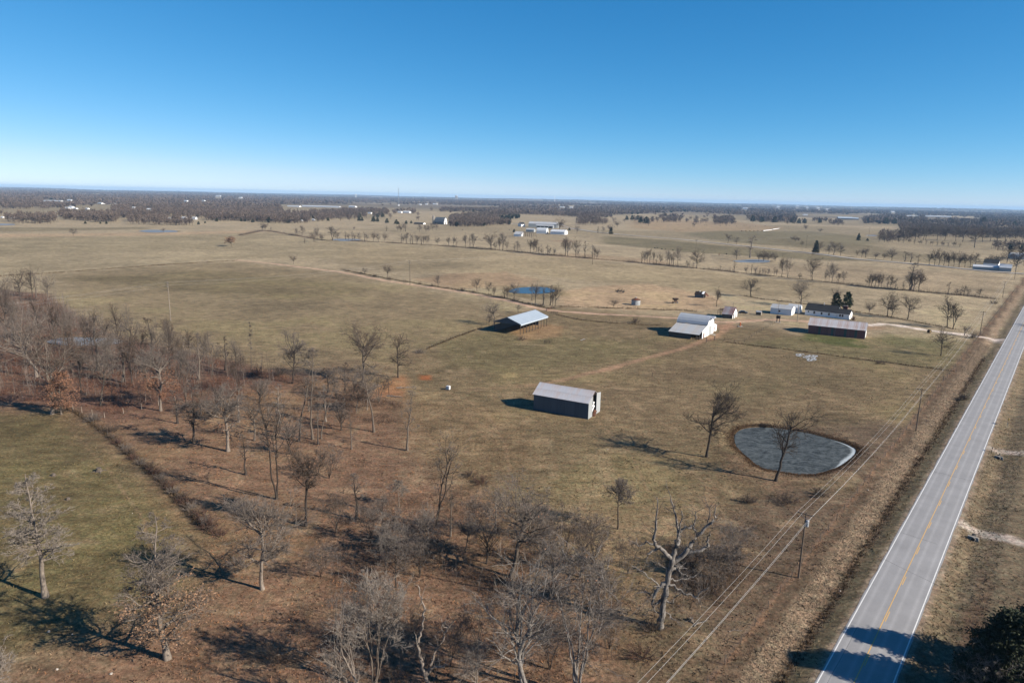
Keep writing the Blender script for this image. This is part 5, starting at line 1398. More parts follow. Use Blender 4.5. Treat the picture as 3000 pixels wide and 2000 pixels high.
ptree('small bare tree left of the broad one at the pole shed', (1433, 953), (1428, 915), 36, 'oak', 'twig_grey', tw=.018)
ptree('thin bare tree behind the pole shed roof', (1518, 917), (1519, 888), 24, 'fork', 'twig_grey', tw=.018)
ptree('sparse sapling left of the round grain bin', (1799, 903), (1800, 872), 30, 'vase', 'twig_grey')
ptree('leaning forked tree left of the rusty shed', (2099, 898), (2115, 838), 36, 'vase', 'twig_dark', tw=.018)
ptree('broad bare tree above the rusty shed', (2200, 869), (2208, 812), 62, 'oak', 'twig_dark', tw=.018)
ptree('spreading bare tree behind the white sheds', (2346, 897), (2358, 820), 64, 'vase', 'twig_grey', tw=.018)
ptree('bare tree rising behind the left pine at the farmhouse', (2446, 890), (2446, 838), 36, 'vase', 'twig_grey', tw=.018)
ptree('small crooked tree right of the farmhouse', (2546, 921), (2534, 882), 34, 'round', 'twig_brown', tw=.018)
ptree('bare yard tree right of the farmhouse, taller of a close pair', (2599, 926), (2610, 850), 56, 'oak', 'twig_dark', tw=.018)
ptree('leaning slim tree right beside the taller yard tree', (2611, 931), (2641, 878), 40, 'vase', 'twig_dark', tw=.018)
ptree('upright yard tree with level boughs between driveway and field', (2659, 935), (2668, 862), 58, 'oak', 'twig_dark', tw=.018)
ptree('tall yard tree just above the white driveway', (2774, 958), (2786, 864), 66, 'oak', 'twig_dark', tw=.018)
ptree('broken topped tree leaning right above the driveway', (2792, 963), (2822, 888), 44, 'fork', 'twig_dark', tw=.018)
ptree('small tree on the driveway edge near the road', (2826, 983), (2834, 945), 36, 'vase', 'twig_brown', tw=.018)
ptree('bare tree in the lawn below the white driveway', (2756, 1041), (2762, 956), 66, 'oak', 'twig_dark', tw=.016)
# right middle distance
row('along the far gravel road at right', [(2132, 713, 684, 26, 'oak'), (2157, 716, 690, 20, 'oak'), (2400, 741, 706, 24, 'oak'), (2428, 744, 714, 24, 'oak'), (2442, 746, 706, 40, 'oak'), (2462, 748, 716, 26, 'oak'), (2510, 752, 732, 14, 'oak'), (2524, 754, 726, 18, 'vase'), (2535, 754, 720, 26, 'vase'), (2565, 758, 736, 24, 'round'), (2589, 760, 740, 24, 'round'), (2612, 762, 724, 40, 'round'), (2650, 766, 735, 24, 'slim'), (2668, 768, 740, 20, 'slim'), (2690, 772, 745, 16, 'slim')], 'far road trees', ('twig_brown', 'twig_grey'), .03)
row('in the dark clump by the right-hand farm', [(2722, 776, 735, 26, 'vase'), (2738, 777, 726, 26, 'oak'), (2750, 778, 730, 28, 'vase'), (2764, 778, 734, 26, 'oak'), (2778, 779, 732, 30, 'round'), (2794, 780, 734, 32, 'round'), (2810, 782, 734, 36, 'round'), (2826, 783, 736, 36, 'round'), (2842, 784, 740, 26, 'vase'), (2858, 780, 740, 28, 'oak'), (2900, 768, 745, 40, 'round'), (2925, 775, 745, 40, 'round'), (2950, 770, 720, 40, 'oak'), (2980, 778, 715, 40, 'oak'), (2975, 795, 745, 36, 'oak')], 'trees of the dark clump', ('twig_brown', 'twig_dark'), .03)
ptree('white barked sycamore towering over the farm pond', (2198, 755), (2200, 688), 38, 'slim', 'twig_pale', tw=.03)
ptree('bare tree left of the farm pond', (2157, 763), (2157, 726), 30, 'oak', 'twig_grey', tw=.03)
row('in the grove right of the farm pond', [(2222, 768, 733, 28, 'round'), (2236, 769, 730, 32, 'round'), (2250, 768, 734, 30, 'round'), (2270, 766, 738, 28, 'round')], 'pond grove', ('twig_brown',), .03)
row('in the small thicket in the far right field', [(2320, 706, 690, 16, 'round'), (2330, 708, 690, 18, 'round'), (2340, 709, 694, 16, 'round'), (2349, 720, 704, 13, 'oak')], 'field thicket', ('twig_brown',), .03)
ptree('lone round tree in the far right field', (2361, 675), (2361, 657), 20, 'round', 'twig_brown', tw=.035)
ptree('low lone tree right of the lone round tree in the far right field', (2403, 679), (2403, 668), 18, 'round', 'twig_brown', tw=.035)
row('of the open woodlot front at right', [(2575, 708, 684, 26, 'round'), (2590, 709, 682, 26, 'round'), (2606, 705, 680, 24, 'oak'), (2632, 702, 668, 28, 'oak'), (2655, 703, 664, 30, 'oak'), (2680, 706, 662, 36, 'oak'), (2705, 703, 660, 32, 'oak'), (2712, 703, 662, 30, 'oak'), (2745, 704, 658, 36, 'oak'), (2768, 704, 660, 34, 'oak'), (2800, 706, 662, 36, 'oak'), (2820, 708, 664, 36, 'oak'), (2855, 725, 662, 52, 'oak'), (2878, 708, 668, 32, 'oak'), (2900, 708, 666, 32, 'oak'), (2920, 710, 668, 34, 'oak'), (2945, 708, 664, 36, 'oak'), (2972, 708, 664, 36, 'oak'), (2995, 708, 664, 36, 'oak')], 'woodlot front trees', ('twig_brown', 'twig_dark'), .035)
row('of the low hedge before the right woodlot', [(2632 + k * 11 + (k % 3) * 3, 710.5 + k * .78, 700 + k * .7 - (k % 4), 9 + k % 3, ('oak', 'slim', 'vase')[k % 3]) for k in range(17)], 'low hedge trees', ('twig_dark', 'twig_brown'), .03)
row('behind the near hedgerow at the gambrel barn', [(1165, 678, 660, 12, 'oak'), (1174, 680, 653, 18, 'round'), (1183, 679, 650, 16, 'fork'), (1188, 679, 658, 12, 'slim'), (1229, 680, 656, 18, 'oak'), (1248, 681, 655, 20, 'oak'), (1256, 680, 660, 14, 'oak'), (1267, 675, 650, 20, 'oak'), (1278, 674, 654, 16, 'oak'), (1132, 678, 662, 11, 'slim'), (1037, 676, 663, 11, 'round')], 'field edge trees', ('twig_grey', 'twig_brown'), .035)
row('around the far white farm', [(1640, 675, 636, 38, 'round'), (1690, 685, 660, 18, 'oak'), (1752, 682, 663, 12, 'slim'), (1766, 683, 662, 14, 'oak'), (1788, 682, 654, 24, 'round'), (1808, 663, 645, 24, 'round'), (1797, 653, 636, 16, 'oak'), (1830, 653, 640, 14, 'oak')], 'far farm trees', ('twig_brown', 'twig_grey'), .035)
row('right of the frame, shading the road', [(3085, 902, 850, 60, 'oak'), (3110, 935, 880, 60, 'oak'), (3090, 962, 905, 60, 'oak'), (3120, 985, 920, 60, 'oak')], 'roadside trees', ('twig_dark',), .02)

# ---- the huge dead oak and the white snag: limbs set out one by one --------------------------------
def limb_tree(label, name, foot, zoom, limbs, seed, twig_n, bark, twig, pxm, depth=.35, tw=.014):
    """limbs: lists of (x, y, radius) measured off the photograph (zoom = origin u, v, scale), stood up in depth at the tree's own place"""
    g = G(*foot); rg = np.random.default_rng(seed); u0, v0, s = zoom
    paths = []; parts = []
    for li, lb in enumerate(limbs):
        pts = []; rad = []; yo = 0.0; dy = rg.uniform(-depth, depth)
        for i, (a, b, r) in enumerate(lb):
            yo = dy * i if li else 0.0
            d = ray(u0 + a / s, v0 + b / s); k = (g.y + yo) / d[1]
            pts.append((d[0] * k - g.x, yo, CAM_H + d[2] * k - g.z)); rad.append(max(r / s / pxm, .015) * (.66 if li == 0 else .95))
        P = np.array(pts); Rr = np.array(rad)
        n = max(5, 3 * len(P)); f = np.linspace(0, len(P) - 1, n)
        Q = np.stack([np.interp(f, np.arange(len(P)), P[:, c]) for c in range(3)], 1) + rg.normal(0, .09, (n, 3)) * (np.arange(n) > 0)[:, None] * (np.arange(n) < n - 1)[:, None]
        q = np.interp(f, np.arange(len(P)), Rr) * rg.uniform(.92, 1.1, n)
        parts.append(tubes(Q[None], q[None], 9 if Rr.max() > .25 else 6)); paths.append((Q, q))
    for Q, q in list(paths):                          # short broken stubs
        i1, t1, p1, d1, r1 = kids(rg, Q[None], q[None], 3, .25, 1.0, .95, .3); L1 = rg.uniform(.3, 1.3, len(i1)) * np.clip(r1 * 6, .4, 1.2)
        P1, R1 = walk(rg, p1, d1, L1, 4, .1, .35, np.clip(r1 * .42, .02, .13), np.clip(r1 * .2, .01, .07)); parts.append(tubes(P1, R1, 5))
    TV, TF = merge(parts); TV = TV + (fbm(TV[:, 0] * 3 + TV[:, 1] * 2, TV[:, 2] * 2.2, 5, 3)[:, None] - .5) * .22 * np.array([1, .6, .4])
    t = thing(name, label, 'tree', g)
    obj('trunk', np_mesh('trunk', TV, TF, [M[bark]], True), t)
    tp = []
    for Q, q in paths[1:]:
        i1, t1, p1, d1, r1 = kids(rg, Q[None], q[None], twig_n, .2, 1.0, .8, .3)
        L1 = rg.uniform(.5, 2.6, len(i1)); P1, R1 = walk(rg, p1, d1, L1, 4, .08, .25, np.full(len(L1), tw * 2.4), np.full(len(L1), tw))
        i2, t2, p2, d2, r2 = kids(rg, P1, R1, 3, .2, 1, .7, .3); L2 = L1[i2] * rg.uniform(.3, .6, len(i2))
        P2, R2 = walk(rg, p2, d2, L2, 3, .05, .2, np.full(len(L2), tw), np.full(len(L2), tw * .6))
        tp += [tubes(P1, R1, 4), tubes(P2, R2, 3)]
    obj('crown', np_mesh('crown', *merge(tp), [M[twig]], False), t)
    return t
limb_tree('huge dead oak with stubby broken silver limbs near the power pole', 'dead_oak', (1934, 1838), (1500, 1350, 2.413), [
 [(1040, 1190, 40), (1055, 1100, 30), (1075, 980, 28), (1100, 850, 27), (1122, 740, 27), (1140, 655, 25), (1162, 590, 24), (1182, 520, 15)],
 [(1180, 530, 14), (1175, 450, 9), (1145, 340, 5), (1115, 225, 2)], [(1178, 500, 10), (1225, 470, 8), (1285, 462, 7), (1300, 500, 4)], [(1165, 590, 14), (1165, 540, 8), (1190, 470, 5), (1200, 350, 2)],
 [(1125, 690, 17), (1065, 630, 14), (1010, 595, 12), (1005, 560, 10), (1012, 470, 8), (1028, 370, 5), (1022, 250, 2)], [(1008, 590, 8), (950, 572, 6), (890, 600, 3), (878, 540, 2)], [(1035, 618, 9), (985, 640, 7), (955, 655, 6), (948, 695, 3)],
 [(1128, 720, 19), (1215, 660, 16), (1268, 592, 14), (1312, 520, 12), (1380, 458, 9), (1432, 408, 6), (1440, 320, 2)], [(1215, 660, 12), (1300, 638, 10), (1378, 612, 9), (1384, 560, 7), (1400, 508, 4)], [(1310, 520, 7), (1290, 450, 5), (1300, 350, 2)], [(1390, 450, 5), (1395, 380, 3), (1398, 320, 2)],
 [(1112, 775, 15), (1160, 755, 12), (1212, 745, 8)], [(1175, 755, 7), (1195, 790, 5), (1240, 812, 3)],
 [(1100, 850, 17), (1045, 888, 14), (1002, 955, 11), (988, 1015, 5)], [(1005, 945, 7), (960, 928, 5), (878, 935, 2)], [(1060, 985, 12), (1035, 1000, 9), (1000, 1010, 4)],
 [(1095, 870, 10), (1150, 880, 8), (1210, 925, 7), (1290, 965, 6), (1330, 930, 4), (1392, 890, 2)], [(1290, 965, 4), (1330, 995, 2)], [(1110, 840, 7), (1180, 845, 5), (1250, 830, 4), (1305, 800, 2)], [(1085, 900, 7), (1010, 850, 5), (930, 790, 3), (848, 740, 2)],
 [(1078, 970, 8), (1120, 1010, 5), (1160, 960, 3), (1200, 930, 2)], [(1060, 1080, 7), (1010, 1060, 4), (1000, 1020, 2)], [(1075, 1050, 6), (1120, 1100, 4), (1180, 1150, 2)], [(1112, 780, 6), (1060, 740, 4), (1015, 715, 2)]], 5, 12, 'bark_dead', 'twig_grey', 20.6)
limb_tree('broken white snag with two bare prongs at the bottom edge', 'dead_snag', (1252, 2040), (1000, 1350, 2.412), [
 [(612, 1660, 24), (600, 1560, 20), (590, 1505, 17)], [(590, 1510, 15), (562, 1405, 12), (537, 1290, 10), (527, 1222, 4)], [(543, 1280, 9), (564, 1200, 8), (578, 1085, 8), (576, 985, 7), (553, 930, 5), (540, 878, 1.5)],
 [(595, 1520, 12), (640, 1420, 8), (700, 1280, 7), (745, 1190, 6), (818, 1103, 2)], [(600, 1510, 12), (665, 1450, 9), (715, 1455, 8), (758, 1418, 3)], [(745, 1190, 4), (725, 1160, 3), (740, 1130, 1.5)]], 9, 6, 'bark_pale', 'twig_pale', 24.0)

# ---- evergreens ------------------------------------------------------------------------------------
def conifer_geo(seed, H, W, n, blade, shape='cone', low=.04, droop=-.12):
    rg = np.random.default_rng(seed)
    m = 60 if n > 8000 else 14; nb = int(n / m); z = low * H + (H * .97 - low * H) * rg.random(nb) ** 1.15
    f = (z - low * H) / (H * (1 - low))
    prof = (1 - f) ** .75 * .95 + .05 if shape == 'cone' else (1 - f ** 2.2) * .82 + .1 * rg.random(nb) + .06
    L = W / 2 * prof * rg.uniform(.65, 1.12, nb); a = rg.uniform(0, 2 * np.pi, nb)
    d = np.stack([np.cos(a), np.sin(a), np.full(nb, .22)], 1); d = norm(d)
    p0 = np.stack([np.zeros(nb), np.zeros(nb), z], 1)
    P, Rd = walk(rg, p0, d, L, 5, droop * .3, .08, np.full(nb, .02 + .002 * H), np.full(nb, .006))
    idx = np.repeat(np.arange(nb), m); t = np.sqrt(rg.uniform(.04, 1, len(idx)))
    p, dd, r = at_t(P, Rd, idx, t)
    p = p + rg.normal(0, 1, p.shape) * (np.array([.16, .16, .10]) * (W / 6))
    q = norm(dd + rg.normal(0, .55, p.shape) + np.array([0, 0, .12])); s = norm(np.cross(q, rg.normal(0, 1, q.shape)))
    l = blade * rg.uniform(.6, 1.5, (len(p), 1))
    V = np.stack([p - s * l * .30, p + q * l * .4 + s * l * .32, p + q * l, p + q * l * .4 - s * l * .32], 1).reshape(-1, 3)
    tz = np.linspace(-.3, H * .96, 8)
    tk = tubes(np.stack([np.zeros(8), np.zeros(8), tz], 1)[None], np.linspace(H * .02 + .06, .03, 8)[None], 8)
    return merge([tk, tubes(P, Rd, 3)]), (V, [np.arange(len(V)).reshape(-1, 4)])
def conifer(label, name, px, H, W, n, blade, needle='needle_dark', shape='cone', low=.04, seed=1, group=None, bark='bark_dark'):
    g = G(*px) if not isinstance(px, Vector) else px
    tk, nd = conifer_geo(seed, H, W, n, blade, shape, low)
    t = thing(name, label, 'tree', g, 0, group)
    obj('trunk', np_mesh('trunk', *tk, [M[bark]], True), t); obj('crown', np_mesh('crown', *nd, [M[needle]]), t)
    return t
conifer('big dark cedar filling the lower right corner beside the road', 'cedar_tree', (2925, 2070), 12.3, 10.5, 42000, .30, 'needle_dark', 'dome', .0, 11)
conifer('second dark cedar at the right edge, behind the corner cedar', 'cedar_tree', (3050, 1990), 12.5, 10.0, 26000, .30, 'needle_dark', 'dome', .02, 12)
conifer('cedar just below the lower right corner of the picture', 'cedar_tree', (3040, 2260), 12.0, 9.0, 20000, .30, 'needle_green', 'dome', .02, 13)
tree('pale leafless shrub in front of the corner cedar', (2890, 2090), (2900, 1890), 150, 'multi', bark='bark_pale', twig='twig_pale', low=.15, r0=.09, tw=.010, dens=.8)
conifer('left pine behind the farmhouse roof', 'pine_tree', (2448, 902), 8.5, 6.2, 1900, .62, 'needle_dark', 'dome', .10, 14)
conifer('right and greener pine behind the farmhouse chimney', 'pine_tree', (2480, 908), 10.0, 6.0, 2100, .62, 'needle_green', 'dome', .12, 15)
conifer('dark spruce standing at the far gravel road', 'spruce_tree', (2389, 741), 15.0, 8.5, 3600, .7, 'needle_dark', 'cone', .04, 16)
conifer('small dark conifer alone right of the far spruce', 'conifer', (2515, 705), 12, 7, 1500, .9, 'needle_green', 'cone', .04, 17)
conifer('dark cedar standing at the roadside tree row of the far farm', 'cedar_tree', (1790, 685), 12, 8, 1500, .9, 'needle_dark', 'cone', .02, 18)
_ck, _cn = conifer_geo(30, 6.0, 6.2, 1500, .55, 'dome', .0); _cmesh = (np_mesh('trunk', *_ck, [M['bark_dark']], True), np_mesh('crown', *_cn, [M['needle_dark']]))
CEDARS = [(250, 656, 8), (294, 656, 6), (312, 656, 8), (582, 657, 9), (601, 654, 6), (635, 651, 10), (707, 651, 8), (718, 651, 8), (741, 653, 10), (1053, 638, 14), (1052, 645, 12), (1061, 645, 10), (1094, 648, 15), (1106, 648, 12), (1134, 652, 13), (1161, 656, 14), (1167, 656, 8), (1190, 655, 10), (1205, 653, 8), (1106, 636, 10), (1121, 635, 12), (961, 646, 10), (880, 643, 8), (1506, 681, 9), (1668, 675, 8), (1836, 645, 12), (1852, 646, 14), (1868, 647, 14), (1876, 654, 16), (1892, 656, 20), (2205, 650, 18), (2232, 652, 16), (2270, 652, 18), (2322, 652, 16), (2340, 653, 14), (2357, 653, 14), (2402, 653, 13), (2540, 655, 14), (2594, 657, 18), (2620, 657, 16), (2665, 657, 14), (2880, 660, 20), (2970, 668, 18), (2541, 706, 8)]
for i, (u, v, h) in enumerate(sorted(CEDARS)):
    g = G(u, v); sc = F_PX / (g.y * CP + CAM_H * SP); k = h / sc / 6.0
    t = thing('cedar_tree', 'small dark cedar, %s from left of the scattered far cedars' % ordn(i), 'tree', g, i * 1.3, 'scattered far cedars'); t.scale = (k * .95, k * .95, k)
    obj('trunk', _cmesh[0], t); obj('crown', _cmesh[1], t)

# ---- shrubs and brush ------------------------------------------------------------------------------
def shrub(label, px, w, h, twig='twig_brown', seed=1, n=1400, group=None, tw=.016, name='shrub'):
    g = G(*px); rg = np.random.default_rng(seed)
    ns = 36; a = rg.uniform(0, 6.28, ns); sp = rg.uniform(.1, 1, ns)
    p0 = np.stack([np.cos(a) * sp * w * .2, np.sin(a) * sp * w * .2, np.full(ns, -.1)], 1)
    d = norm(np.stack([np.cos(a) * sp * w * .5, np.sin(a) * sp * w * .5, np.full(ns, h)], 1))
    P, Rd = walk(rg, p0, d, rg.uniform(.7, 1.1, ns) * np.hypot(h, w * .3), 5, -.02, .2, np.full(ns, tw * 1.3), np.full(ns, tw * .5))
    i1, t1, p1, d1, r1 = kids(rg, P, Rd, n // ns, .15, 1, .7, .3); L = rg.uniform(.15, .42, (len(i1), 1)) * h
    sd = norm(np.cross(d1, rg.normal(0, 1, d1.shape))) * tw
    V = np.stack([p1 - sd, p1 + sd, p1 + d1 * L], 1).reshape(-1, 3)
    t = thing(name, label, 'shrub', g, 0, group)
    obj('stem', np_mesh('stem', *merge([tubes(P, Rd, 4)]), [M[twig]]), t)
    obj('crown', np_mesh('crown', V, np.arange(len(V)).reshape(-1, 3), [M[twig]]), t)
SH = [('dark low shrub between the dead oak and the frozen pond', (2190, 1472), 4.2, 1.3, 'twig_brown'), ('purple brown shrub right of the low one below the frozen pond', (2305, 1472), 5.0, 1.8, 'twig_brown'), ('dark shrub close to the wires below the frozen pond', (2398, 1450), 4.0, 1.4, 'twig_dark'),
 ('reddish scrub patch in the open pasture above the near woods', (1412, 1415), 4.6, 1.1, 'twig_red'), ('second reddish scrub patch left of the first in the pasture', (1375, 1396), 3.6, .9, 'twig_brown'), ('grey shrub on the left pasture fence line, upper of two', (275, 1232), 4.5, 1.9, 'twig_grey'), ('purple shrub on the left pasture fence line, lower of two', (322, 1264), 4.8, 1.8, 'twig_brown'),
 ('dark round brush heap beside the road ditch', (2822, 1170), 3.6, 1.5, 'twig_dark'), ('round grey bush on the grass left of the white barn', (1861, 946), 4.4, 2.4, 'twig_brown'), ('rust red bush at the corner of the farmhouse', (2500, 938), 2.6, 1.9, 'twig_red'), ('bush on the driveway edge by the road', (2852, 990), 5.0, 2.6, 'twig_dark'),
 ('dark brush under the huge dead oak, to its right', (2055, 1730), 6.0, 2.0, 'twig_dark'), ('brush at the foot of the huge dead oak', (1915, 1850), 4.0, 1.4, 'twig_brown'), ('low scrub on the bank right of the bottom wood', (1880, 1925), 5.0, 1.2, 'twig_red'), ('small dark bush beside the orange dirt bank', (1232, 1034), 4.5, 1.7, 'twig_grey'),
 ('dark brush against the corner of the pole shed', (1525, 995), 5.0, 1.3, 'twig_brown'), ('brush heap in the long shadows at the bottom left', (800, 1935), 6.5, 2.0, 'twig_brown'), ('dark bush below the farm fence line', (2580, 1065), 3.6, 1.2, 'twig_brown'), ('bush beside the roadside fence near the far poles', (2912, 890), 6.0, 2.2, 'twig_dark'),
 ('grey thicket behind the rusty scrub of the near wood', (1610, 1560), 7.5, 2.4, 'twig_brown'), ('dark thicket in the centre of the near wood', (1240, 1560), 7, 2.6, 'twig_brown'), ('tangled thicket between the twin trunk and multi stemmed trees', (1460, 1760), 6, 1.6, 'twig_brown'), ('briar clump at the foot of the wide crowned tree', (700, 1660), 5, 1.3, 'twig_grey'),
 ('dark thicket left of the huge dead oak', (1720, 1560), 6.5, 2.2, 'twig_brown'), ('red brown scrub on the near fence line end', (620, 1545), 4.5, 1.6, 'twig_red'), ('dark thicket behind the lone oval tree of the field edge', (820, 1100), 6, 2.6, 'twig_dark'), ('reddish thicket at the edge of the green field', (760, 1100), 8, 2.8, 'twig_red'), ('brown thicket right of the reddish one at the field edge', (880, 1120), 7, 2.2, 'twig_red'),
 ('low dark clump at the far side of the frozen pond', (2240, 1248), 3.0, .8, 'twig_dark')]
for i, (lb, px, w, h, tm) in enumerate(SH): shrub(lb, px, w, h, tm, 300 + i, 1500)
for i in range(20):
    f = i / 19; u = np.interp(f, [0, .3, .6, 1], [330, 430, 520, 640]); v = np.interp(f, [0, .3, .6, 1], [1285, 1370, 1450, 1570])
    shrub('briar bush, %s from top along the left pasture fence' % ordn(i), (u + rg.uniform(-8, 8), v), rg.uniform(2.2, 4.0), rg.uniform(1.0, 2.0), ['twig_brown', 'twig_red', 'twig_grey'][i % 3], 500 + i, 700, 'briars on the pasture fence')
for i in range(16):
    f = i / 15; u = np.interp(f, [0, .5, 1], [1020, 1330, 1620]) + rg.uniform(-6, 6); v = np.interp(u, [1000, 1128, 1255, 1383, 1489, 1553, 1620], [791, 816, 837, 856, 877, 893, 903])
    shrub('low brush, %s from left along the dirt lane fence' % ordn(i), (u, v), rg.uniform(3, 6), rg.uniform(1.0, 2.0), 'twig_brown', 560 + i, 500, 'brush along the lane fence', .022)

# ---- fences ----------------------------------------------------------------------------------------
_post = {}
def post_mesh(h, r, mat):
    k = (h, r, mat)
    if k not in _post: _post[k] = MB().lathe([(r, -.3), (r * .95, h), (r * .6, h + .02)], 6).mesh('post', M[mat])
    return _post[k]
def fence(label, pts, spacing, h=1.25, r=.055, mat='wood_post', wires=3, world=False, jit=.0, wr=.008):
    P = np.array(pts if world else [flat(*p) for p in pts]); seg = np.hypot(*np.diff(P, axis=0).T); cum = np.concatenate([[0], np.cumsum(seg)])
    n = max(2, int(cum[-1] / spacing)); s = np.linspace(0, cum[-1], n + 1)
    X = np.interp(s, cum, P[:, 0]); Y = np.interp(s, cum, P[:, 1]); Z = hgt(X, Y); r_ = np.random.default_rng(int(abs(X.sum())) % 9999)
    t = thing('fence', label, 'fence', (X[0], Y[0], Z[0]))
    for i in range(n + 1):
        o = obj('post', post_mesh(h, r, mat), t, (X[i] - X[0], Y[i] - Y[0], Z[i] - Z[0])); o.rotation_euler = (r_.normal(0, .05), r_.normal(0, .05), 0)
        o.scale = (1, 1, r_.uniform(.9, 1.12))
    for w in range(wires):
        q = np.stack([X - X[0], Y - Y[0], Z - Z[0] + h * (.35 + .6 * w / max(1, wires - 1))], 1)
        V, Fq = tubes(q[None], np.full((1, n + 1), wr), 3); obj('wire', np_mesh('wire', V, Fq, [M['wire_dark']]), t)
    return t
qf = -13.6
fence('wire fence running beside the road verge', [road_pt(s, qf) for s in (40, 120, 200, 300, 420, 600)], 5.2, 1.3, .06, 'wood_post', 4, True)
fence('yard fence between the lawn and the lower pasture', LINES['yard'][0], 4.5, 1.2, .05, 'wood_old', 3)
fence('fence behind the barns along the straw field', LINES['behind'][0], 5, 1.3, .06, 'wood_old', 3)
fence('fence from the pole shed corner to the white barn', LINES['mid'][0], 5, 1.2, .055, 'wood_old', 3)
fence('fence behind the farmhouse and yard trees', LINES['house_back'][0], 5, 1.2, .055, 'wood_old', 3)
fence('fence running left from the pole shed', LINES['shed_left'][0], 4, 1.2, .055, 'wood_old', 3)
fence('fence beside the dirt lane', LINES['lane_fence'][0], 6, 1.3, .065, 'wood_old', 3)
fence('fence at the foot of the long hedgerow', LINES['hedge'][0][4:], 9, 1.3, .07, 'wood_old', 3, wr=.012)
fence('faint fence along the top of the green left field', LINES['field_left'][0], 12, 1.3, .07, 'wood_post', 2)
fence('fence with pale posts at the corner of the left woods', [(190, 1190), (249, 1212), (300, 1225), (340, 1216), (416, 1199), (494, 1180), (560, 1165)], 4.5, 1.5, .075, 'wood_pole_pale', 3)
fence('fence buried in briars along the left pasture', LINES['pasture_left'][0], 5, 1.2, .055, 'wood_old', 3)
fence('yard fence beside the red track below the barn', [(2095, 993), (2140, 1000), (2180, 1006), (2182, 998), (2205, 985), (2245, 962), (2268, 948)], 4, 1.2, .06, 'wood_old', 3)
for lb, u, v, h in (('left of two lone posts in the pasture above the grey shed', 1911, 1104, 1.5), ('right of two lone posts in the pasture above the grey shed', 1948, 1106, 1.6), ('lone thin post in the pasture below the barn track', 2027, 1053, 1.4), ('lone post in the far centre pasture', 1508, 783, 1.6), ('lone stake in the grass under the power line', 2763, 1115, 1.6)):
    tag(obj('lone_post', post_mesh(h, .08, 'wood_old'), None, G(u, v)), lb, 'post')
def gate(label, a, b):
    A, B = G(*a), G(*b); d = B - A; L = d.length; t = thing('farm_gate', label, 'gate', A, math.atan2(d.y, d.x))
    for k in range(5): MB().bar((0, 0, .25 + k * .25), (L, 0, .25 + k * .25), .05).build('bar', M['rust_metal'], t)
    for x in (0, L / 2, L): MB().bar((x, 0, .2), (x, 0, 1.3), .06).build('upright', M['rust_metal'], t)
    for x in (-.15, L + .15): MB().bar((x, 0, -.3), (x, 0, 1.8), .2).build('gate_post', M['wood_old'], t)
gate('rusty open gate on the red track below the white barn', (2070, 1002), (2092, 998))
gate('gate at the dirt lane by the pole shed', (1601, 912), (1616, 905))

# ---- utility poles and wires -----------------------------------------------------------------------
def upole(label, x, y, H, az, arms=1, transformer=False, mat='wood_pole', group=None, arm=2.5, r=.16):
    z = h1(x, y); t = thing('utility_pole', label, 'utility pole', (x, y, z), az, group)
    MB().lathe([(r, -.5), (r * .62, H), (r * .5, H + .03)], 8).build('pole', M[mat], t)
    for k in range(arms):
        za = H - .25 - 1.2 * k
        a = MB().box(-arm / 2, arm / 2, -r * .6 - .12, -r * .6, za - .06, za + .06).build('crossarm', M['wood_old'], t)
        for x_ in (-arm / 2 + .12, -arm / 6, arm / 2 - .12): MB().lathe([(.03, za + .06), (.05, za + .12), (.06, za + .2), (.02, za + .24)], 6, (x_, -r * .6 - .06)).build('insulator', M['stone'], a)
        MB().bar((-arm * .3, -r * .6 - .06, za - .05), (0, -r * .6 - .02, za - .75), .035).bar((arm * .3, -r * .6 - .06, za - .05), (0, -r * .6 - .02, za - .75), .035).build('brace', M['steel_grey'], a)
    if transformer:
        c = MB().lathe([(.05, H - 2.25), (.24, H - 2.2), (.25, H - 1.3), (.2, H - 1.2), (.05, H - 1.18)], 12, (.32, .05)).build('transformer', M['steel_grey'], t)
        MB().lathe([(.04, H - 1.2), (.05, H - .95)], 6, (.32, .05)).build('bushing', M['stone'], c)
    return t
line_az = math.atan2(169.2 - 96.8, 105.4 - 45.5) - math.pi / 2
RP = [(-14.4, 24.4, 11.2), (45.5, 96.8, 11.0), (105.4, 169.2, 11.4), (216.4, 310.8, 10.6), (319.5, 443.5, 10.8), (415, 566, 11), (520, 700, 11)]
RL = ['pole just out of view at the near end of the roadside line', 'near roadside power pole carrying a grey transformer can', 'roadside power pole above the frozen pond', 'roadside power pole where the driveway meets the wires', 'roadside power pole beside the far tree row', 'distant roadside pole beyond the tree row', 'farthest roadside pole near the right-hand farm']
for i, (x, y, H) in enumerate(RP): upole(RL[i], x, y, H, line_az, 1, i == 1, 'wood_pole', 'roadside power poles')
def hang(label, pts, sag, r, mat, group, name='power_wire'):
    A = []
    for a, b in zip(pts[:-1], pts[1:]):
        a = np.array(a); b = np.array(b); f = np.linspace(0, 1, 13)[:, None]
        q = a * (1 - f) + b * f; q[:, 2] -= (4 * sag * f * (1 - f))[:, 0]; A.append(q[:-1])
    A.append(np.array([pts[-1]])); A = np.concatenate(A); A = A[None]
    V, Fq = tubes(A, np.full(A.shape[:2], r), 4)
    tag(obj(name, np_mesh(name, V, Fq, [M[mat]]), None), label, 'power line', group)
ca, sa = math.cos(line_az), math.sin(line_az)
def rp(off, dz): return [(x + off * ca + .2 * sa, y + off * sa - .2 * ca, h1(x, y) + H + dz) for x, y, H in RP]
for off, dz, lb in ((-1.13, 0, 'pasture side wire of the roadside power line'), (-.42, 0, 'second wire from the pasture on the roadside power line'), (1.13, 0, 'road side wire of the roadside power line'), (.2, -1.5, 'lower neutral wire of the roadside power line')): hang(lb, rp(off, dz), 1.1, .0115, 'wire', 'roadside power wires')
d = ray(3140, 1885); k = (7.0 - CAM_H) / d[2]
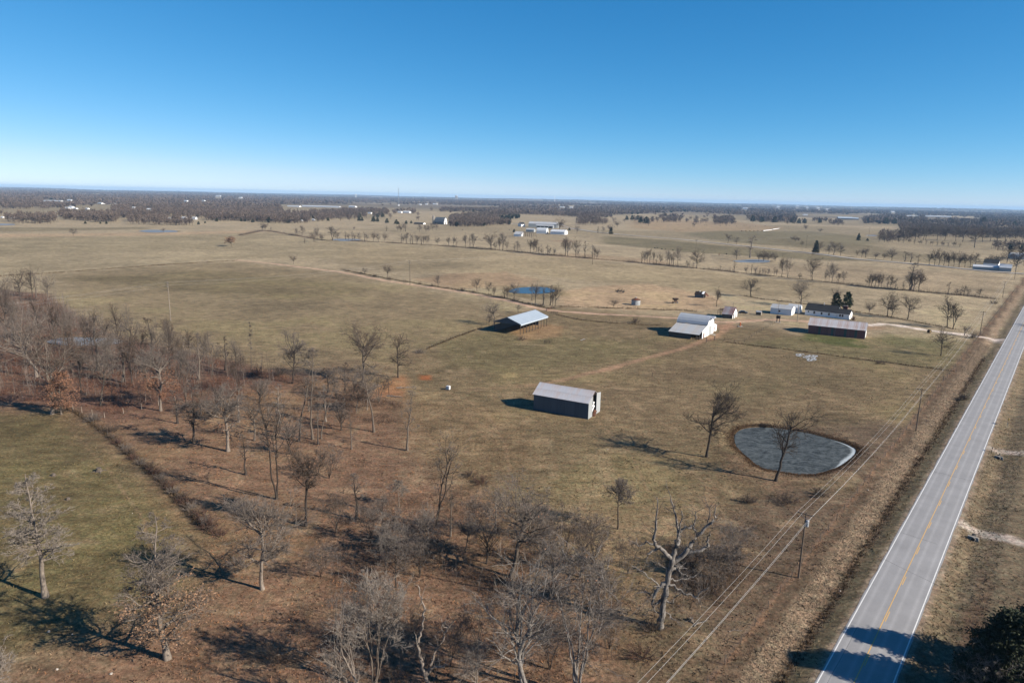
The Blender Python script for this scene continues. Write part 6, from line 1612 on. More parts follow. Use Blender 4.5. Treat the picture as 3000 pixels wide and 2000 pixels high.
hang('service wire dropping across the road from the transformer pole', [(45.5, 96.8, h1(45.5, 96.8) + 10.2), (d[0] * k, d[1] * k, 7.0)], .7, .013, 'wire_dark', None)
LP = [(-236.6, 154.3, 17.0), (-151.9, 298.2, 17.3), (-67.2, 442.1, 15.6), (70.3, 610.5, 16.8)]
g = G(2037, 748); LP.append((g.x, g.y, 17)); g = G(2361, 728); LP.append((g.x, g.y, 17)); g = G(2545, 694); LP.append((g.x, g.y, 17))
LL = ['transmission pole out of view at the left', 'pale tall pole standing in the green left field', 'double armed pole beside the dirt lane', 'lone tall pole in front of the hedgerow', 'tall pole rising behind the hedgerow oak', 'tall pole before the far gravel road at right', 'farthest tall pole before the right woodlot']
lz = math.atan2(144, 85) - math.pi / 2
for i, (x, y, H) in enumerate(LP): upole(LL[i], x, y, H, lz if i < 3 else lz - .2, 2, False, 'wood_pole_pale' if i == 1 else 'wood_pole', 'field power poles', 3.0, .2)
cl, sl_ = math.cos(lz), math.sin(lz)
for off, dz, lb in ((-1.3, 0, 'upper wire of the field power line'), (1.3, -.0, 'second upper wire of the field power line'), (1.3, -1.2, 'lower wire of the field power line')): hang(lb, [(x + off * cl, y + off * sl_, h1(x, y) + H + dz) for x, y, H in LP], 2.2, .009, 'wire', 'field power wires')
g = G(2335, 943); upole('yard pole with lamp between white shed and farmhouse', g.x, g.y, 9.3, .3, 0, True, 'wood_pole_pale')
def mast(label, px, H, r):
    t = thing('mast', label, 'mast', G(*px)); MB().lathe([(r, -.3), (r * .6, H)], 6).build('pole', M['wood_pole'], t)
    MB().bar((-.5, 0, H * .93), (.5, 0, H * .93), .05).build('crossbar', M['steel_grey'], t)
mast('thin mast at the right side of the rusty shed', (2145, 934), 8.5, .09); mast('thin mast rising by the elevated tank in the yard', (2277, 941), 9.8, .10)

# ================================================================== FAR WOODS (mass of trees)
rg = np.random.default_rng(4242)
FP = [([(0, 613), (60, 611), (220, 607), (220, 600), (0, 600)], .9), ([(20, 652), (60, 656), (165, 655), (165, 640), (20, 640)], .75), ([(172, 640), (200, 646), (290, 651), (345, 650), (345, 632), (180, 628)], .95),
 ([(375, 655), (420, 660), (560, 660), (560, 641), (380, 640)], .45), ([(330, 640), (560, 636), (620, 650), (700, 650), (820, 655), (870, 655), (960, 646), (1000, 642), (1000, 624), (830, 628), (820, 604), (330, 602)], .9),
 ([(1000, 614), (1130, 616), (1140, 632), (1050, 640), (1000, 641)], .7), ([(1160, 618), (1215, 618), (1215, 628), (1150, 630)], .8), ([(1290, 614), (1480, 612), (1560, 615), (1560, 622), (1290, 621)], .9),
 ([(1315, 640), (1340, 634), (1480, 626), (1520, 634), (1520, 658), (1400, 664), (1318, 663)], .85), ([(1460, 606), (1640, 605), (1800, 612), (1790, 638), (1720, 640), (1640, 634), (1500, 630)], .9), ([(1632, 640), (1730, 642), (1780, 652), (1770, 660), (1690, 662)], .5),
 ([(1760, 604), (2000, 604), (2000, 622), (1840, 629), (1780, 630)], .9), ([(1850, 650), (1990, 640), (1995, 652), (1900, 656)], .4), ([(1930, 632), (2000, 632), (2000, 645), (1930, 648)], .35), ([(2000, 605), (2200, 612), (2330, 618), (2330, 630), (2160, 630), (2000, 622)], .85),
 ([(2190, 634), (2330, 630), (2332, 652), (2230, 652), (2190, 645)], .95), ([(2090, 642), (2150, 640), (2152, 656), (2095, 657)], .8), ([(2010, 645), (2060, 645), (2075, 654), (2010, 652)], .35), ([(2340, 645), (2420, 645), (2420, 653), (2340, 653)], .25), ([(2430, 650), (2470, 652), (2470, 660), (2430, 658)], .35),
 ([(2330, 612), (2480, 618), (2520, 626), (2450, 628), (2330, 624)], .8), ([(2530, 640), (2600, 630), (2700, 632), (2720, 650), (2660, 657), (2530, 656)], .95), ([(2630, 655), (2800, 646), (3000, 648), (3150, 650), (3150, 702), (2980, 700), (2880, 698), (2700, 694), (2640, 688)], .62), ([(2900, 720), (3150, 728), (3150, 790), (2960, 770), (2900, 745)], .3), ([(2560, 690), (2640, 688), (2700, 700), (2600, 712)], .3),
 ([(2850, 632), (3150, 634), (3150, 650), (2880, 648)], .85), ([(2560, 616), (3150, 628), (3150, 636), (2560, 624)], .85)]
EDGE_U = [-600, 0, 220, 330, 560, 820, 1000, 1130, 1290, 1480, 1560, 1750, 1880, 2000, 2200, 2330, 2450, 2560, 2700, 2850, 3000, 3600]
EDGE_V = [600, 602, 602, 600, 603, 599, 597, 597, 601, 605, 602, 602, 603, 603, 608, 610, 611, 616, 620, 626, 628, 640]
def scatter_far():
    out = []
    v = 713.0
    horizon = lambda u: 545 + (u / 3000) * 67.0
    r = 800.0
    while r < 23000:
        Wm = np.clip(r * .0052, 9.5, 90)
        step = Wm / r * (.72 if r < 3000 else .8)
        th = np.arange(-.80, .80, step) + rg.uniform(-.5, .5, len(np.arange(-.80, .80, step))) * step
        rr_ = r * (1 + rg.uniform(-.016, .016, len(th)))
        out.append(np.stack([rr_ * np.sin(th), rr_ * np.cos(th), np.full(len(th), Wm)], 1))
        r *= 1.013 if r < 1500 else (1.020 if r < 3500 else 1.034)
    return np.concatenate(out)
C = scatter_far()
x, y, Wm = C[:, 0], C[:, 1], C[:, 2]
r = np.hypot(x, y); z = hgt(x, y); u, v = project(x, y, np.zeros_like(x))
dens = np.zeros(len(x))
for P, dn in FP:
    P = np.array(P, float)
    dens = np.maximum(dens, dn * (poly_sd(u, v * 3.0, P * np.array([1, 3.0])) < 0))
band = (v < np.interp(u, EDGE_U, EDGE_V)) | (r > 5600)
gap = fbm(x / 900, y / 1900, 111, 3)
dens = np.maximum(dens, np.where(band, np.where(gap > .65, .08, .97), 0))
dens = np.where((np.abs(u - 1500) > 1600) & (r < 5600) & (r > 1500), np.maximum(dens, np.where(fbm(x / 500, y / 500, 121, 3) > .5, .8, .05)), dens)
stray = (r > 1500) & (rg.random(len(x)) < .006); dens = np.where(stray, np.maximum(dens, .7), dens)
for a, b, c, d in CLEAR: dens = np.where((u > a) & (u < b) & (v > c) & (v < d), 0, dens)
for P in PONDS_W.values(): dens = np.where(poly_sd(x, y, P) < 6, 0, dens)
for k in ('side_road', 'far_lane'): dens = np.where(line_d(x, y, TRACKS_W[k][0]) < 6, 0, dens)
keep = rg.random(len(x)) < dens
x, y, z, r, Wm, u, v = (q[keep] for q in (x, y, z, r, Wm, u, v))
ever = (rg.random(len(x)) < .03) | (poly_sd(u, v * 3, np.array([(1455, 636), (1560, 634), (1575, 642), (1470, 652)], float) * np.array([1, 3.])) < 0)
def mass(name, label, m, nb, mat, evergreen=False, bl=(.20, .055)):
    X, Y, Z, W_ = x[m], y[m], z[m], Wm[m]; n = len(X)
    H = rg.uniform(9.5, 15.5, n) * np.where(r[m] > 4000, 1.05, 1.0) * (.72 if evergreen else 1.0)
    a = norm(rg.normal(0, 1, (n, nb, 3))) * (rg.random((n, nb, 1)) ** .38)
    if evergreen:
        c = np.stack([X, Y, Z + H * .5], 1)[:, None] + a * np.stack([W_ * .42, W_ * .42, H * .52], 1)[:, None]
    else:
        c = np.stack([X, Y, Z + H * .62], 1)[:, None] + a * np.stack([W_ * .56, W_ * .56, H * .42], 1)[:, None]
    q = norm(a + rg.normal(0, .5, a.shape) + np.array([0, 0, .7])); s = norm(np.cross(q, rg.normal(0, 1, q.shape)))
    l = (np.minimum(W_, 30)[:, None, None] * bl[0] + 1.0) * rg.uniform(.6, 1.5, (n, nb, 1)); w = l * bl[1] / bl[0] * .5
    V = np.stack([c - s * w - q * l * .5, c + s * w - q * l * .5, c + q * l * .5], 2).reshape(-1, 3)
    if not evergreen:
        nt_ = 3; b = np.stack([X, Y, Z - .5], 1)[:, None] + rg.uniform(-.4, .4, (n, nt_, 3)) * np.stack([W_, W_, W_ * 0], 1)[:, None]
        tw = .16 + W_[:, None, None] * .012; sx = np.array([1., 0, 0]) * tw
        tp = b + np.array([0, 0, 1.]) * (H * .75)[:, None, None]
        V = np.concatenate([V, np.stack([b - sx, b + sx, tp], 2).reshape(-1, 3)])
    o = obj(name, np_mesh(name, V, np.arange(len(V)).reshape(-1, 3), [M[mat]])); o['kind'] = 'stuff'; o['label'] = label
    return n
cnt = [mass('far_woods', 'bare grey woods of the middle distance', (r < 2300) & ~ever, 80, 'far_wood', False, (.20, .05)), mass('far_woods', 'bare grey woods stretching to the horizon', (r >= 2300) & ~ever, 18, 'far_wood', False, (.36, .15)), mass('far_evergreens', 'dark evergreens mixed into the far woods', ever & (r < 7000), 40, 'far_cedar', True, (.30, .14))]

# ================================================================== GROUND COVER
def blades(name, label, P, h, w, nb, cols, lean=.5, mat=None):
    n = len(P); b = np.repeat(P, nb, 0) + rg.normal(0, 1, (n * nb, 3)) * np.array([1, 1, 0]) * w * 1.5
    hh = np.repeat(h, nb)[:, None] * rg.uniform(.6, 1.3, (n * nb, 1))
    q = norm(np.array([0, 0, 1.]) + rg.normal(0, lean, (n * nb, 3)) * np.array([1, 1, .2])); s = norm(np.cross(q, rg.normal(0, 1, q.shape)))
    V = np.stack([b - s * w, b + s * w, b + q * hh], 1).reshape(-1, 3)
    cc = np.repeat(np.repeat(cols, nb, 0) * rg.uniform(.7, 1.35, (n * nb, 1)), 3, 0)
    o = obj(name, np_mesh(name, V, np.arange(len(V)).reshape(-1, 3), [mat], False, {'tint': ('FLOAT_COLOR', np.concatenate([np.clip(cc, 0, .9), np.ones((len(cc), 1))], 1))}))
    o['kind'] = 'stuff'; o['label'] = label
t = NT('blade_tint'); t.base(t.n('ShaderNodeAttribute', attribute_name='tint').outputs['Color'], .95, 0, .05); bt = t.m
def ground_pts(x, y, dz=-.02): return np.stack([x, y, hgt(x, y) + dz], 1)
N = 60000
rr_ = 66 * np.exp(rg.random(N) * math.log(330 / 66)); th = rg.uniform(-.72, .70, N)
x, y = rr_ * np.sin(th), rr_ * np.cos(th)
ok = (np.abs(road_q(x, y)) > 4.4)
for P in PONDS_W.values(): ok &= poly_sd(x, y, P) > .6
for k in ('red', 'drive', 'drive_a', 'drive_b', 'lane'): ok &= line_d(x, y, TRACKS_W[k][0]) > 1.5
clump = fbm(x / 6, y / 6, 201, 3); ok &= rg.random(N) < sstep(.3, .65, clump) + .15
x, y, rr_ = x[ok], y[ok], rr_[ok]
ca_ = albedo(x, y); litter = poly_sd(x, y, pw(ZONES[23][0])) < 0
ca_ = ca_ * rg.uniform(.65, 1.35, (len(x), 1))
sel = litter & (rg.random(len(x)) < .35); ca_[sel] = np.array((.26, .13, .066)) * rg.uniform(.6, 1.2, (sel.sum(), 1))
blades('grass_tufts', 'winter grass tufts and fallen leaves over the near pasture', ground_pts(x, y), rg.uniform(.12, .34, len(x)) * (1 + rr_ / 400), .055, 3, ca_, .9, bt)
N = 9000; rr_ = 72 * np.exp(rg.random(N) * math.log(6)); th = rg.uniform(-.70, .66, N); x, y = rr_ * np.sin(th), rr_ * np.cos(th)
ok = (np.abs(road_q(x, y)) > 5) & (rg.random(N) < sstep(.45, .7, fbm(x / 15, y / 15, 211, 3)) + .06)
for P in PONDS_W.values(): ok &= poly_sd(x, y, P) > 1
x, y = x[ok], y[ok]; cc = albedo(x, y) * np.where(rg.random((len(x), 1)) < .6, rg.uniform(.55, .85, (len(x), 1)), rg.uniform(1.1, 1.35, (len(x), 1)))
blades('pasture_weeds', 'scattered dead weed clumps on the pastures', ground_pts(x, y), rg.uniform(.15, .36, len(x)), .09, 5, cc, .8, bt)
# tall pale grass on the verge, dark weeds in the ditch
N = 34000; s = 20 + 330 * rg.random(N) ** 1.6; q = -rg.uniform(7.9, 11.3, N); x, y = road_pt(s, q)
blades('verge_grass', 'tall pale dry grass on the road verge', ground_pts(x, y), rg.uniform(.12, .30, N), .03, 3, np.array((0.27, 0.212, 0.148))[None] * rg.uniform(.65, 1.2, (N, 1)), .7, bt)
N = 3000; s = 20 + 300 * rg.random(N) ** 1.4; q = -rg.normal(7.2, .45, N); x, y = road_pt(s, q)
blades('ditch_weeds', 'dark dead weeds in the roadside ditch', ground_pts(x, y), rg.uniform(.3, .75, N), .05, 3, np.array((0.050, 0.034, 0.021))[None] * rg.uniform(.5, 1.5, (N, 1)), .55, bt)
N = 5000; s = 20 + 200 * rg.random(N) ** 1.4; q = rg.uniform(4.6, 11, N); x, y = road_pt(s, q)
blades('verge_grass', 'short olive grass on the far road shoulder', ground_pts(x, y), rg.uniform(.15, .35, N), .05, 3, np.array((0.145, 0.113, 0.064))[None] * rg.uniform(.6, 1.3, (N, 1)), .8, bt)
# weeds along the fence rows
px_, py_ = [], []
for nm, (P, w) in LINES_W.items():
    seg = np.hypot(*np.diff(P, axis=0).T); cum = np.concatenate([[0], np.cumsum(seg)]); n = int(min(cum[-1] * 7, 7000)); s = rg.random(n) * cum[-1]
    px_.append(np.interp(s, cum, P[:, 0]) + rg.normal(0, w * .4, n)); py_.append(np.interp(s, cum, P[:, 1]) + rg.normal(0, w * .4, n))
x, y = np.concatenate(px_), np.concatenate(py_); rr_ = np.hypot(x, y)
blades('fence_weeds', 'uncut dark weeds along the fence rows', ground_pts(x, y), rg.uniform(.3, .8, len(x)) * np.where(rr_ > 350, 1.3, 1), .06 * 1.0, 3, np.array((0.063, 0.043, 0.026))[None] * rg.uniform(.5, 1.7, (len(x), 1)), .5, bt)
P, w = LINES_W['hedge']; seg = np.hypot(*np.diff(P, axis=0).T); cum = np.concatenate([[0], np.cumsum(seg)]); s = rg.random(9000) * cum[-1]
x = np.interp(s, cum, P[:, 0]) + rg.normal(0, 2, 9000); y = np.interp(s, cum, P[:, 1]) + rg.normal(0, 2, 9000); ok = vnoise(s / 14, s * 0, 5) > .42; x, y = x[ok], y[ok]
blades('hedge_brush', 'brushy saplings filling the hedgerows', ground_pts(x, y), rg.uniform(1.0, 4.0, len(x)), .03, 4, np.array((.105, .082, .067))[None] * rg.uniform(.6, 1.5, (len(x), 1)), .45, bt)
# rim of dark grass round the frozen pond
P = smooth_poly(PONDS_W['near'], 8); i = rg.integers(0, len(P), 5000); nrm = norm(P[i] - P.mean(0)); off = rg.gamma(2, .45, len(i))[:, None] + .15
x, y = (P[i] + nrm * off).T
blades('pond_sedge', 'dark sedge round the frozen pond', ground_pts(x, y), rg.uniform(.15, .42, len(x)), .045, 3, np.array((0.099, 0.061, 0.036))[None] * rg.uniform(.5, 1.5, (len(x), 1)), .6, bt)
# briar and sapling undergrowth of the woods
def fill(poly, n, seed):
    r_ = np.random.default_rng(seed); W = pw(poly); lo, hi = W.min(0), W.max(0); out = np.zeros((0, 2))
    while len(out) < n:
        c = r_.uniform(lo, hi, (n * 2, 2)); c = c[poly_sd(c[:, 0], c[:, 1], W) < 0]
        c = c[r_.random(len(c)) < sstep(.38, .62, fbm(c[:, 0] / 8, c[:, 1] / 8, seed, 3)) + .05]; out = np.concatenate([out, c])
    return out[:n]
c = fill([(-120, 850), (140, 870), (320, 1000), (700, 1066), (860, 1110), (790, 1150), (560, 1185), (330, 1215), (180, 1180), (-120, 1170)], 16000, 7)
ok = np.ones(len(c), bool)
for P in PONDS_W.values(): ok &= poly_sd(c[:, 0], c[:, 1], P) > 2
c = c[ok]
blades('undergrowth', 'reddish briar undergrowth in the left woods', ground_pts(c[:, 0], c[:, 1]), rg.uniform(.5, 1.7, len(c)), .022, 4, np.array((0.112, 0.056, 0.038))[None] * rg.uniform(.5, 1.5, (len(c), 1)), .6, bt)
c = fill([(980, 1150), (1180, 1180), (1200, 1240), (1000, 1240)], 1500, 8)
c = np.concatenate([c, fill([(1000, 1480), (1350, 1440), (1700, 1560), (1800, 1700), (1820, 1900), (1700, 2060), (900, 2060), (880, 1800), (1050, 1640)], 3800, 9), fill([(1950, 1600), (2180, 1600), (2150, 1760), (1980, 1800)], 1400, 10)])
blades('undergrowth', 'brown briar undergrowth in the near wood', ground_pts(c[:, 0], c[:, 1]), rg.uniform(.4, 1.5, len(c)), .016, 5, np.array((0.112, 0.076, 0.055))[None] * rg.uniform(.5, 1.6, (len(c), 1)), .65, bt)

def saplings(name, label, c, h0, h1_, cols, nt=16, sw=.03):
    n = len(c); P = ground_pts(c[:, 0], c[:, 1]); h = rg.uniform(h0, h1_, n)[:, None]
    ln = norm(np.array([0, 0, 1.]) + rg.normal(0, .10, (n, 3))); s = norm(np.cross(ln, rg.normal(0, 1, ln.shape))) * sw
    V = [np.stack([P - s * 1.6, P + s * 1.6, P + ln * h], 1).reshape(-1, 3)]
    b = np.repeat(np.arange(n), nt); t_ = rg.uniform(.25, .98, (len(b), 1)); p = P[b] + ln[b] * h[b] * t_
    a = rg.uniform(0, 6.28, len(b)); q = norm(np.stack([np.cos(a), np.sin(a), rg.uniform(.5, 1.6, len(b))], 1)); l = h[b] * rg.uniform(.12, .32, (len(b), 1)) * (1.15 - .7 * t_); ss_ = norm(np.cross(q, rg.normal(0, 1, q.shape))) * sw * .55
    V.append(np.stack([p - ss_, p + ss_, p + q * l], 1).reshape(-1, 3)); V.append(np.stack([p + q * l * .4 - ss_ * .6, p + q * l * .4 + ss_ * .6, p + q * l * .4 + norm(q + rg.normal(0, .5, q.shape)) * l * .6], 1).reshape(-1, 3))
    cc = np.concatenate([np.repeat(cols, 3, 0), np.repeat(cols[b], 3, 0), np.repeat(cols[b], 3, 0)]); V = np.concatenate(V)
    o = obj(name, np_mesh(name, V, np.arange(len(V)).reshape(-1, 3), [bt], False, {'tint': ('FLOAT_COLOR', np.concatenate([np.clip(cc, 0, .9), np.ones((len(cc), 1))], 1))})); o['kind'] = 'stuff'; o['label'] = label
def tone(n, c): return np.array(c)[None] * rg.uniform(.55, 1.5, (n, 1))
c = fill([(-150, 830), (150, 870), (330, 985), (560, 1030), (840, 1100), (790, 1140), (560, 1170), (330, 1190), (180, 1170), (-150, 1160)], 1500, 17)
ok = np.ones(len(c), bool)
for P in PONDS_W.values(): ok &= poly_sd(c[:, 0], c[:, 1], P) > 3
c = c[ok]; saplings('woodland_saplings', 'thicket of thin grey saplings in the left woods', c, 3.0, 9.5, tone(len(c), (.125, .104, .090)), 22, .035)
c = np.concatenate([fill([(960, 1130), (1100, 1130), (1150, 1200), (960, 1240)], 60, 18), fill([(520, 1190), (800, 1150), (960, 1220), (900, 1330), (620, 1260)], 90, 19), fill([(950, 1470), (1350, 1440), (1780, 1540), (1850, 1720), (1830, 1900), (1700, 2080), (900, 2080), (880, 1800), (1000, 1640)], 230, 20), fill([(1950, 1580), (2190, 1580), (2160, 1760), (1990, 1790)], 90, 21)])
saplings('woodland_saplings', 'thin saplings and wands through the near wood', c, 1.5, 5.5, tone(len(c), (.125, .105, .09)), 34, .018)

# ================================================================== SMALL THINGS
def rock(label, px, s, mat='stone', seed=0):
    r_ = np.random.default_rng(seed); s = s * .55; mb = MB().lathe([(.3 * s, -.15 * s), (.5 * s, .05 * s), (.42 * s, .3 * s), (.18 * s, .42 * s)], 8)
    mb.v = [(a * r_.uniform(.8, 1.2), b * r_.uniform(.8, 1.2), c * r_.uniform(.8, 1.2)) for a, b, c in mb.v]
    tag(mb.build('rock', M[mat], None, G(*px), 0, False), label, 'rock')
for i, (lb, u, v, s, m) in enumerate([('pale rock on the leaf litter left of the tan leaved oak', 143, 1850, .7, 'stone_white'), ('small pale rock below the pale rock at lower left', 167, 1960, .6, 'stone_white'), ('flat pale rock below the tan leaved oak', 326, 1973, .7, 'stone_white'), ('white stone in the pasture right of the grey shed', 1780, 1316, .6, 'stone_white'), ('small white stone in the leaf litter left of the fence brush', 212, 1857, .4, 'stone_white'), ('white stone in the green left pasture', 388, 1503, .35, 'stone_white'), ('pale stone below the wide crowned tree', 700, 1794, .35, 'stone_white'), ('white stone on the verge by the ditch', 2461, 1731, .6, 'stone_white'), ('white stone on the upper verge', 2543, 1435, .5, 'stone_white')]): rock(lb, (u, v), s, m, 40 + i)
def stump(label, px, s):
    t = thing('tree_stump', label, 'stump', G(*px)); r_ = np.random.default_rng(int(px[0]))
    mb = MB().lathe([(.75 * s, -.2), (.55 * s, .15 * s), (.45 * s, .45 * s), (.4 * s, .7 * s), (.1 * s, .62 * s)], 10); mb.v = [(a * r_.uniform(.8, 1.2), b * r_.uniform(.8, 1.2), c) for a, b, c in mb.v]
    mb.build('stem', M['bark_grey'], t)
    for k in range(4):
        a = k * 1.6 + r_.uniform(0, .8); MB().bar((0, 0, .2 * s), (math.cos(a) * 1.3 * s, math.sin(a) * 1.3 * s, -.05), .16 * s).build('root', M['bark_grey'], t)
stump('grey stump on the green left pasture', (290, 1380), 1.1); stump('smaller stump left of the grey stump on the green pasture', (157, 1393), .7); stump('third stump lower on the green left pasture', (200, 1463), .6); stump('short dark stump near the huge dead oak', (2024, 1818), .7)
def log(label, px, L, r, rot, mat='bark_dead'):
    g = G(*px); r_ = np.random.default_rng(int(px[0])); P = np.array([[(f - .5) * L, r_.normal(0, .1), r * .9 + r_.normal(0, .04)] for f in np.linspace(0, 1, 6)])
    t = thing('fallen_log', label, 'log', g, rot)
    V, Fq = tubes(P[None], np.linspace(r, r * .6, 6)[None], 7); obj('trunk', np_mesh('trunk', V, Fq, [M[mat]], True), t)
    for k in range(3):
        p = P[1 + k]; MB().bar(tuple(p), tuple(p + np.array([.5 * L * .3, r_.uniform(-.6, .6) * L * .3, .2 + .3 * r_.random()])), r * .5).build('branch', M[mat], t)
log('pale fallen log below the orange dirt bank', (1185, 1137), 5.0, .22, .3, 'bark_pale'); log('second fallen log beside the snag at the dirt bank', (1155, 1162), 4.5, .18, -.2); log('fallen dead limb near the huge dead oak', (2050, 1825), 2.6, .09, .5); log('fallen limb beside the roadside fence', (2155, 1848), 2.0, .07, .1, 'bark_pale'); log('log sticking out of the brush heap at bottom left', (835, 1912), 2.8, .13, .5, 'bark_pale'); log('old log on the pasture fence line', (88, 1130), 3, .14, .2, 'bark_pale')
# tote tank
t = thing('tote_tank', 'white plastic tote tank standing alone in the pasture', 'tank', G(1313, 1141), R(-25))
MB().box(-.6, .6, -.5, .5, -.05, .14).build('pallet', M['wood_old'], t); MB().prism([(-.56, .15), (.56, .15), (.56, 1.05), (.45, 1.18), (-.45, 1.18), (-.56, 1.05)], 'y', -.46, .46).build('bottle', M['plastic_white'], t)
mb = MB()
for z_ in (.3, .6, .9): mb.bar((-.59, -.49, z_), (.59, -.49, z_), .03).bar((-.59, .49, z_), (.59, .49, z_), .03).bar((.59, -.49, z_), (.59, .49, z_), .03).bar((-.59, -.49, z_), (-.59, .49, z_), .03)
mb.build('cage', M['steel_grey'], t); MB().lathe([(.12, 1.18), (.12, 1.25)], 10).build('cap', M['rust_dark'], t)
# debris and feed ring in the pasture
def ring(label, px, r, mat='rust_dark'):
    t = thing('feed_ring', label, 'feed ring', G(*px))
    for z_ in (.15, .6, 1.05):
        a = np.linspace(0, 2 * np.pi, 17); P = np.stack([r * np.cos(a), r * np.sin(a), np.full(17, z_)], 1); V, Fq = tubes(P[None], np.full((1, 17), .04), 4); obj('hoop', np_mesh('hoop', V, Fq, [M[mat]]), t)
    for k in range(10): MB().bar((r * math.cos(k * .628), r * math.sin(k * .628), 0), (r * math.cos(k * .628), r * math.sin(k * .628), 1.05), .05).build('bar', M[mat], t)
ring('round hay feeder ring in the pasture below the pole shed', (1603, 1005), 1.2); ring('dark feeder ring by the gate of the dirt lane', (1624, 918), 1.8)
t = thing('scrap_pile', 'small pile of pale scrap boards in the pasture', 'scrap pile', G(1708, 996))
for k in range(6): MB().bar((-1 + .3 * k, -.6 + .2 * (k % 3), .1 + .08 * k), (.6 + .25 * k, .7 - .25 * (k % 2), .15 + .1 * k), .22, .06).build('board', M['wood_post' if k % 2 else 'white_paint'], t)
# hopper wagon
t = thing('hopper_wagon', 'rusty dark gravity hopper wagon in the straw field', 'wagon', G(1978, 888), R(20))
MB().add([(-1.5, -1.1, 2.9), (1.5, -1.1, 2.9), (1.5, 1.1, 2.9), (-1.5, 1.1, 2.9), (-.5, -.5, 1.2), (.5, -.5, 1.2), (.5, .5, 1.2), (-.5, .5, 1.2)], [(0, 1, 2, 3), (7, 6, 5, 4), (1, 0, 4, 5), (2, 1, 5, 6), (3, 2, 6, 7), (0, 3, 7, 4)]).build('hopper', M['rust_dark'], t)
MB().box(-1.6, 1.6, -.5, .5, .75, .95).bar((-1.3, -.5, .9), (-1.3, -1, 2.7), .1).bar((1.3, -.5, .9), (1.3, -1, 2.7), .1).bar((-1.3, .5, .9), (-1.3, 1, 2.7), .1).bar((1.3, .5, .9), (1.3, 1, 2.7), .1).bar((-1.6, 0, .85), (-3.2, 0, .5), .12).build('frame', M['rust_metal'], t)
def wheel(parent, x, y, r=.45, w=.25, rim='steel_grey'):
    ring_ = [(r * math.cos(a), r + r * math.sin(a)) for a in np.linspace(0, 2 * math.pi, 13)[:-1]]
    o = MB().prism([(x + a, b) for a, b in ring_], 'y', y - w / 2, y + w / 2).build('wheel', M['tyre_black'], parent)
    sm = [(x + a * .5, r + (b - r) * .5) for a, b in ring_]; MB().prism(sm, 'y', y - w / 2 - .01, y + w / 2 + .01).build('rim', M[rim], o)
for x_ in (-1.1, 1.1):
    for y_ in (-.75, .75): wheel(t, x_, y_)
# low dark hulk: old hay wagon with brush
t = thing('old_trailer', 'dark overgrown flat trailer in the straw field above the grain bin', 'trailer', G(1817, 857), R(-10))
MB().box(-3, 3, -1.1, 1.1, .7, .9).build('bed', M['rust_dark'], t); MB().box(-3, -2.85, -1.1, 1.1, .9, 2.0).build('headboard', M['rust_dark'], t)
for k in range(8): MB().bar((-2.6 + k * .7, -1, .9), (-2.0 + k * .62, .9, 1.3 + .5 * (k % 3)), .3).build('branch', M['bark_dark'], t)
for x_ in (-1.8, 1.8):
    for y_ in (-1.0, 1.0): wheel(t, x_, y_, .38)
# car
t = thing('parked_car', 'black car parked right of the rusty shed', 'car', G(2177, 918), R(-20))
MB().prism([(-2.2, .35), (2.2, .35), (2.25, .75), (1.1, .9), (.6, 1.42), (-1.1, 1.45), (-1.8, .98), (-2.25, .9)], 'y', -.86, .86).build('body', M['car_black'], t)
MB().prism([(.98, .93), (.55, 1.36), (-1.0, 1.38), (-1.55, .97)], 'y', -.875, .875).build('window', M['glass_dark'], t)
MB().slab((1.12, -.7, .92), (1.12, .7, .92), (.62, .62, 1.40), (.62, -.62, 1.40), .012).build('windscreen', M['glass_dark'], t)
for x_ in (-1.35, 1.4):
    for y_ in (-.8, .8): wheel(t, x_, y_, .33, .22)
for y_ in (-.62, .62): MB().box(2.2, 2.27, y_ - .16, y_ + .16, .6, .74).build('headlight', M['white_paint'], t)
# elevated tank, pump, hut
t = thing('elevated_tank', 'dark box tank on a stilted wooden frame between barn track and sheds', 'tank', G(2279, 944), R(-30))
for x_ in (-.7, .7):
    for y_ in (-.7, .7): MB().bar((x_, y_, -.3), (x_ * .9, y_ * .9, 2.0), .14).build('leg', M['wood_old'], t)
MB().box(-.9, .9, -.9, .9, 2.0, 3.3).build('box', M['rust_dark'], t); MB().box(-1.2, 1.2, -1.2, 1.2, -.1, .1).build('pad', M['concrete'], t)
t = thing('hand_pump', 'orange hand pump on a small concrete pad in the yard', 'pump', G(2168, 957))
MB().box(-1.0, 1.0, -.9, .9, -.1, .35).build('pad', M['concrete'], t); MB().lathe([(.34, .35), (.34, 1.7), (.2, 2.0), (.05, 2.1)], 10).build('barrel', M['orange_red'], t); MB().bar((0, 0, 1.7), (.9, .1, 1.3), .08).build('handle', M['rust_dark'], t)
t = gable_building('small_hut', 'tiny grey hut left of the white gabled shed', 'hut', G(2214, 922), R(-33), 2.6, 2.0, 1.6, 2.1, M['wood_old'], M['concrete'], M['roof_galv'], 3, .1, .1)
# round bale beside the drive
t = thing('round_bale', 'dark round hay bale beside the white driveway', 'hay bale', G(2722, 975), R(20)); MB().prism([(.75 * math.cos(a), .75 + .75 * math.sin(a)) for a in np.linspace(0, 2 * math.pi, 15)[:-1]], 'y', -.6, .6).build('roll', M['rust_dark'], t); MB().prism([(.5 * math.cos(a), .75 + .5 * math.sin(a)) for a in np.linspace(0, 2 * math.pi, 11)[:-1]], 'y', -.63, .63).build('core', M['hay'], t)
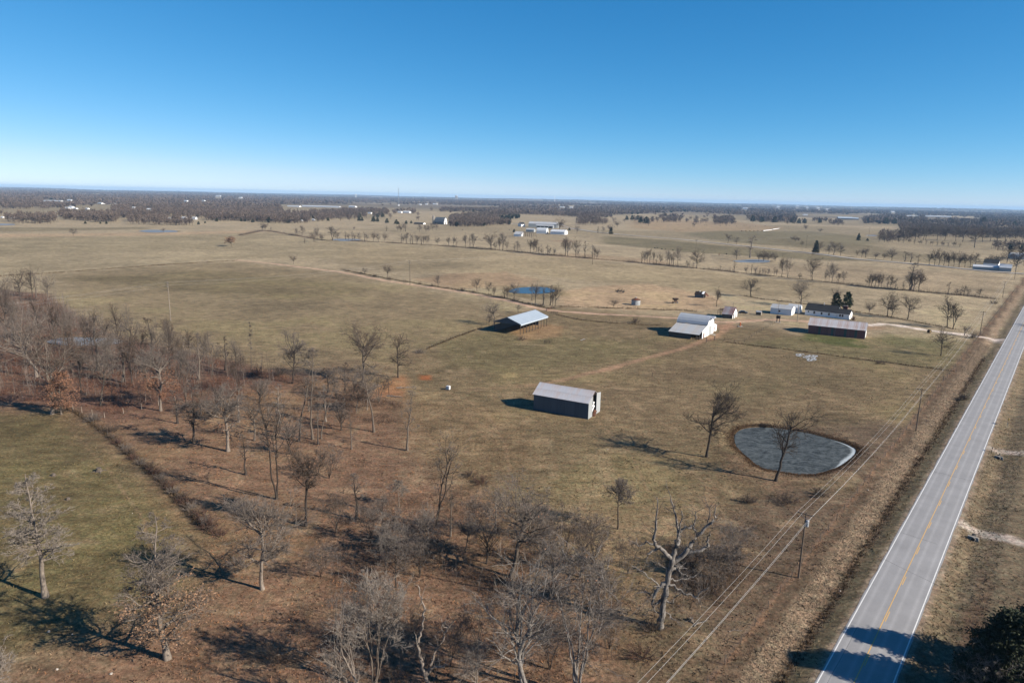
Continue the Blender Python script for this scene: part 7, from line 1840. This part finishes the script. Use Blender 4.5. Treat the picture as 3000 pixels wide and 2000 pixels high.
# yellow warning sign, seen from the pasture side
t = thing('road_sign', 'yellow diamond warning sign right of the road', 'road sign', G(2950, 1252), math.atan2(RC, RS) + R(20))
MB().box(-.03, .03, -.03, .03, -.4, 2.9).build('post', M['steel_grey'], t)
pl = MB().prism([(0, 1.75), (.55, 2.3), (0, 2.85), (-.55, 2.3)], 'y', -.05, -.032).build('plate', M['sign_yellow'], t)
MB().prism([(-.1, 2.05), (.1, 2.05), (.1, 2.35), (.22, 2.35), (0, 2.62), (-.22, 2.35), (-.1, 2.35)], 'y', -.058, -.051).build('arrow', M['sign_black'], pl)
# culvert
for lb, px, rz in (('round culvert mouth below the gravel drive right of the road', (2850, 1580), 0), ('culvert mouth under the nearer gravel apron right of the road', (2925, 1343), 0)):
    t = thing('culvert', lb, 'culvert', G(*px) + Vector((0, 0, .25)), -ROAD_AZ); a = np.linspace(0, 2 * np.pi, 13)
    P = np.stack([.36 * np.cos(a), np.full(13, -.5), .36 * np.sin(a)], 1); V, Fq = tubes(P[None], np.full((1, 13), .09), 5); obj('rim', np_mesh('rim', V, Fq, [M['concrete']]), t)
    MB().prism([(.34 * math.cos(b), .34 * math.sin(b)) for b in a[:-1]], 'y', -.45, 1.6).build('barrel', M['dark_inside'], t)
    MB().prism([(-1.0, -.6), (1.0, -.6), (.8, .42), (-.8, .42)], 'y', -.38, .1).build('headwall', M['concrete'], t)
for lb, px in (('mailbox on a post beside the road', (2905, 1325)),):
    t = thing('mailbox', lb, 'mailbox', G(*px), -ROAD_AZ); MB().bar((0, 0, -.3), (0, 0, 1.05), .1).build('post', M['wood_old'], t); MB().prism([(-.1, 1.05), (.1, 1.05), (.1, 1.2), (.06, 1.28), (-.06, 1.28), (-.1, 1.2)], 'y', -.25, .25).build('box', M['tyre_black'], t)
# bales on the far field
for i in range(6):
    u_ = 2173 + i * 12.0; v_ = 681.5 - i * 1.35
    t = thing('round_bale', 'round hay bale, %s from left of the far bale row' % ordn(i), 'hay bale', G(u_, v_), .4, 'far bale row'); MB().prism([(1.1 * math.cos(a), 1.1 + 1.1 * math.sin(a)) for a in np.linspace(0, 2 * math.pi, 11)[:-1]], 'y', -.8, .8).build('roll', M['hay'], t); MB().prism([(.6 * math.cos(a), 1.1 + .6 * math.sin(a)) for a in np.linspace(0, 2 * math.pi, 9)[:-1]], 'y', -.84, .84).build('core', M['rust_dark'], t)
for lb, a, b in (('left half of the long white wrapped bale row', (2236, 674.3), (2262, 671.3)), ('right half of the long white wrapped bale row', (2264, 671), (2287, 668.4))):
    A, B = G(*a), G(*b); d = B - A; t = thing('wrapped_bales', lb, 'hay bale', A, math.atan2(d.y, d.x)); n = int(d.length / 6)
    for k in range(n): MB().prism([(.85 * math.cos(q), .85 + .85 * math.sin(q)) for q in np.linspace(0, 2 * math.pi, 11)[:-1]], 'x', k * d.length / n, (k + 1) * d.length / n - .1).build('bale', M['plastic_white'], t)
# cattle: one continuous body each
def cow_mesh(mat):
    parts = [tubes(np.array([[[-1.0, 0, 1.05], [-.75, 0, 1.1], [-.2, 0, 1.02], [.4, 0, 1.04], [.8, 0, 1.15], [1.05, 0, 1.3], [1.25, 0, 1.35]]]), np.array([[.12, .36, .42, .40, .36, .24, .16]]), 8),
             tubes(np.array([[[1.1, 0, 1.38], [1.3, 0, 1.4], [1.5, 0, 1.28], [1.68, 0, 1.15]]]), np.array([[.12, .17, .14, .08]]), 6), tubes(np.array([[[-1.0, 0, 1.3], [-1.12, 0, 1.0], [-1.12, 0, .55]]]), np.array([[.04, .03, .04]]), 4)]
    for sx in (.62, -.72):
        for sy in (-.24, .24):
            kx = .06 if sx < 0 else -.03
            parts.append(tubes(np.array([[[sx, sy * .8, .95], [sx - kx, sy, .62], [sx + kx, sy, .36], [sx, sy, 0]]]), np.array([[.2, .11, .075, .07]]), 6))
    for sy in (-1, 1): parts.append(tubes(np.array([[[1.25, sy * .1, 1.5], [1.22, sy * .3, 1.5]]]), np.array([[.05, .03]]), 4))
    return np_mesh('cow', *merge(parts), [M[mat]], True)
cm = {'b': cow_mesh('cow_black'), 'r': cow_mesh('cow_brown')}
COWS = [(1918, 728, 'b'), (1926, 728, 'b'), (1939, 731, 'b'), (1949, 732, 'b'), (1971, 735, 'b'), (2107, 748, 'r'), (2128, 746, 'b'), (2064, 659, 'b'), (2070, 659, 'r'), (2110, 660, 'b'), (2128, 660, 'b'), (2137, 661, 'b'), (2158, 661, 'r'), (2180, 660, 'b'), (2186, 659, 'b'), (2197, 664, 'b'), (2214, 664, 'b'), (2241, 664, 'b'), (1355, 674, 'b'), (1492, 675, 'b'), (2310, 667, 'b')]
for i, (u_, v_, k) in enumerate(sorted(COWS)):
    tag(obj('cow', cm[k], None, G(u_, v_), rg.uniform(0, 6.28)), '%s cow on the far pasture, %s from left of the cattle' % ('black' if k == 'b' else 'brown', ordn(i)), 'cow', 'cattle on the far pastures')


# ------------------------------------------------------------------ haze
t = bpy.data.materials.new('haze_air'); t.use_nodes = True; t.node_tree.nodes.clear()
ho = t.node_tree.nodes.new('ShaderNodeOutputMaterial'); hv = t.node_tree.nodes.new('ShaderNodeVolumePrincipled')
hv.inputs['Color'].default_value = (.42, .68, 1.0, 1); hv.inputs['Density'].default_value = 4.8e-5; hv.inputs['Anisotropy'].default_value = 0.0
t.node_tree.links.new(hv.outputs[0], ho.inputs['Volume'])
hz = MB().box(-27000, 27000, -2000, 27000, -45, 108).build('haze', t)
hz['kind'] = 'stuff'; hz['label'] = 'thin blue winter haze over the far country'
